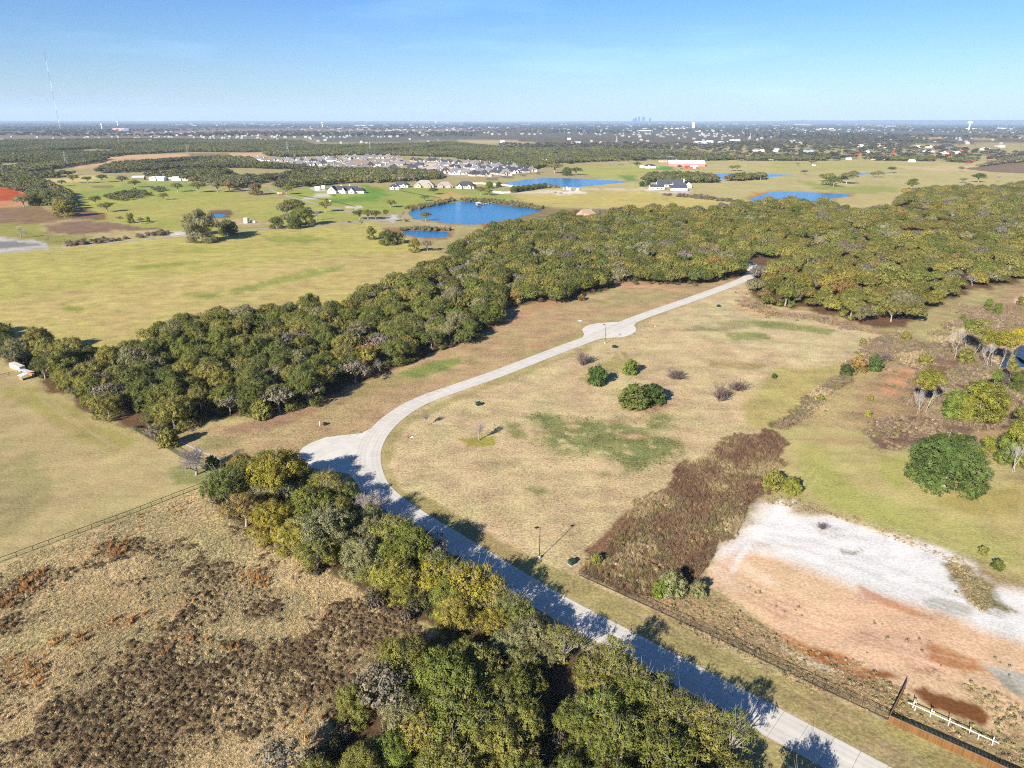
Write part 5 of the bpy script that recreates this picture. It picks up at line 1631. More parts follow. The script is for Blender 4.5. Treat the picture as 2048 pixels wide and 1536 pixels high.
SHRUBS = [
    (1193, 768, 40, "cedar", "deep green", "dark upright cedar on the lot, beside a bare shrub"), (1261, 747, 30, "cedar", "fresh green", "bright green cone-shaped cedar on the lot"),
    (1268, 812, 48, "cedar", "dark green", "grey-topped half of the big double cedar on the lot"), (1306, 803, 42, "cedar", "deep green", "darker half of the big double cedar on the lot"),
    (1548, 756, 10, "cedar", "deep green", "tiny dark bush alone on the lot's far grass"),
    (1692, 750, 24, "cedar", "deep green", "green bush on the scrub line, before the brown one"), (1715, 742, 32, "cedar", "rust-brown", "brown leafy bush in the scrub line"), (1748, 740, 30, "cedar", "deep green", "blue-green cedar at the end of the scrub line group"),
    (1320, 1190, 34, "cedar", "fresh green", "pale green bush by the iron fence, lowest of three"), (1345, 1186, 52, "cedar", "grey-green", "tallest of three green bushes by the iron fence"), (1396, 1190, 34, "cedar", "grey-green", "blue-green bush by the iron fence, next to the bare lot"),
    (1545, 975, 40, "cedar", "olive", "olive bush at the thicket's end by the meadow"), (1582, 985, 36, "cedar", "yellow-green", "yellow-green bush at the thicket's end by the meadow"),
    (1360, 1178, 26, "cedar", "rust-brown", "brown bush behind the three green ones"), (1190, 1128, 26, "cedar", "olive", "shrub at the iron fence's end post"),
    (1725, 690, 14, "cedar", "olive", "yellowish bush on the scrub line by the great wood"), (1810, 680, 18, "cedar", "olive-gold", "mustard bush where scrub meets the wood"),
    (1848, 730, 26, "cedar", "olive", "dark olive bush beside the pale cottonwoods"), (1930, 725, 30, "cedar", "olive", "olive bush under the pale cottonwoods"),
    (1640, 802, 14, "cedar", "olive", "small yellowish bush on the lot's scrub edge"),
    (1740, 800, 12, "cedar", "olive-gold", "low mustard bush in the meadow scrub"), (1736, 832, 14, "cedar", "olive-gold", "second low mustard bush in the meadow scrub"),
    (1994, 1138, 22, "cedar", "dark green", "dark weed bush at the lot's green edge"), (1966, 1108, 18, "cedar", "olive", "small bush on the meadow above the white ground"),
]
for u, v, hpx, kind, tint, lab in SHRUBS:
    p = gp(u, v)
    h = h_of(p, hpx)
    o = leafy("cedar_bush", lab, "bush", CEDAR[rnd.randrange(3)], p, tint, h / 4.8)
    if "double" in lab:
        o.scale.x *= 1.3
        o.scale.y *= 1.3
        o.scale.z *= 0.92
for u, v, hpx, lab, wide in [(1165, 730, 30, "leafless grey shrub beside the dark cedar", 0.8), (1352, 757, 18, "low brown shrub with red twigs on the lot", 2.0), (1440, 801, 36, "dark leafless shrub in the middle of the lot", 0.9),
                             (1476, 780, 20, "flat brown shrub behind the dark leafless one", 1.7), (1645, 1058, 14, "scrubby grey weed on the white ground", 1.2), (2010, 770, 26, "grey shrub by the dark pool", 1.2), (1770, 720, 16, "purple-grey shrub on the scrub line", 1.8)]:
    p = gp(u, v)
    h = h_of(p, hpx)
    o = add("bare_shrub", SHRUB[rnd.randrange(3)], None, p, rnd.uniform(0, 6), (h / 2.0 * wide, h / 2.0 * wide, h / 2.0))
    tag(o, lab, "shrub")

# the big round oak on the meadow and the willows / cottonwoods along the wet ground
p = gp(1894, 948, 4.0)
o = leafy("round_oak", "huge round dark green live oak on the meadow", "tree", ROUND[0], (p.x, p.y, 0), "deep green", 1.0, 0.4)
k = 76 / px_m(p) / 6.4
o.scale = (k, k, k * 0.88)
next(q for q in o.children if q.name.startswith("crown")).color = (0.080, 0.105, 0.030, 1)
RIGHT = [(1958, 838, 92, "willow", "yellow-green", 1.15, "biggest yellow-green willow of the pair on the wet ground"), (1925, 838, 58, "willow", "yellow-green", 1.0, "smaller willow leaning on the biggest one"), (1902, 836, 66, "willow", "fresh green", 0.9, "greener willow at the edge of the willow pair"),
         (1985, 832, 70, "willow", "yellow-green", 1.0, "yellow willow behind the biggest one"), (1850, 826, 80, "cotton", "yellow-green", 1.2, "white-limbed cottonwood by the orange bare ground"), (1838, 827, 70, "cotton", "olive-gold", 1.0, "second white-limbed cottonwood, half leafless"),
         (1945, 715, 66, "cotton", "olive", 1.1, "tall pale cottonwood with a green top"), (1968, 730, 62, "cotton", "yellow-green", 0.9, "thin-trunked cottonwood in the pale stand"), (1982, 734, 60, "cotton", "yellow-green", 0.9, "another slim cottonwood of the pale stand, by the dark pond"), (1998, 738, 70, "cotton", "golden", 1.0, "golden-topped cottonwood at the dark pond"), (2010, 742, 66, "cotton", "olive-gold", 1.0, "cottonwood reaching over the dark pond"),
         (1930, 700, 56, "cotton", "fresh green", 1.0, "green-topped tree behind the white bare one"), (2003, 690, 30, "willow", "olive-gold", 1.0, "yellow willow behind the dark pond"), (2034, 685, 34, "willow", "bright yellow", 1.0, "bright yellow willow beyond the dark pond"),
         (1975, 905, 40, "willow", "yellow-green", 1.0, "yellow bush-like willow near the huge round oak"), (2010, 925, 70, "willow", "fresh green", 0.9, "green willow behind the white-stemmed trees"), (2030, 944, 92, "cotton", "yellow-green", 1.0, "white-stemmed tree at the meadow's far side"),
         (2050, 930, 80, "willow", "yellow-green", 1.0, "yellow-green willow at the meadow's far side"), (1985, 790, 46, "cotton", "fresh green", 0.9, "young pale-stemmed tree over the brown scrub"), (2015, 775, 52, "cotton", "olive", 0.9, "pale-stemmed tree beside the grey shrub"), (2046, 860, 60, "willow", "olive", 1.0, "dull green willow past the white bare tree"),
         (1975, 620, 24, "willow", "fresh green", 1.0, "small bright tree by the pink clearing"), (1994, 628, 24, "willow", "fresh green", 1.0, "second small bright tree by the pink clearing"), (1925, 640, 14, "willow", "olive", 1.0, "little tree on the scrub slope"), (2032, 780, 44, "willow", "dark green", 1.0, "dark willow over the pool's shore"), (2040, 610, 20, "willow", "olive", 1.0, "small tree under the pink clearing")]
for u, v, hpx, kind, tint, wd, lab in RIGHT:
    p = gp(u, v)
    g, hh = GEN[kind]
    s = h_of(p, hpx) / hh * (1.25 if kind == "cotton" else 1.0)
    o = leafy(NAME[kind], lab, "tree", g(), p, tint, s)
    o.scale.x *= wd
    o.scale.y *= wd
PALE = [bare_mesh("pale_limbs", 950 + s, 9.5, 0.36, 0.06, M_PALE_BARK, 5, 4, 0.7).mesh("pale_limbs", M_PALE_BARK) for s in range(2)]
for i, (u, v, hpx, lab) in enumerate([(1909, 718, 66, "white leafless cottonwood, most upright of the pale stand"), (2046, 838, 56, "white leafless tree over the brown ditch"), (1835, 828, 52, "white bare stem before the yellow cottonwood"), (2024, 945, 62, "white bare stem beside the meadow willow"), (1972, 738, 56, "white bare stem in the pale stand")]):
    bare_tree(lab, gp(u, v), h_of(gp(u, v), hpx), mat_mesh=PALE[i % 2])

# ------------------------------------------------------------------ vegetation: rough grass, brush, weeds (uncountable)
def tuft_mesh(name, seed, n, h, spread, w, mat, lean=0.5, curl=0.3):
    rng = random.Random(seed)
    V, F, cl = [], [], []
    for k in range(n):
        a = rng.uniform(0, 6.283)
        r = rng.uniform(0, spread) * 0.5
        b = Vector((r * math.cos(a), r * math.sin(a), 0))
        d = Vector((rng.gauss(0, lean), rng.gauss(0, lean), 1)).normalized()
        L = h * rng.uniform(0.6, 1.15)
        t = d.cross(Vector((rng.gauss(0, 1), rng.gauss(0, 1), 0.01))).normalized() * w * rng.uniform(.6, 1.3)
        m = b + d * L * 0.55
        e = m + (d + Vector((rng.gauss(0, curl), rng.gauss(0, curl), -curl * .6))) * L * 0.45
        i = len(V)
        V += [b - t, b + t, m + t * .8, m - t * .8, e]
        F += [(i, i + 1, i + 2, i + 3), (i + 3, i + 2, i + 4)]
        cl += [min(1, max(0, rng.gauss(.5, .25)))] * 5
    me = np_mesh(name, V, F, mat, attrs={"clump": ('FLOAT', cl), "warm": ('FLOAT', [0.5] * len(V))})
    return me


STRAW = [source("straw_tuft", tuft_mesh("straw_tuft", 1000 + s, 26, 0.55, 0.8, 0.035, M_LEAF_I, 0.75, 0.7)) for s in range(3)]
BLUESTEM = [source("bluestem", tuft_mesh("bluestem", 1010 + s, 34, 1.5, 0.8, 0.035, M_LEAF_I, 0.16, 0.15)) for s in range(2)]
TWIGGY = [source("brush_bush", crown_mesh("brush_bush", 1020 + s, 0.8, 0.0, 0.9, 6, 26, 0.085, 14, M_LEAF_I, ragged=0.2, clump_r=0.28, low=-0.9, inner=0.5)[0]) for s in range(3)]
STEMS = [source("stems", tuft_mesh("stems", 1040 + s_, 30, 1.9, 1.3, 0.03, M_LEAF_I, 0.34, 0.3)) for s_ in range(3)]
FUZZ = [source("brush_fuzz", tuft_mesh("brush_fuzz", 1050 + s_, 40, 0.75, 1.1, 0.022, M_LEAF_I, 0.8, 0.6)) for s_ in range(3)]
WEED = [source("weed", crown_mesh("weed", 1030 + s, 0.5, 0.0, 0.6, 4, 14, 0.08, 9, M_LEAF_I, ragged=0.3, clump_r=0.22, low=-0.9)[0]) for s in range(2)]


def spread(polys, density, rng, holes=(), noise=None, edge=2.5, grow=0.0):
    out = []
    for poly in polys:
        P = gps(poly)
        A = np.array([(p.x, p.y) for p in P])
        x0, y0 = A.min(0) - edge
        x1, y1 = A.max(0) + edge
        n = int((x1 - x0) * (y1 - y0) * density)
        X, Y = rng.uniform(x0, x1, n), rng.uniform(y0, y1, n)
        s = poly_sdf(P, X, Y) + (fbm(X * 0.12, Y * 0.12, 31, 3) - 0.5) * edge * 4
        ok = s < grow
        if noise:
            sc_, thr = noise
            ok &= fbm(X * sc_, Y * sc_, 77, 3) > thr
        for h in holes:
            ok &= ~in_poly(gps(h), X, Y)
        out.append(np.stack([X[ok], Y[ok], np.zeros(ok.sum())], 1))
    return np.vstack(out)


def mass_of(name, P, lo, hi, tints, src, label, jit=0.15, weights=None, tilt=0.08, zs=1.0, drift=0.0):
    n = len(P)
    s = RNG.uniform(lo, hi, n)
    tn, _ = vary(tints, n, RNG, jit, weights)
    if drift:
        f = fbm(P[:, 0] * drift, P[:, 1] * drift, 51, 3)
        f = np.clip((f - 0.28) / 0.44 + RNG.normal(0, 0.12, n), 0, 0.999)
        tn = np.array(tints)[(f * len(tints)).astype(int)] * RNG.uniform(1 - jit, 1 + jit, (n, 1))
        s = s * (0.72 + 0.56 * fbm(P[:, 0] * drift * 1.7, P[:, 1] * drift * 1.7, 52, 3))
    scatter(name, P, np.stack([s, s, s * zs * RNG.uniform(.8, 1.2, n)], 1), RNG.uniform(0, 6.28, n), tn, src, RNG.integers(0, len(src), n), label, tilt=tilt)


ROUGH = [(-60, 1165), (0, 1130), (200, 1052), (410, 976), (480, 1040), (560, 1095), (640, 1140), (720, 1180), (790, 1240), (890, 1265), (800, 1330), (700, 1420), (640, 1500), (620, 1570), (-60, 1570)]
DARK1 = [(110, 1400), (150, 1330), (230, 1290), (330, 1295), (420, 1300), (560, 1290), (620, 1230), (700, 1220), (800, 1240), (860, 1270), (800, 1310), (700, 1330), (640, 1400), (560, 1430), (450, 1470), (330, 1540), (120, 1540), (80, 1460)]
DARK2 = [(345, 1190), (400, 1150), (500, 1150), (545, 1180), (530, 1230), (430, 1250), (360, 1245)]
DARK3 = [(215, 1095), (280, 1085), (370, 1090), (320, 1130), (260, 1130)]
DARK4 = [(-60, 1230), (0, 1180), (90, 1130), (110, 1150), (60, 1200), (-60, 1270)]
STRAW_T = [(0.46, 0.35, 0.205), (0.42, 0.32, 0.18), (0.38, 0.30, 0.165), (0.34, 0.285, 0.16)]
mass_of("dry_grass", spread([ROUGH], 3.4, RNG), 0.45, 1.0, STRAW_T, STRAW, "tangled pale straw grass of the rough field", drift=0.05)
mass_of("brush", np.vstack([spread([DARK1, DARK2, DARK3, DARK4], 7.5, RNG, edge=10, noise=(0.25, 0.3)), spread([ROUGH], 1.8, RNG, noise=(0.09, 0.60))]), 0.3, 0.85,
        [(0.175, 0.115, 0.064), (0.225, 0.155, 0.090), (0.13, 0.086, 0.050), (0.34, 0.25, 0.14)], FUZZ + FUZZ[:2] + TWIGGY[:1], "dark leafless weeds matted over the rough field", zs=0.8, drift=0.06)
OR = [[(478, 1138), (540, 1148), (548, 1182), (488, 1182)], [(100, 1258), (200, 1232), (190, 1290), (100, 1300)], [(20, 1322), (92, 1312), (80, 1385), (14, 1385)], [(-20, 1195), (55, 1172), (30, 1215), (-20, 1225)], [(330, 1285), (380, 1285), (390, 1305), (330, 1310)], [(410, 1278), (470, 1278), (470, 1298), (410, 1300)], [(60, 1130), (100, 1130), (80, 1180), (40, 1195)], [(225, 1085), (262, 1082), (260, 1105), (215, 1110)], [(120, 1290), (250, 1225), (330, 1225), (240, 1260), (150, 1300)]]
mass_of("bluestem_grass", np.vstack([spread(OR, 0.75, RNG, edge=2, noise=(0.3, 0.42)), spread([ROUGH], 0.05, RNG, noise=(0.05, 0.58))]), 0.6, 1.15, [(0.38, 0.185, 0.07), (0.44, 0.235, 0.10), (0.30, 0.15, 0.06)], BLUESTEM, "standing orange bluestem clumps in the rough field")
THICK = [(1166, 1134), (1200, 1085), (1248, 1040), (1340, 968), (1426, 906), (1490, 874), (1540, 866), (1558, 886), (1545, 930), (1515, 990), (1475, 1030), (1430, 1080), (1396, 1130), (1380, 1165), (1330, 1180), (1260, 1180), (1180, 1145)]
mass_of("thicket", spread([THICK], 2.4, RNG, edge=3.0, grow=2.0), 0.38, 0.95, [(0.145, 0.088, 0.060), (0.20, 0.118, 0.072), (0.25, 0.165, 0.098), (0.16, 0.106, 0.068), (0.19, 0.155, 0.065), (0.32, 0.235, 0.135)], STEMS + STEMS + TWIGGY[:1], "tall reddish-brown thicket between lot and bare ground", zs=1.0, drift=0.09)
SCRUBS = [Z7([(1240, 440), (1330, 420), (1420, 480), (1250, 600), (1100, 640), (850, 830), (640, 1000), (600, 970), (820, 780), (1000, 650)]), Z7([(1420, 520), (1560, 500), (1640, 560), (1900, 700), (2040, 880), (1900, 900), (1560, 900), (1500, 700), (1420, 640)]),
          Z7([(1100, 1000), (1180, 950), (1400, 920), (1700, 920), (2060, 900), (2060, 1000), (1900, 1000), (1760, 1010), (1400, 1060), (1340, 1110), (1170, 1110)]), Z7([(400, 200), (600, 310), (900, 340), (1300, 440), (1200, 440), (800, 350), (560, 330), (380, 260)]), Z7([(1640, 320), (1720, 250), (1800, 330), (1950, 420), (1640, 430)]), Z7([(1240, 640), (1440, 480), (1640, 330), (1900, 260), (2100, 300), (2100, 900), (1800, 920), (1500, 900), (1380, 800)])]
mass_of("scrub", np.vstack([spread(SCRUBS[:1], 1.8, RNG, edge=1.5, grow=1.2), spread(SCRUBS, 1.0, RNG, edge=6, noise=(0.11, 0.36), holes=[q[1] for q in PONDS[7:9]])]), 0.5, 1.2, [(0.23, 0.165, 0.11), (0.29, 0.21, 0.135), (0.19, 0.14, 0.105), (0.21, 0.18, 0.07), (0.17, 0.115, 0.105), (0.36, 0.27, 0.16)], STEMS + FUZZ + TWIGGY[:2], "brown winter scrub along the drainage and wet ground", zs=0.8, drift=0.06)
MARG = [ZC([(0, 700), (130, 705), (400, 690), (560, 740), (720, 860), (1000, 1000), (1200, 1100), (1320, 1180), (1270, 1310), (900, 1145), (500, 945), (200, 795)]), ZC([(640, 225), (830, 238), (1000, 305), (1200, 365), (1400, 435), (1560, 500), (1660, 545), (1640, 570), (1300, 430), (1000, 320), (830, 300), (640, 265)]),
        ZC([(1560, 565), (1650, 570), (1690, 610), (1790, 660), (1790, 720), (1870, 780), (1740, 775), (1620, 700)]), ZC([(1320, 1200), (1420, 1250), (1600, 1330), (1800, 1410), (1932, 1460), (2100, 1560), (1932, 1545), (1850, 1500), (1300, 1270)]), ZC([(1340, 1035), (1500, 1050), (1650, 1120), (1730, 1150), (1780, 1190), (1932, 1300), (1932, 1420), (1840, 1380), (1700, 1200), (1560, 1120), (1380, 1060)])]
mass_of("weeds", spread(MARG, 2.2, RNG), 0.3, 1.0, [(0.34, 0.255, 0.15), (0.27, 0.20, 0.125), (0.23, 0.20, 0.095), (0.32, 0.22, 0.125)], STRAW + STRAW[:1] + WEED[:1], "straw-coloured weeds along the bare lot's margins")
mass_of("weeds", spread([ZC([(560, 640), (760, 720), (1100, 800), (1500, 900), (1800, 1000), (1900, 1100), (1700, 1130), (1400, 1040), (1000, 960), (720, 850)])], 0.1, RNG, noise=(0.16, 0.5)), 0.4, 1.1, [(0.22, 0.16, 0.10), (0.26, 0.21, 0.13)], WEED, "sparse grey weeds dotting the tan bare ground")
LOTP = [(790, 985), (770, 900), (870, 805), (1150, 702), (1280, 665), (1480, 575), (1640, 632), (1780, 672), (1600, 840), (1430, 905), (1340, 985), (1180, 1100), (1100, 1160), (910, 1055)]
mass_of("dry_grass", spread([LOTP], 0.55, RNG, noise=(0.12, 0.44)), 0.28, 0.6, [(0.36, 0.26, 0.14), (0.31, 0.235, 0.115), (0.27, 0.225, 0.10)], STRAW, "short dry grass tussocks on the mown lot")
mass_of("dry_grass", spread([[(360, 872), (500, 838), (640, 808), (745, 762), (870, 710), (1000, 650), (1200, 596), (1450, 566), (1180, 655), (1000, 735), (820, 805), (740, 858), (600, 890), (500, 930)]], 0.6, RNG, noise=(0.12, 0.42)), 0.3, 0.7, [(0.33, 0.24, 0.14), (0.27, 0.20, 0.12), (0.24, 0.2, 0.1)], STRAW, "short dry grass between tree belt and road")
GR = [Z6([(1060, 900), (1160, 895), (1250, 930), (1450, 930), (1500, 950), (1600, 920), (1700, 960), (1750, 900), (1880, 900), (1870, 980), (1780, 1010), (1900, 1050), (1950, 1100), (1900, 1170), (1780, 1200), (1700, 1240), (1600, 1270), (1510, 1180), (1380, 1130), (1250, 1130), (1200, 1110), (1090, 1060), (1110, 1000)])]
mass_of("clover", spread(GR, 1.5, RNG, noise=(0.2, 0.5), edge=4), 0.25, 0.6, [(0.12, 0.15, 0.05), (0.15, 0.165, 0.06)], WEED, "green winter weeds spreading over the dry lot", zs=0.4)
REED = [R2([(1200, 870), (1400, 830), (1560, 795), (1600, 808), (1430, 845), (1240, 885)]), R2([(1660, 795), (1880, 800), (2080, 825), (2300, 870), (2280, 880), (2060, 850), (1880, 825), (1640, 812)]), R2([(1180, 1030), (1500, 1030), (1560, 1050), (1190, 1044)])]
mass_of("reeds", spread(REED, 0.12, RNG, edge=3), 1.2, 3.0, [(0.17, 0.15, 0.06), (0.22, 0.17, 0.08), (0.12, 0.12, 0.05)], TWIGGY, "reedy scrub fringing the blue pond", zs=1.3)
HEDGE = [R1([(470, 1160), (700, 1130), (960, 1110), (1240, 1070), (1400, 1060), (1400, 1085), (1200, 1095), (960, 1125), (500, 1180)]), R3([(1180, 760), (1500, 770), (1780, 810), (1780, 822), (1480, 790), (1180, 770)]), R3([(300, 690), (430, 690), (430, 700), (300, 705)])]
mass_of("hedge", spread(HEDGE, 0.05, RNG, edge=3, noise=(0.05, 0.42)), 1.6, 4.0, [(0.15, 0.11, 0.08), (0.13, 0.11, 0.055), (0.19, 0.15, 0.11)], TWIGGY, "brown hedgerow scrub along the field boundaries")
UND = spread([BELT], 0.03, RNG) 
mass_of("undergrowth", np.vstack([UND, spread([ROADSIDE], 0.08, RNG)]), 1.0, 2.8, [(0.11, 0.09, 0.045), (0.13, 0.10, 0.07), (0.085, 0.085, 0.035)], TWIGGY, "shrubby undergrowth beneath the oaks")

# ------------------------------------------------------------------ buildings
def gable_roof(m, w, d, z, h, over=0.4, t=0.18):
    """ridge along x"""
    x, y = w / 2 + over, d / 2 + over
    e = h * over / (d / 2)
    v = [(-x, -y, z - e), (x, -y, z - e), (x, 0, z + h), (-x, 0, z + h), (-x, y, z - e), (x, y, z - e)]
    v2 = [(a, b, c + t) for a, b, c in v]
    m.raw(v + v2, [(0, 3, 2, 1), (3, 4, 5, 2), (6, 7, 8, 9), (9, 8, 11, 10), (0, 1, 7, 6), (5, 4, 10, 11), (1, 2, 8, 7), (2, 5, 11, 8), (0, 6, 9, 3), (3, 9, 10, 4)])
    return m


def gable_wall(m, w, d, z0, z1, h, inset=0.0):
    x, y = w / 2, d / 2
    m.raw([(-x, -y, z0), (x, -y, z0), (x, y, z0), (-x, y, z0), (-x, -y, z1), (x, -y, z1), (x, y, z1), (-x, y, z1), (-x, 0, z1 + h), (x, 0, z1 + h)],
          [(0, 1, 5, 4), (2, 3, 7, 6), (1, 2, 6, 9, 5), (3, 0, 4, 8, 7)])
    return m


def hip_roof(m, w, d, z, h, over=0.5, t=0.18):
    x, y = w / 2 + over, d / 2 + over
    r = max(0.3, w / 2 - d / 2 * 0.9)
    v = [(-x, -y, z - .1), (x, -y, z - .1), (x, y, z - .1), (-x, y, z - .1), (-x, -y, z + t), (x, -y, z + t), (x, y, z + t), (-x, y, z + t), (-r, 0, z + h), (r, 0, z + h)]
    m.raw(v, [(3, 2, 1, 0), (0, 1, 5, 4), (1, 2, 6, 5), (2, 3, 7, 6), (3, 0, 4, 7), (4, 5, 9, 8), (5, 6, 9), (6, 7, 8, 9), (7, 4, 8)])
    return m


def mx(x=0, y=0, z=0, rz=0.0):
    return Matrix.Translation((x, y, z)) @ Matrix.Rotation(rz, 4, 'Z')


def part(m, name, mat, parent, x=0, y=0, z=0, rz=0.0):
    m.xf(mx(x, y, z, rz))
    return m.build(name, mat, parent)


def windows(parent, spots, mat_f=None, w=1.2, h=1.5):
    for (x, y, z, rz) in spots:
        m = MB().box(-w / 2, w / 2, -0.06, 0.03, 0, h)
        o = part(m, "window", mat_f or M_WHITE, parent, x, y, z, rz)
        part(MB().box(-w / 2 + .1, w / 2 - .1, -0.09, -0.064, .1, h - .1), "pane", M_GLASS, o, x, y, z, rz)


def suburb_mesh_set(seed):
    """brick subdivision house: hipped main block, front gables, garage"""
    r = random.Random(seed)
    w, d, hw = r.uniform(15, 19), r.uniform(13, 16), 3.0
    hr = r.uniform(6.4, 8.4)
    wall = MB().box(-w / 2, w / 2, -d / 2, d / 2, 0, hw)
    roof = hip_roof(MB(), w, d, hw, hr)
    gx = r.uniform(-.3, .3) * w
    gw, gd = r.uniform(5.5, 7), 5.0
    g1 = MB()
    gable_wall(g1, gd, gw, 0, hw, 4.2)
    g1.xf(mx(gx, -d / 2 - 0.6, 0, math.pi / 2))
    gr = MB()
    gable_roof(gr, gd + 3.4, gw, hw, 4.2)
    gr.xf(mx(gx, -d / 2 + 0.7, 0.02, math.pi / 2))
    gx2 = -w / 2 + 3.4 if gx > 0 else w / 2 - 3.4
    g2 = MB()
    gable_wall(g2, 7, 6.4, 0, hw, 3.6)
    g2.xf(mx(gx2, -d / 2 - 1.6, 0, math.pi / 2))
    gr2 = MB()
    gable_roof(gr2, 9.2, 6.4, hw, 3.6)
    gr2.xf(mx(gx2, -d / 2 - 0.7, 0.035, math.pi / 2))
    gar = MB().box(gx2 - 2.4, gx2 + 2.4, -d / 2 - 5.16, -d / 2 - 5.08, 0.02, 2.3)
    chim = MB().box(w * .2 - .5, w * .2 + .5, d * .16 - .5, d * .16 + .5, hw + 1.2, hw + hr + .6)
    win = [MB().box(gx - 0.8, gx + 0.8, -d / 2 - 3.17, -d / 2 - 3.09, 0.8, 2.4), MB().box(-w / 2 - .08, -w / 2 - .003, -1, 1, .9, 2.3), MB().box(w / 2 + .003, w / 2 + .08, -1, 1, .9, 2.3), MB().box(-2.2, -.6, d / 2 + .003, d / 2 + .08, .8, 2.4), MB().box(1.6, 3.2, d / 2 + .003, d / 2 + .08, .8, 2.4)]
    return [("wall", wall.mesh("wall", None)), ("roof", roof.mesh("roof", None)), ("gable", g1.mesh("gable", None)), ("gable_roof", gr.mesh("gable_roof", None)), ("gable", g2.mesh("gable", None)), ("gable_roof", gr2.mesh("gable_roof", None)),
            ("garage_door", gar.mesh("garage_door", M_WHITE)), ("chimney", chim.mesh("chimney", None))] + [("window", q.mesh("window", M_GLASS)) for q in win]


SUB = []
for s in range(5):
    base = suburb_mesh_set(s)
    for wall_m, roof_m in ((M_BRICK, M_ROOF_G), (M_STONE, M_ROOF_D), (M_BRICK, M_ROOF_D), (M_STONE, M_ROOF_G), (M_STUCCO, M_ROOF_G)):
        st = []
        for nm, me in base:
            if nm in ("garage_door", "window"):
                st.append((nm, me))
                continue
            c = me.copy()
            c.materials.clear()
            c.materials.append(roof_m if "roof" in nm else wall_m)
            st.append((nm, c))
        SUB.append((st, {M_BRICK: "buff brick", M_STONE: "pale stone", M_STUCCO: "white"}[wall_m], "grey-roofed" if roof_m is M_ROOF_G else "dark-roofed"))


def sub_house(p, rz, s, label_tail, group, sc=1.0):
    st, wn, rn = s
    o = thing("brick_house", f"{rn} {wn} house, {label_tail}", "house", p, rz, group)
    o.scale = (sc, sc, sc)
    par = {}
    for nm, me in st:
        # gable roofs belong to their gable, chimney to the roof
        up = par.get("gable") if nm == "gable_roof" else (par.get("roof") if nm == "chimney" else (par.get("wall") if nm in ("window", "garage_door") else o))
        c = add(nm, me, up or o)
        par[nm] = c
    return o


ROWS = {
    "back row of the western block": H5([(125, 275), (210, 290), (340, 285), (455, 290), (525, 300), (600, 285), (700, 300), (780, 300), (850, 300), (940, 295), (1010, 262), (1090, 290), (1165, 275), (1245, 300), (1320, 262), (1430, 255), (1540, 275), (1605, 240), (1690, 245), (1775, 252), (1890, 250), (1960, 290), (2035, 262)]),
    "middle row of the western block": H5([(295, 330), (590, 325), (680, 330), (830, 355), (920, 348), (1000, 338), (1160, 350), (1320, 325), (1375, 352), (1545, 390), (1650, 372), (1730, 345), (1850, 310)]),
    "front row of the western block": H5([(500, 358), (610, 368), (1060, 395), (1165, 398), (1270, 402), (1345, 408), (1800, 412), (1880, 405), (1950, 380), (2030, 345)]),
    "back row of the eastern block": H6([(320, 290), (400, 300), (540, 298), (620, 296), (710, 314), (810, 318), (940, 340), (1060, 330), (1150, 348), (1250, 362), (1310, 376), (1370, 362), (1480, 368), (1590, 376), (1700, 390)]),
    "middle row of the eastern block": H6([(160, 338), (290, 395), (385, 362), (430, 352), (640, 388), (710, 350), (870, 385), (960, 378), (1080, 388), (1150, 402), (1220, 398), (1330, 408), (1400, 390), (1500, 420), (1620, 420), (1790, 410)]),
    "front row of the eastern block": H6([(60, 388), (20, 408), (670, 440), (765, 452), (870, 465), (900, 430), (1040, 470), (1150, 490), (1210, 448), (1290, 492), (1340, 438), (1420, 460), (1500, 470), (1580, 480), (1700, 450), (1840, 440), (1930, 432)]),
}
ONUM = ["first", "second", "third", "fourth", "fifth", "sixth", "seventh", "eighth", "ninth", "tenth", "eleventh", "twelfth", "thirteenth", "fourteenth", "fifteenth", "sixteenth", "seventeenth", "eighteenth", "nineteenth", "twentieth", "twenty-first", "twenty-second", "twenty-third"]
for row, spots in ROWS.items():
    spots = sorted(spots)
    for i, (u, v) in enumerate(spots):
        p = gp(u, v)
        dark = "eastern" in row
        c = [s for s in SUB if (s[2] == "dark-roofed") == (rnd.random() < (0.72 if dark else 0.16))]
        rz = rnd.choice([0.35, 0.35, 0.35 + math.pi, 0.35 + math.pi / 2]) + rnd.uniform(-.12, .12)
        sub_house(p, rz, rnd.choice(c), f"{ONUM[i]} from the west in the {row}", "houses of the far subdivision", rnd.uniform(1.1, 1.32))


def volume(o, x, y, w, d, hw, hr, rz, wall_m, roof_m, kind="gable", prefix=""):
    if kind == "hip":
        a = MB().box(-w / 2, w / 2, -d / 2, d / 2, 0, hw)
        b_ = hip_roof(MB(), w, d, hw, hr)
    elif kind == "flat":
        a = MB().box(-w / 2, w / 2, -d / 2, d / 2, 0, hw)
        b_ = MB().box(-w / 2 - .3, w / 2 + .3, -d / 2 - .3, d / 2 + .3, hw + .01, hw + .4)
    else:
        a = gable_wall(MB(), w, d, 0, hw, hr)
        b_ = gable_roof(MB(), w, d, hw + 0.02, hr)
    wl = part(a, prefix + "wall", wall_m, o, x, y, 0, rz)
    rf = part(b_, prefix + "roof", roof_m, o, x, y, 0, rz)
    return wl, rf


def local(x, y, rz, px, py):
    return x + px * math.cos(rz) - py * math.sin(rz), y + px * math.sin(rz) + py * math.cos(rz)


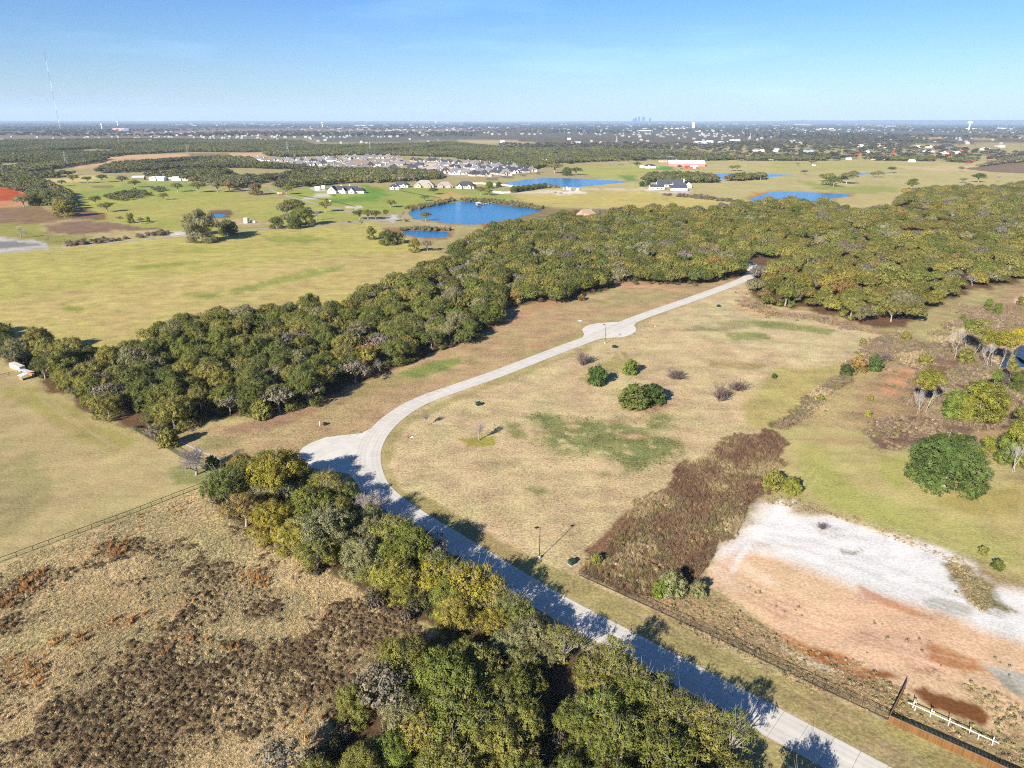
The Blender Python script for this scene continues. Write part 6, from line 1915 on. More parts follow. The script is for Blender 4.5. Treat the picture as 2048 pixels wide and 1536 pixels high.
# white farmhouse
o = thing("farmhouse", "large white farmhouse with dark gabled roofs on the bright lawn", "house", gp(688, 386), -0.12)
wl, rf = volume(o, 4, 6, 34, 13, 4.2, 6, 0, M_STUCCO, M_ROOF_D)
part(MB().box(-.9, .9, -.9, .9, 0, 3.5), "chimney", M_STUCCO, rf, 8, 7, 9)
part(MB().box(-.8, .8, -.8, .8, 0, 2.8), "chimney", M_STUCCO, rf, -6, 7, 9)
volume(o, -17, -2, 15, 13, 4.2, 6.5, math.pi / 2, M_STUCCO, M_ROOF_D)
volume(o, 2, -5, 9, 7, 3.8, 5, math.pi / 2, M_STUCCO, M_ROOF_D)
volume(o, 15, -4, 8, 9, 3.8, 4.4, math.pi / 2, M_STUCCO, M_ROOF_D)
volume(o, 26, 5, 14, 11, 3.6, 4.8, 0, M_STUCCO, M_ROOF_D, "hip")
windows(o, [(-19.5, -9.6, 1, 0), (-15, -9.6, 1, 0), (-17, -9.6, 5.2, 0), (2, -9.6, 1, 0), (15, -8.1, 1, 0), (9, -.6, 1.2, 0), (-4, -.6, 1.2, 0), (30, -.6, 1, 0), (24, -.6, 1, 0)], M_WHITE, 1.8, 2.0)

VILLAS = [(790, 378, 0.2, M_STUCCO, M_ROOF_D, "hip", 17, "dark-roofed white house, first of the lawn row from the farmhouse"), (803, 374, -0.1, M_STUCCO, M_ROOF_D, "hip", 26, "big dark-roofed white house next along the lawn row"),
          (849, 374, 0.0, M_BRICK, simple("taupe_shingles", (0.27, 0.24, 0.21), 0.9), "hip", 34, "wide taupe-roofed brick house in the middle of the lawn row"), (890, 375, 0.1, M_BRICK, simple("taupe_shingles", (0.25, 0.225, 0.20), 0.9), "hip", 26, "taupe-roofed house with steep gables on the lawn row"),
          (932, 376, -0.15, M_STONE, M_ROOF_D, "hip", 32, "dark steep-roofed house at the end of the lawn row, by the white wall")]
for u, v, rz, wm, rm, kind, w, lab in VILLAS:
    o = thing("country_house", lab, "house", gp(u, v), rz, "large houses along the lawn")
    d = w * 0.62
    volume(o, 0, 0, w, d, 3.6, w * 0.24, 0, wm, rm, kind)
    volume(o, -w * .26, -d * .42, d * .62, w * .26, 3.4, w * .13, math.pi / 2, wm, rm)
    volume(o, w * .24, -d * .38, d * .6, w * .24, 3.4, w * .12, math.pi / 2, wm, rm)
    windows(o, [(-w * .26, -d * .42 - d * .31 - .01, 1, 0), (w * .24, -d * .38 - d * .3 - .01, 1, 0), (0, -d / 2 - .01, 1, 0)], M_WHITE, 2, 1.8)
# brown roof inside the wood
o = thing("country_house", "tan-roofed house half hidden among the oaks of the wood", "house", gp(1172, 441), 0.5)
volume(o, 0, 0, 26, 16, 4, 9, 0, M_TAN_W, M_ROOF_B, "hip")
volume(o, -5, -9, 9, 10, 3.8, 5, math.pi / 2, M_TAN_W, M_ROOF_B, "gable")
part(MB().box(-.7, .7, -.7, .7, 0, 4), "chimney", M_BRICK, o, 8, 2, 9)
windows(o, [(5, -8.01, 1, 0), (9, -8.01, 1, 0)], M_WHITE, 1.6, 1.8)
# white compound with black roofs
for (u, v, rz, w, d, hw, hr, lab, wood) in [(1313, 378.5, 0.03, 24, 12, 4, 4, "low white guest house of the black-roofed compound, nearest the track", False), (1324, 373, 0.05, 20, 13, 4, 5, "second white wing of the black-roofed compound, by the evergreens", False),
                                          (1338, 372, -0.05, 42, 18, 4.2, 7, "main house of the black-roofed compound with the longest roof", False), (1357, 374, -0.1, 20, 15, 4.5, 6, "white wing with tall chimney beside the compound's main house", False), (1357, 381, -0.12, 27, 15, 4.5, 4.5, "white barn-like garage of the compound with a brown gable end", True)]:
    o = thing("compound_house", lab, "house", gp(u, v), rz, "buildings of the black-roofed compound")
    volume(o, 0, 0, w, d, hw, hr, 0, M_STUCCO, M_ROOF_D)
    if "main" in lab:
        volume(o, 15, -10, 12, 11, 4.2, 5.5, math.pi / 2, M_STUCCO, M_ROOF_D)
    if "chimney" in lab:
        part(MB().box(-1, 1, -.8, .8, 0, 7), "chimney", M_STUCCO, o, w / 2 - 2, -2, 6)
    if wood:
        part(MB().raw([(-.08, -d / 2 + .6, .5), (-.08, d / 2 - .6, .5), (-.08, d / 2 - .6, hw), (-.08, 0, hw + hr - .4), (-.08, -d / 2 + .6, hw), (0.05, -d / 2 + .6, .5), (0.05, d / 2 - .6, .5), (0.05, d / 2 - .6, hw), (0.05, 0, hw + hr - .4), (0.05, -d / 2 + .6, hw)],
                      [(0, 1, 2, 3, 4), (9, 8, 7, 6, 5), (0, 5, 6, 1), (1, 6, 7, 2), (2, 7, 8, 3), (3, 8, 9, 4), (4, 9, 5, 0)]), "wooden_gable", M_BROWNWALL, o, -w / 2 - .06, 0, 0)
    windows(o, [(-w * .3, -d / 2 - .01, 1, 0), (0, -d / 2 - .01, 1, 0), (w * .3, -d / 2 - .01, 1, 0)], M_STUCCO, 2.2, 2)
# red riding arena and its sheds
o = thing("riding_arena", "long white-roofed red riding arena beyond the grove", "barn", gp(1371, 331.5), -0.06)
volume(o, 0, 0, 92, 40, 7, 7, 0, M_RED_PALE, M_ROOF_W)
for (u, v, w, lab) in [(1377, 337, 16, "red shed in front of the riding arena, by the oak"), (1387, 337, 18, "white-fronted red shed in front of the riding arena")]:
    o = thing("red_shed", lab, "shed", gp(u, v), 0.1)
    volume(o, 0, 0, w, 9, 4, 2.5, 0, M_RED, M_ROOF_W if "white" in lab else M_RED)
    part(MB().box(-3, 3, -.1, 0, .02, 3), "door", M_WHITE if "white" in lab else M_BROWNWALL, o, 0, -4.55, 0)
# other far buildings: (u, v, width m, depth, wall h, roof h, rz, wall, roof, kind, name, label)
W_, G_, D_, B_, Rr_ = M_ROOF_W, M_ROOF_G, M_ROOF_D, M_BRICK, M_RED
FARB = [
    (1092, 326, 34, 16, 4, 6, .2, M_TAN_W, W_, "hip", "country_house", "pink-brick house with pale roof by the subdivision lane"), (1135, 316, 14, 10, 4, 4, .3, M_STUCCO, G_, "gable", "country_house", "little white house in the trees above the long pond"),
    (1159, 313, 22, 14, 4, 5, .1, M_TAN_W, G_, "hip", "country_house", "tan house in the trees above the far lawn"), (1270, 313, 34, 14, 4, 5, .1, M_STUCCO, D_, "gable", "country_house", "white house with dark roof at the tree-lined lane"), (1258, 314, 18, 12, 3.5, 3, .1, M_BRICK, G_, "hip", "country_house", "brick outbuilding beside the white lane house"),
    (1335, 320, 36, 15, 5, 6, .1, M_STUCCO, G_, "gable", "country_house", "large white house behind the riding arena"), (1354, 320, 22, 13, 5, 4, 0, M_STUCCO, D_, "hip", "country_house", "dark-roofed white house behind the arena's end"), (1356, 304, 16, 12, 4, 4, 0, M_STUCCO, W_, "gable", "country_house", "white-roofed house deep in the trees"),
    (1300, 336, 26, 13, 5, 4, .02, M_STUCCO, D_, "hip", "country_house", "white two-storey house before the pasture grove"), (1284, 335.5, 10, 8, 3, 2.5, .1, M_STUCCO, W_, "gable", "small_shed", "small white shed beside the two-storey house"), (1326, 324, 22, 12, 3, 3, .1, M_TAN_W, M_ROOF_B, "gable", "country_house", "tan-roofed house left of the arena"),
    (1394, 319, 24, 12, 4, 5, .3, M_STONE, G_, "hip", "country_house", "stone house among trees past the arena"), (1406, 320, 18, 12, 4, 5, .2, M_STUCCO, G_, "gable", "country_house", "white-gabled house among trees past the arena"),
    (1152, 287, 48, 24, 6, 4, .1, M_ROOF_M, M_ROOF_M, "gable", "metal_barn", "grey metal barn on the tan field north of the subdivision"), (1138, 279, 22, 14, 5, 4, 0, M_STUCCO, W_, "gable", "country_house", "white house on the rise above the grey barn"),
    (1401, 287, 66, 26, 6, 4, .1, M_ROOF_M, W_, "gable", "metal_barn", "wide pale metal barn on the far pasture"), (1419, 285, 34, 20, 6, 4, .1, M_ROOF_W, W_, "gable", "metal_barn", "white metal barn next to the widest pale one"), (1446, 286, 50, 24, 5, 3, .1, M_ROOF_M, W_, "gable", "metal_barn", "long low pale barn on the far pasture"), (1466, 281, 36, 18, 5, 5, .2, M_STUCCO, G_, "hip", "country_house", "white house above the long low barn"), (1476, 282, 20, 14, 5, 4, .2, M_STUCCO, W_, "gable", "country_house", "white garage by the house above the long barn"),
    (1511, 304, 30, 14, 4, 4, .2, M_STONE, W_, "hip", "country_house", "pale house among bare trees on the plain"), (1524, 303, 16, 10, 4, 3, 0, M_STUCCO, W_, "gable", "country_house", "white cottage among bare trees on the plain"),
    (1546, 320, 24, 13, 4, 3, 0, M_STUCCO, D_, "gable", "country_house", "white and blue house at the plain's tree row"), (1557, 321, 14, 10, 3, 2, 0, M_STUCCO, M_ROOF_M, "gable", "small_shed", "white shed beside the white and blue house"), (1551, 303, 26, 14, 5, 5, .1, M_STUCCO, W_, "gable", "country_house", "white house behind the plain's tree row"),
    (1591, 318.5, 34, 18, 6, 3, .05, simple("purple_trim", (0.32, 0.28, 0.52), .7), W_, "gable", "metal_barn", "purple-based white hall on the plain"), (1615, 306, 40, 20, 5, 4, .05, M_ROOF_M, simple("blue_metal_roof", (0.30, 0.38, 0.48), .5), "gable", "metal_barn", "blue-grey metal barn on the tan pasture"),
    (1628, 313, 10, 7, 3.2, 2.1, .2, Rr_, Rr_, "gable", "red_shed", "red shed next to the bare trees"), (1698, 304.5, 9, 6, 3.2, 2.1, .2, Rr_, Rr_, "gable", "red_shed", "lone red shed on the upper tan pasture"), (1705, 311, 8, 6, 2.8, 1.8, .2, Rr_, Rr_, "gable", "red_shed", "red shed, lowest of the small red cluster"), (1714, 309.5, 8, 6, 2.8, 1.8, .2, Rr_, Rr_, "gable", "red_shed", "red shed in the middle of the small red cluster"), (1722, 308, 10, 6, 2.8, 1.8, .2, Rr_, Rr_, "gable", "red_shed", "red shed touching the white hall"),
    (1730, 306, 26, 14, 5, 3, .05, M_STUCCO, W_, "gable", "metal_barn", "white hall next to the red cluster"), (1787, 307.5, 13, 8, 3.6, 2.8, .2, Rr_, Rr_, "gable", "red_shed", "bigger lone red shed in mid pasture"), (1896, 311.5, 14, 8, 3.2, 2.1, .1, Rr_, Rr_, "gable", "red_shed", "red shed before the white-roofed hall"), (1926, 303, 27, 13, 4.8, 2.8, .1, Rr_, W_, "gable", "red_shed", "large red barn with white roof"), (1979, 315, 13, 8, 3.2, 2.1, .1, Rr_, Rr_, "gable", "red_shed", "red shed close to the scrub knoll"), (1936, 327.5, 11, 8, 3.2, 2.1, .1, Rr_, M_ROOF_D, "gable", "red_shed", "red shed in the trees below the knoll"), (1947, 324, 10, 7, 3.2, 2.1, .4, Rr_, Rr_, "gable", "red_shed", "second red shed in the trees below the knoll"),
    (1748, 320, 22, 14, 5, 5, .2, simple("orange_brick", (0.52, 0.33, 0.19), .9), M_ROOF_B, "hip", "country_house", "orange-brick house in the plain's tree row"), (1772, 319, 34, 16, 5, 6, .1, simple("orange_brick", (0.50, 0.32, 0.19), .9), M_ROOF_B, "hip", "country_house", "larger orange-brick house with two wings"), (1781, 319, 16, 12, 4, 5, .1, simple("orange_brick", (0.50, 0.34, 0.21), .9), M_ROOF_B, "hip", "country_house", "orange-brick cottage at the end of its row"),
    (1721, 293.5, 22, 14, 5, 4, .1, M_STUCCO, W_, "gable", "country_house", "white house, first of the upper line"), (1738, 294, 26, 14, 5, 4, .1, M_STUCCO, W_, "hip", "country_house", "white house, second of the upper line"), (1761, 292.5, 44, 20, 7, 6, .1, M_TAN_W, M_ROOF_B, "hip", "country_house", "big tan house on the upper line"), (1775, 296, 24, 14, 4, 4, .1, M_STUCCO, W_, "gable", "country_house", "white garage below the big tan house"),
    (1836, 295, 34, 16, 5, 4, 0, M_STUCCO, M_ROOF_M, "hip", "country_house", "blue-white house on the upper line"), (1858, 295.5, 26, 14, 5, 4, 0, M_STONE, W_, "hip", "country_house", "cream house on the upper line"), (1893, 294.5, 56, 24, 7, 6, 0, M_ROOF_D, M_ROOF_D, "hip", "country_house", "large dark blue-roofed house on the upper line"), (1856, 304, 38, 18, 4, 4, .1, M_STUCCO, M_ROOF_M, "hip", "country_house", "house with a blue-grey roof below the upper line"), (1896, 307, 50, 20, 5, 4, .05, M_STUCCO, W_, "hip", "country_house", "long white-roofed hall on the tan pasture"), (1915, 307.5, 24, 14, 5, 3, .05, M_STUCCO, W_, "hip", "country_house", "white annex next to the long white-roofed hall"),
    (1970, 300, 38, 18, 5, 4, .4, M_STUCCO, W_, "gable", "metal_barn", "white barn standing askew near the knoll"), (2003, 294.5, 24, 14, 5, 4, .2, M_STUCCO, W_, "gable", "country_house", "white house among dark trees past the askew barn"), (1995, 293, 20, 14, 5, 4, .2, M_BRICK, G_, "hip", "country_house", "brown house beside the white one past the askew barn"), (1823, 324, 16, 10, 4, 3, .1, M_STUCCO, W_, "gable", "small_shed", "small white shed at the end of the orchard row"), (1628, 331, 8, 5, 2.6, 1.2, .1, M_STUCCO, M_ROOF_D, "gable", "small_shed", "little stock trailer shed on the open pasture"), (1697, 319, 14, 9, 4, 2, 0, M_STUCCO, M_ROOF_M, "gable", "small_shed", "blue-grey shed in the plain's tree row"),
    (319, 361, 26, 14, 5, 3, -.1, M_STUCCO, M_ROOF_M, "gable", "country_house", "white-gabled house at the top of the far lawn"), (306, 360.5, 10, 9, 4, 2, -.1, M_STUCCO, W_, "gable", "small_shed", "white shed left of the white-gabled house"), (336, 360.5, 18, 10, 3.5, 2, -.1, M_BROWNWALL, M_ROOF_M, "gable", "small_shed", "brown carport between the two white houses"), (368, 360.5, 32, 15, 4, 4, .05, M_STUCCO, M_ROOF_D, "hip", "country_house", "long white house with blue-grey roof above the far lawn"), (352, 361, 12, 10, 4, 3, .05, M_STUCCO, W_, "gable", "small_shed", "white annex of the long white house"), (278, 359, 22, 12, 4, 3, .2, M_POLE_WOOD, M_ROOF_M, "gable", "small_shed", "grey barn half hidden left of the white houses"),
    (704, 352.5, 22, 12, 4, 4, .1, M_STONE, M_ROOF_G, "gable", "country_house", "pale-roofed house deep in the wood behind the farmhouse"), (635, 380, 7, 5, 4, 2, .1, M_STUCCO, W_, "gable", "small_shed", "white gatehouse left of the farmhouse"), (647, 378, 5, 4, 4, 2, .1, M_STUCCO, W_, "gable", "small_shed", "white shed beside the gatehouse"), (497, 372, 10, 8, 3, 2, .1, M_STUCCO, W_, "gable", "small_shed", "white shed at the wood's lower corner"),
    (1005, 285, 22, 14, 5, 4, 0, M_STUCCO, W_, "gable", "country_house", "white house on the tan field behind the subdivision wood"), (20, 312, 26, 14, 5, 4, .1, M_STUCCO, W_, "gable", "country_house", "white house in the wood below the mast"), (430, 315.5, 16, 12, 5, 4, .4, M_STUCCO, G_, "hip", "country_house", "grey-roofed house in the wood beyond the clearing"), (832, 288.5, 34, 16, 5, 5, .1, M_STONE, G_, "hip", "country_house", "stone house at the wood's upper edge"),
]
for u, v, w, d, hw, hr, rz, wm, rm, kind, nm, lab in FARB:
    o = thing(nm, lab, "house" if "house" in nm else ("barn" if "barn" in nm else "shed"), gp(u, v), rz, "scattered farm buildings on the plain")
    wl, rf = volume(o, 0, 0, w, d, hw, hr, 0, wm, rm, kind)
    if nm in ("country_house",) and w > 20:
        volume(o, -w * .2, -d * .45, d * .5, w * .28, hw * .95, hr * .7, math.pi / 2, wm, rm, "gable", "wing_")
        windows(o, [(w * .25, -d / 2 - .01, 1, 0), (w * .08, -d / 2 - .01, 1, 0)], M_WHITE, 2, 1.7)
    elif nm in ("red_shed", "metal_barn"):
        part(MB().box(-w * .12, w * .12, -.1, 0, .02, hw * .8), "door", M_BROWNWALL if wm is Rr_ else M_GALV, wl, 0, -d / 2 - .01, 0)

# the far town: a mass of pale roofs too small to count
tv, tf = [], []
town = MB()
rt = random.Random(5)
for (v0, v1, cnt, wmin, wmax, u0, u1) in [(246, 252, 260, 40, 120, 330, 2200), (252, 262, 520, 14, 46, 560, 2200), (262, 276, 420, 10, 22, 300, 2200), (274, 290, 110, 10, 20, 420, 2200), (268, 285, 80, 10, 20, -100, 560)]:
    for _ in range(cnt):
        u, v = rt.uniform(u0, u1), rt.uniform(v0, v1)
        p = gp(u, v)
        if vnoise(np.array([p.x / 500]), np.array([p.y / 1300]), 91)[0] < 0.45:
            continue
        w, d, h = rt.uniform(wmin, wmax), rt.uniform(wmin * .5, wmin), rt.uniform(4, 8) * (1.5 if v < 252 else 1)
        q = MB().box(-w / 2, w / 2, -d / 2, d / 2, 0, h)
        if w < 40:
            hip_roof(q, w, d, h, h * .6, 0.2)
        q.xf(mx(p.x, p.y, 0, rt.uniform(-.3, .3)))
        town.raw(q.v, q.f)
tag(town.build("distant_town", simple("pale_buildings", (0.26, 0.25, 0.24), .9)), "mass of tiny pale buildings of the far town", None, None, "stuff")

BIGB = [
    (1349, 258, 330, 60, 14, M_TAN_W, "warehouse", "long cream factory hall on the far plain"), (1409, 263.5, 190, 60, 12, M_TAN_W, "warehouse", "tan shopping block below the cream factory hall"), (730, 251.5, 330, 80, 16, M_STONE, "warehouse", "pale hospital block on the western skyline"), (240, 262, 120, 40, 26, simple("rust_block", (0.36, 0.22, 0.18), .9), "office_block", "rust and blue block building on the far plain"), (254, 262.2, 60, 40, 24, simple("blue_block", (0.10, 0.14, 0.24), .8), "office_block", "dark blue half of the rust and blue block"),
    (1760, 241.5, 2600, 300, 24, M_ROOF_W, "warehouse", "huge white warehouse roofs along the eastern horizon"), (1920, 240.6, 3600, 300, 22, M_ROOF_W, "warehouse", "second white strip of warehouses along the eastern horizon"), (1940, 258, 160, 60, 9, M_TAN_W, "warehouse", "tan strip mall beside the eastern water tower"), (2010, 257, 200, 60, 9, M_ROOF_W, "warehouse", "white strip mall at the far eastern plain"), (1770, 252.5, 420, 80, 9, M_ROOF_W, "warehouse", "line of white stores on the eastern plain"), (1650, 257.5, 220, 60, 9, M_ROOF_W, "warehouse", "white stores left of the eastern line"), (1600, 249, 360, 80, 12, simple("peach_roofs", (0.62, 0.48, 0.40), .9), "warehouse", "peach-coloured school block on the plain"), (1290, 262, 120, 50, 8, M_ROOF_W, "warehouse", "white depot in front of the skyline"),
]
for u, v, w, d, h, m_, nm, lab in BIGB:
    o = thing(nm, lab, "building", gp(u, v), 0.0)
    volume(o, 0, 0, w, d, h, 1, 0, m_, M_ROOF_W if m_ is not M_TAN_W else M_TAN_W, "flat")
# skyline towers
for u, w, hpx, lab in [(1267, 52, 4.5, "low pale tower at the start of the skyline"), (1271.5, 60, 6.5, "stepped blue tower of the skyline"), (1277.5, 55, 8.2, "tallest blue glass tower of the skyline"), (1286.5, 75, 7.6, "broad blue tower of the skyline"), (1300, 60, 6.0, "separate blue tower at the skyline's end")]:
    p = gp(u, 246.2)
    h = h_of(p, hpx + 3.5)
    wd = h_of(p, 4.2 if w > 70 else 3.2)
    o = thing("skyscraper", lab, "skyscraper", p, 0.3, "skyscrapers of the far downtown")
    MB().box(-wd / 2, wd / 2, -wd / 2, wd / 2, 0, h).build("shaft", M_BLUEGLASS, o)
    MB().box(-wd * .38, wd * .38, -wd * .38, wd * .38, h, h * 1.05).build("crown_block", M_BLUEGLASS, o)


# water towers
def water_tower(u, v, hpx, lab, kind="bulb"):
    p = gp(u, v)
    h = h_of(p, hpx)
    o = thing("water_tower", lab, "water tower", p)
    if kind == "drum":
        MB().lathe([(h * .24, 0), (h * .24, h * .96), (h * .1, h)], 16).build("tank", M_WHITE, o)
        MB().box(-h * .05, h * .05, -h * .26, -h * .2, h * .1, h * .3).build("hatch", M_GALV, o)
    else:
        MB().lathe([(h * .12, 0), (h * .07, h * .12), (h * .07, h * .7)], 12).build("pedestal", M_WHITE, o)
        MB().lathe([(h * .07, h * .7), (h * .26, h * .8), (h * .27, h * .92), (h * .15, h)], 16).build("tank", M_WHITE, o)


water_tower(1937, 262, 18, "white pedestal water tower standing highest on the eastern plain")
water_tower(1386.5, 258, 13, "white cylinder tower behind the cream factory hall", "drum")
water_tower(645, 254, 9, "white bulb-topped water tower on the western plain")
water_tower(204, 257, 9, "small white water tower right of the tall mast")
water_tower(236, 252, 9, "slim white tower on the western horizon")
water_tower(872, 248, 6, "tiny white water tower on the central horizon")

# radio mast
p = gp(124, 276)
o = thing("radio_mast", "very tall thin red-and-white lattice radio mast", "mast", p)
m_h = 148 / px_m(p) * 1.06
secs = 9
for i in range(secs):
    z0, z1 = m_h * i / secs, m_h * (i + 1) / secs
    m = MB()
    w = 1.7
    for a in range(3):
        c, s_ = math.cos(a * 2.094), math.sin(a * 2.094)
        c2, s2 = math.cos((a + 1) * 2.094), math.sin((a + 1) * 2.094)
        m.tube((w * c, w * s_, z0), (w * c, w * s_, z1), 0.13, n=4)
        k = int((z1 - z0) / 9)
        for q in range(k):
            m.tube((w * c, w * s_, z0 + (z1 - z0) * q / k), (w * c2, w * s2, z0 + (z1 - z0) * (q + 1) / k), 0.09, n=3)
    m.build("mast_section", M_DARK_POLE if i % 2 == 0 else M_WHITE, o)


# lattice pylons
def pylon_mesh():
    m = MB()
    lv = [(0, 4.2), (14, 2.6), (26, 1.4), (38, .7), (44, .15)]
    for (z0, w0), (z1, w1) in zip(lv, lv[1:]):
        for sx, sy in ((1, 1), (1, -1), (-1, -1), (-1, 1)):
            m.tube((sx * w0, sy * w0, z0), (sx * w1, sy * w1, z1), .22, n=4)
        for (ax, ay), (bx, by) in (((1, 1), (1, -1)), ((1, -1), (-1, -1)), ((-1, -1), (-1, 1)), ((-1, 1), (1, 1))):
            m.tube((ax * w0, ay * w0, z0), (bx * w1, by * w1, z1), .13, n=3)
            m.tube((bx * w0, by * w0, z0), (ax * w1, ay * w1, z1), .13, n=3)
    arm = MB()
    for z, L in ((26, 9), (33, 7), (40, 5.5)):
        for s_ in (-1, 1):
            arm.tube((0, 0, z + 1.6), (s_ * L, 0, z), .2, n=4)
            arm.tube((0, .6, z - .4), (s_ * L, 0, z), .2, n=4)
            arm.tube((s_ * L, 0, z), (s_ * L, 0, z - 2), .14, n=4)
    return m.mesh("lattice", M_GALV), arm.mesh("cross_arms", M_GALV)


PY = pylon_mesh()
for u, v, hpx, lab in [(375, 309, 21, "steel pylon standing in the sandy clearing"), (133, 333, 29, "nearest steel pylon, in the wood below the mast"), (576, 308, 24, "steel pylon in the wood behind the clearing's end"), (740, 302, 19, "steel pylon in the wood above the subdivision"), (1233, 286, 15, "steel pylon on the plain above the far wood"), (1366, 273, 9, "small steel pylon left of three on the plain"), (1433, 275, 9, "small steel pylon, middle of three on the plain"), (1500, 275, 10, "small steel pylon at the end of three on the plain"), (1557, 270, 10, "steel pylon before the eastern white stores"), (1610, 270, 10, "steel pylon beside the white stores"), (1300, 270, 8, "tiny steel pylon below the skyline"), (876, 288, 12, "steel pylon beyond the subdivision's eastern block")]:
    p = gp(u, v)
    o = thing("pylon", lab, "pylon", p, 0.4, "power line pylons")
    k = h_of(p, hpx) / 44
    o.scale = (k, k, k)
    add("lattice", PY[0], o)
    add("cross_arms", PY[1], o)
# wooden utility poles
mp = MB().tube((0, 0, 0), (0, 0, 10.5), .2, .13, 7).mesh("pole", M_POLE_WOOD)
mc = MB().box(-1.1, 1.1, -.07, .07, 9.6, 9.8).mesh("cross_arm", M_POLE_WOOD)
for u, v, hpx, lab in [(129, 483, 23, "wooden utility pole leaning over the ploughed verge"), (14, 502, 18, "wooden utility pole on the white drive"), (545, 446, 20, "wooden utility pole by the roadside clump"), (668, 442, 16, "wooden utility pole past the lane's bare tree"), (603, 395, 18, "wooden utility pole at the farmhouse drive"), (635, 408, 16, "wooden utility pole on the country road's slope"), (692, 421, 15, "wooden utility pole where the road bends to the pond"), (713, 367, 15, "wooden utility pole behind the farmhouse"), (478, 430, 17, "wooden utility pole beside the tiny pond"), (517, 430, 15, "wooden utility pole by the beige tank"), (748, 440, 18, "wooden utility pole among the lane's oak trio")]:
    p = gp(u, v)
    o = thing("utility_pole", lab, "utility pole", p, rnd.uniform(0, 3), "wooden utility poles")
    k = h_of(p, hpx) / 10.5
    o.scale = (k, k, k)
    add("pole", mp, o)
    add("cross_arm", mc, o)

# ------------------------------------------------------------------ street lamps, boxes, hydrants
def street_lamp(p, aim, h, label):
    o = thing("street_lamp", label, "street lamp", p, aim)
    MB().lathe([(.36, 0), (.36, .75), (.3, .82)], 14).build("base", M_PATH, o)
    MB().tube((0, 0, .8), (0, 0, h), .12, .085, 8).build("pole", M_DARK_POLE, o)
    a = MB().tube((0, 0, h - .15), (.75, 0, h - .02), .05, .05, 6).build("arm", M_DARK_POLE, o)
    hd = MB().box(.55, 1.55, -.3, .3, h - .07, h + .13).build("lamp_head", M_DARK_POLE, o)
    MB().box(.7, 1.45, -.22, .22, h - .1, h - .072).build("lens", M_LAMPGLASS, hd)


street_lamp(gp(1079, 1117), math.radians(215), 9.9, "tall dark street lamp on a round concrete foot near the thicket")
street_lamp(gp(1210, 687), math.radians(200), 10.3, "tall dark street lamp at the second turnaround")


def utility_box(p, rz, w, d, h, lab, mat):
    o = thing("transformer_box", lab, "utility box", p, rz)
    MB().box(-w / 2 - .2, w / 2 + .2, -d / 2 - .2, d / 2 + .2, 0, .12).build("pad", M_PATH, o)
    MB().box(-w / 2, w / 2, -d / 2, d / 2, .12, h).build("cabinet", mat, o)
    MB().raw([(-w / 2 - .05, -d / 2 - .08, h), (w / 2 + .05, -d / 2 - .08, h), (w / 2 + .05, d / 2 + .05, h + .12), (-w / 2 - .05, d / 2 + .05, h + .12), (-w / 2 - .05, -d / 2 - .08, h + .05), (w / 2 + .05, -d / 2 - .08, h + .05), (w / 2 + .05, d / 2 + .05, h + .2), (-w / 2 - .05, d / 2 + .05, h + .2)],
             [(3, 2, 1, 0), (4, 5, 6, 7), (0, 1, 5, 4), (1, 2, 6, 5), (2, 3, 7, 6), (3, 0, 4, 7)]).build("lid", mat, o)


utility_box(gp(957, 811), .6, 1.9, 1.6, 1.3, "green transformer box on the lot near the road curve", M_GREENBOX)
utility_box(gp(1229, 696), .4, 1.9, 1.5, 1.2, "green transformer box near the second turnaround's lamp", M_GREENBOX)
utility_box(gp(1437, 614), .4, 1.9, 1.5, 1.2, "green transformer box on the far verge before the wood", M_GREENBOX)
utility_box(gp(1144, 1128), .7, 1.6, 1.3, 1.2, "blue-green transformer box at the iron fence's end", M_GREENBOX)
o = thing("utility_pedestal", "dark round pedestal with a pale post on the bare bank", "utility box", gp(650, 850), .3)
MB().lathe([(.8, 0), (.8, .9), (.5, 1.1)], 14).build("drum", M_DARK_POLE, o)
MB().tube((-1.9, 0, 0), (-1.9, 0, 1.9), .12, .12, 6).build("post", M_WHITE, o)
o = thing("valve_marker", "small white marker block beyond the second turnaround", "marker", gp(1160, 642), .3)
MB().box(-.7, .7, -.5, .5, 0, .5).build("block", M_WHITE, o)
MB().tube((.2, 0, .5), (.2, 0, 1.1), .1, .08, 6).build("post", M_DARK_POLE, o)


def hydrant(p, lab):
    o = thing("fire_hydrant", lab, "hydrant", p, .5)
    o.scale = (1.5, 1.5, 1.5)
    MB().lathe([(.2, 0), (.2, .06), (.13, .08), (.13, .55), (.19, .57), (.19, .62), (.13, .72), (.04, .8)], 10).build("barrel", M_RED, o)
    m = MB().tube((-.26, 0, .42), (.26, 0, .42), .07, .07, 8)
    m.tube((0, 0, .42), (0, -.27, .42), .09, .09, 8).build("nozzle", M_RED, o)
    MB().box(.5, 1.3, -.3, .5, 0, .07).build("pad", M_WHITE, o)


hydrant(gp(816, 876), "red fire hydrant inside the road's curve")
hydrant(gp(1306, 653), "red fire hydrant past the second turnaround")

# ------------------------------------------------------------------ fences
def fence_path(pts_px, step):
    P = gps(pts_px)
    out = []
    for a, b in zip(P, P[1:]):
        n = max(1, round((b - a).length / step))
        out += [a.lerp(b, i / n) for i in range(n)]
    return out + [P[-1]]


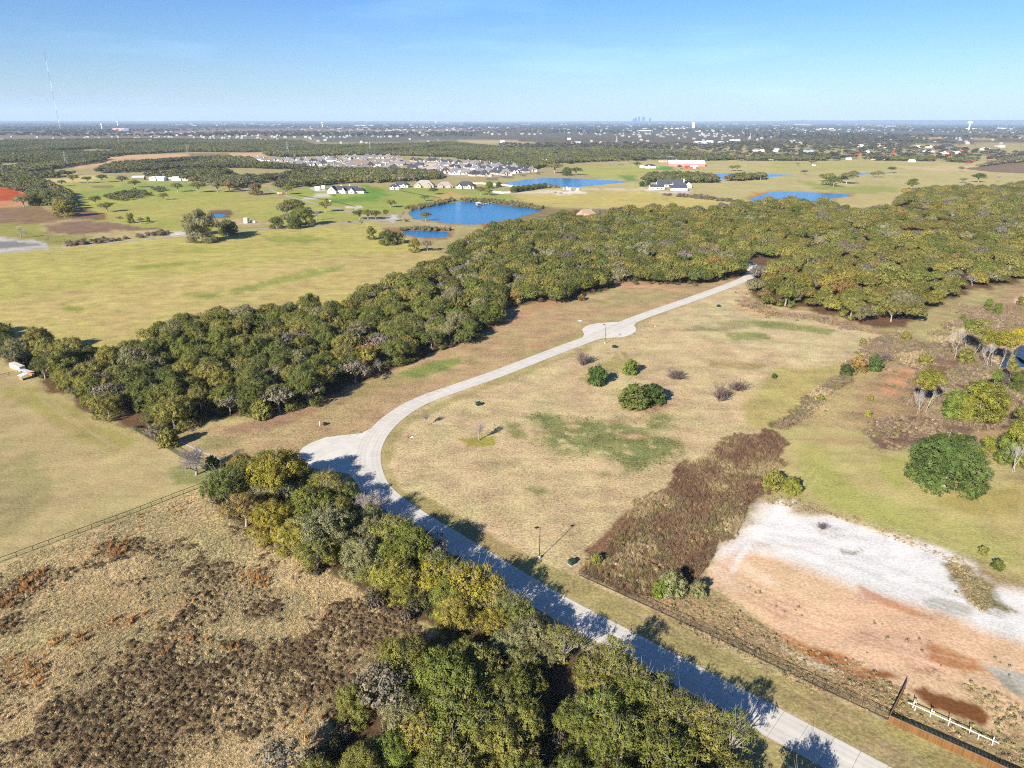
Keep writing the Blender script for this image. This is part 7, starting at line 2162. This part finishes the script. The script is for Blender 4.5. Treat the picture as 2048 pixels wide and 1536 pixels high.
def rail_fence(name, label, pts_px, step, h, post_r, rails, mat, pickets=0, pr=0.012, wire=False, cat="fence"):
    P = fence_path(pts_px, step)
    o = thing(name, label, cat, P[0])
    pm = MB().tube((0, 0, 0), (0, 0, h + .05), post_r, post_r, 6).mesh("post", mat)
    for q in P:
        add("post", pm, o, q - P[0])
    cache = {}
    for a, b in zip(P, P[1:]):
        d = b - a
        L = d.length
        rz = math.atan2(d.y, d.x)
        key = round(L, 1)
        if key not in cache:
            rl = [MB().box(post_r, L - post_r, -rr, rr, z - rr, z + rr).mesh("rail", mat) for z, rr in rails]
            pk = None
            if pickets:
                m = MB()
                n = int(L / pickets)
                zlo, zhi = .08, h
                for i in range(1, n):
                    x = i * L / n
                    m.box(x - pr, x + pr, -pr, pr, zlo, zhi)
                pk = m.mesh("picket_panel", mat)
            if wire:
                m = MB()
                for i in range(1, int(L / .2)):
                    m.box(i * .2 - .022, i * .2 + .022, -.012, .012, .05, rails[0][0] - .05)
                for k in range(1, 5):
                    m.box(post_r, L - post_r, -.01, .01, k * h / 5 - .01, k * h / 5 + .01)
                pk = m.mesh("wire_mesh", mat)
            cache[key] = (rl, pk)
        rl, pk = cache[key]
        for r_ in rl:
            add("rail", r_, o, a - P[0], rz)
        if pk:
            tag(add("picket_panel" if pickets else "wire_mesh", pk, o, a - P[0], rz), kind="stuff")
    return o


rail_fence("iron_fence", "black iron picket fence between road verge and bare lot", [(1159, 1152), (1250, 1193), (1400, 1262), (1600, 1358), (1776, 1441)], 2.45, 1.8, .045, [(1.7, .03), (.25, .03)], M_BLACK, 0.16, 0.013)
rail_fence("pipe_fence", "dark pipe fence dividing mown and rough fields", [(-60, 1144), (0, 1126), (130, 1078), (260, 1030), (345, 997), (410, 972)], 3.5, 1.5, .07, [(1.5, .06), (.75, .02), (.3, .02)], M_DARK_POLE)
rail_fence("mesh_fence", "dark green mesh fence at the oak belt's corner", [(268, 860), (318, 888), (362, 914), (405, 936), (440, 950)], 2.4, 1.8, .05, [(1.8, .045)], M_GREENBOX, wire=True)
rail_fence("mesh_fence", "short grey mesh fence between belt and mown field", [(118, 771), (130, 777), (143, 784)], 2.4, 1.5, .05, [(1.5, .05)], M_GALV, wire=True)
rail_fence("pipe_fence", "black pipe fence running to the straw bales", [(-40, 764), (0, 756), (36, 747)], 3.2, 1.5, .07, [(1.5, .06), (.8, .03)], M_DARK_POLE)
rail_fence("garden_fence", "dark paddock fence below the white farmhouse", [(594, 391), (640, 399), (690, 409), (712, 415)], 6, 1.5, .12, [(1.4, .1), (.8, .1)], M_DARK_POLE)
rail_fence("garden_fence", "dark fence crossing the lawn below the row of villas", [(800, 382), (850, 392), (880, 397)], 6, 1.5, .12, [(1.4, .1), (.8, .1)], M_DARK_POLE)
rail_fence("garden_fence", "dark fence along the subdivision's pond side", [(990, 356), (1040, 350), (1090, 345)], 6, 1.6, .15, [(1.5, .12), (.8, .1)], M_DARK_POLE)


def white_wall(pts, lab):
    P = gps(pts)
    o = thing("garden_wall", lab, "wall", P[0])
    for a, b in zip(P, P[1:]):
        d = b - a
        c = MB().box(0, d.length, -.2, .2, 0, 2.2).build("panel", M_WHITE, o, loc=a - P[0], rz=math.atan2(d.y, d.x))
    for q in P:
        MB().box(-.35, .35, -.35, .35, 0, 2.5).build("pillar", M_WHITE, o, loc=q - P[0])


white_wall([(938, 368), (965, 368), (1000, 371), (1025, 373)], "white garden wall along the long pond")
white_wall([(985, 384), (1005, 387), (1020, 386)], "low white wall by the two garden oaks")

# wooden privacy fence: every board a part
A_, B__ = gp(1776, 1446), gp(2100, 1592)
d = B__ - A_
L = d.length
rz = math.atan2(d.y, d.x)
o = thing("wooden_fence", "stained cedar board fence along the verge", "fence", A_, rz)
bw = 0.215
me_b = [MB().box(0, bw - .02, -.012, .012, .05, 1.82 + k * .01).mesh("plank", M_WOOD) for k in range(4)]
nb = min(int(L / bw), 280)
for i in range(nb):
    add("plank", me_b[rnd.randrange(4)], o, (i * bw, rnd.uniform(-.006, .006), 0))
MB().box(-.05, nb * bw, -.09, .09, 1.87, 1.93).build("cap_rail", M_WOOD_D, o)
for z in (.4, 1.1, 1.65):
    MB().box(0, nb * bw, .02, .06, z, z + .09).build("rail", M_WOOD_D, o)
pm = MB().box(-.06, .06, .07, .19, 0, 1.85).mesh("post", M_WOOD_D)
for i in range(int(nb * bw / 2.4) + 1):
    add("post", pm, o, (i * 2.4, 0, 0))
C_ = gp(1810, 1378)
d2 = C_ - A_
L2 = d2.length
o = thing("wooden_fence", "short dark end wing of the board fence running into the lot", "fence", A_ + d2.normalized() * .3, math.atan2(d2.y, d2.x))
for i in range(int(L2 / bw)):
    add("plank", me_b[rnd.randrange(4)], o, (i * bw, rnd.uniform(-.006, .006), 0))
MB().box(-.05, int(L2 / bw) * bw, -.08, .08, 1.87, 1.93).build("cap_rail", M_WOOD_D, o)

# white pipe rail on the lot
A_, B__ = gp(1816, 1415), gp(1993, 1495)
d = B__ - A_
L = d.length
o = thing("pipe_rail", "white pipe rail with upright pipes behind the board fence", "rail", A_, math.atan2(d.y, d.x))
MB().tube((-.2, 0, 1.15), (L + .2, 0, 1.15), .08, .08, 8).build("rail", M_WHITE, o)
for f, up, off in [(.05, 2.1, .35), (.08, 1.15, -.02), (.26, 2.0, .1), (.47, 2.0, -.02), (.70, 1.75, .2), (.80, 1.15, -.02), (.95, 2.1, -.02)]:
    MB().tube((L * f, off, 0), (L * f, off, up), .075, .075, 8).build("post", M_WHITE, o)
MB().tube((L * .26, .1, 1.6), (L * .26 + .5, .1, 1.6), .1, .1, 8).build("cross_pipe", M_WHITE, o)
MB().tube((L * .05, .35, 1.7), (L * .05 + .5, .35, 1.7), .1, .1, 8).build("cross_pipe", M_WHITE, o)

# metal shed and straw bales at the belt's end
p = gp(54, 752)
o = thing("metal_shed", "white metal-roofed livestock shed under the oaks", "shed", p, -0.5)
mr = MB().raw([(-4.2, -1.6, 2.9), (4.2, -1.6, 2.9), (4.2, 1.6, 2.3), (-4.2, 1.6, 2.3), (-4.2, -1.6, 3.0), (4.2, -1.6, 3.0), (4.2, 1.6, 2.4), (-4.2, 1.6, 2.4)], [(3, 2, 1, 0), (4, 5, 6, 7), (0, 1, 5, 4), (1, 2, 6, 5), (2, 3, 7, 6), (3, 0, 4, 7)])
mr.build("roof", M_ROOF_W, o)
MB().box(-4, 4, 1.3, 1.4, 0, 2.3).build("back_wall", M_BROWNWALL, o)
for x in (-4, 0, 4):
    MB().tube((x, -1.4, 0), (x, -1.4, 2.9), .08, .08, 6).build("post", M_GALV, o)
lt = MB().raw([(1.5, -4.6, 1.9), (5, -4.6, 1.9), (5, -1.7, 2.5), (1.5, -1.7, 2.5), (1.5, -4.6, 2.0), (5, -4.6, 2.0), (5, -1.7, 2.6), (1.5, -1.7, 2.6)], [(3, 2, 1, 0), (4, 5, 6, 7), (0, 1, 5, 4), (1, 2, 6, 5), (2, 3, 7, 6), (3, 0, 4, 7)])
lt.build("lean_to_roof", M_ROOF_M, o)
MB().box(1.7, 4.8, -4.4, -4.3, 0, 1.85).build("lean_to_wall", M_BROWNWALL, o)
p0 = gp(36, 738)
BL = ["lower course", "upper course"]
for i in range(5):
    for j in range(2):
        for k in range(2):
            a = -0.6
            x, y = (i - 2) * 2.15, (j - .5) * 1.25
            q = p0 + Vector((x * math.cos(a) - y * math.sin(a), x * math.sin(a) + y * math.cos(a), k * 1.2))
            b_ = add("straw_bale", None, None, q, a)
            tag(b_, f"square straw bale, {BL[k]}, {'field' if j == 0 else 'wood'} side, {ONUM[i]} from the fence end", "straw bale", "stack of square straw bales by the metal shed")
            MB().box(-1.04, 1.04, -.6, .6, 0.01, 1.17).build("bale_body", M_STRAW if k == 0 else M_STRAW_TOP, b_)
            m = MB()
            for t in (-.5, .5):
                m.box(t - .03, t + .03, -.62, .62, 0.0, 1.19)
            m.build("twine", M_WHITE, b_)

# ------------------------------------------------------------------ dock, tanks, vehicles
p = gp(957, 412)
q = gp(984, 406)
o = thing("boathouse", "grey roofed boathouse standing in the blue pond", "boathouse", p, 0.1)
for x in (-3, 3):
    for y in (-3, 3):
        MB().tube((x, y, -.5), (x, y, 4), .18, .18, 6).build("post", M_POLE_WOOD, o)
MB().box(-3.5, 3.5, -3.5, 3.5, .6, .85).build("deck", M_POLE_WOOD, o)
MB().box(-3.3, 3.3, 2.6, 2.8, .85, 3.2).build("wall", M_STONE, o)
hip_roof(MB(), 7.4, 7.4, 4.0, 1.8).build("roof", M_ROOF_M, o)
d = q - p
o = thing("dock", "narrow wooden dock from the reeds to the boathouse", "dock", p, math.atan2(d.y, d.x))
n = int((d.length - 4) / 0.6)
mpk = MB().box(0, .52, -1.0, 1.0, .62, .74).mesh("plank", M_POLE_WOOD)
for i in range(min(n, 120)):
    add("plank", mpk, o, (4 + i * .6, 0, 0))
for i in range(0, min(n, 120), 8):
    for s_ in (-.95, .95):
        MB().tube((4 + i * .6, s_, -.5), (4 + i * .6, s_, 1.6), .12, .12, 6).build("post", M_WHITE, o)


def tank(u, v, r, h, mat, lab):
    o = thing("storage_tank", lab, "tank", gp(u, v))
    MB().lathe([(r, 0), (r, h), (r * .6, h * 1.05), (.1, h * 1.1)], 20).build("shell", mat, o)
    MB().box(r, r + .15, -.3, .3, 0, h).build("ladder", M_GALV, o)


tank(493, 446, 2.9, 5.6, M_BEIGE, "tall beige tank in the roadside pumping yard")
tank(503, 445, 1.6, 2.2, M_GALV, "low grey tank beside the tall beige one")
tank(509, 445, 1.4, 1.8, M_WHITE, "small white tank at the pumping yard")
tank(1128, 380, 2.4, 4, M_GALV, "grey tank on the white well pad, first of four"), tank(1134, 380, 2.2, 5, M_BEIGE, "beige tank on the white well pad"), tank(1140, 380, 2.4, 3.5, M_WHITE, "white tank on the well pad's middle"), tank(1156, 380.5, 3, 3.4, M_BEIGE, "broad beige tank at the well pad's end")
for u, v, lab in [(1146, 382, "metal separator unit in the middle of the well pad"), (1111, 386, "low pipe skid at the front of the well pad"), (1122, 387, "second pipe skid at the front of the well pad")]:
    o = thing("pipe_skid", lab, "equipment", gp(u, v), .2)
    MB().tube((-2.5, 0, 1.2), (2.5, 0, 1.2), .7, .7, 12).build("vessel", M_GALV, o)
    MB().box(-2.8, 2.8, -.8, .8, 0, .3).build("skid", M_DARK_POLE, o)
    MB().tube((1.2, 0, 1.8), (1.2, 0, 4.5), .18, .18, 6).build("stack", M_GALV, o)


def car(u, v, rz, mat, lab, z=0.03):
    o = thing("parked_car" if "parked" in lab else "car", lab, "car", gp(u, v, 0) + Vector((0, 0, z)), rz)
    prof = [(-2.3, .35), (2.3, .35), (2.35, .75), (1.5, .95), (.75, 1.5), (-1.5, 1.52), (-2.2, 1.0), (-2.35, .8)]
    n = len(prof)
    V = [(x, -.88, z_) for x, z_ in prof] + [(x, .88, z_) for x, z_ in prof]
    MB().raw(V, [tuple(range(n - 1, -1, -1)), tuple(range(n, 2 * n))] + [(i, (i + 1) % n, (i + 1) % n + n, i + n) for i in range(n)]).build("body", mat, o)
    for s_ in (-1, 1):
        MB().box(-1.5, .8, s_ * .89 - .01, s_ * .89 + .01, 1.02, 1.42).build("side_window", M_GLASS, o)
    for x in (-1.4, 1.45):
        for s_ in (-1, 1):
            MB().tube((x, s_ * .72, .34), (x, s_ * .95, .34), .34, .34, 12).build("wheel", M_TYRE, o)


car(653, 399.5, -.5, M_NAVY, "dark blue car on the white farmhouse's drive"), car(699, 445, .25, M_PURPLE, "dark maroon car on the lane by the oak trio"), car(668, 391, .1, M_NAVY, "black car parked before the farmhouse garage"), car(661, 403, -.4, M_STUCCO, "white car near the farmhouse fence")
car(814, 443, .2, M_TYRE, "dark car parked at the blue pond's inlet"), car(974, 450, .6, M_RED, "small red vehicle parked below the blue pond")
o = thing("truck", "orange box truck with a white cab on the country road", "truck", gp(562, 389), -0.45)
MB().box(-3.0, 4.2, -1.3, 1.3, 1.0, 3.6).build("cargo_box", M_ORANGE, o)
MB().box(-5.4, -3.15, -1.2, 1.2, .6, 3.0).build("cab", M_WHITE, o)
MB().box(-5.45, -5.405, -1.0, 1.0, 1.7, 2.7).build("windscreen", M_GLASS, o)
for x in (-4.4, 1.4, 3.2):
    for s_ in (-1, 1):
        MB().tube((x, s_ * .95, .5), (x, s_ * 1.25, .5), .5, .5, 12).build("wheel", M_TYRE, o)
MB().box(-3.1, 4.1, -.5, .5, .6, .95).build("chassis", M_TYRE, o)
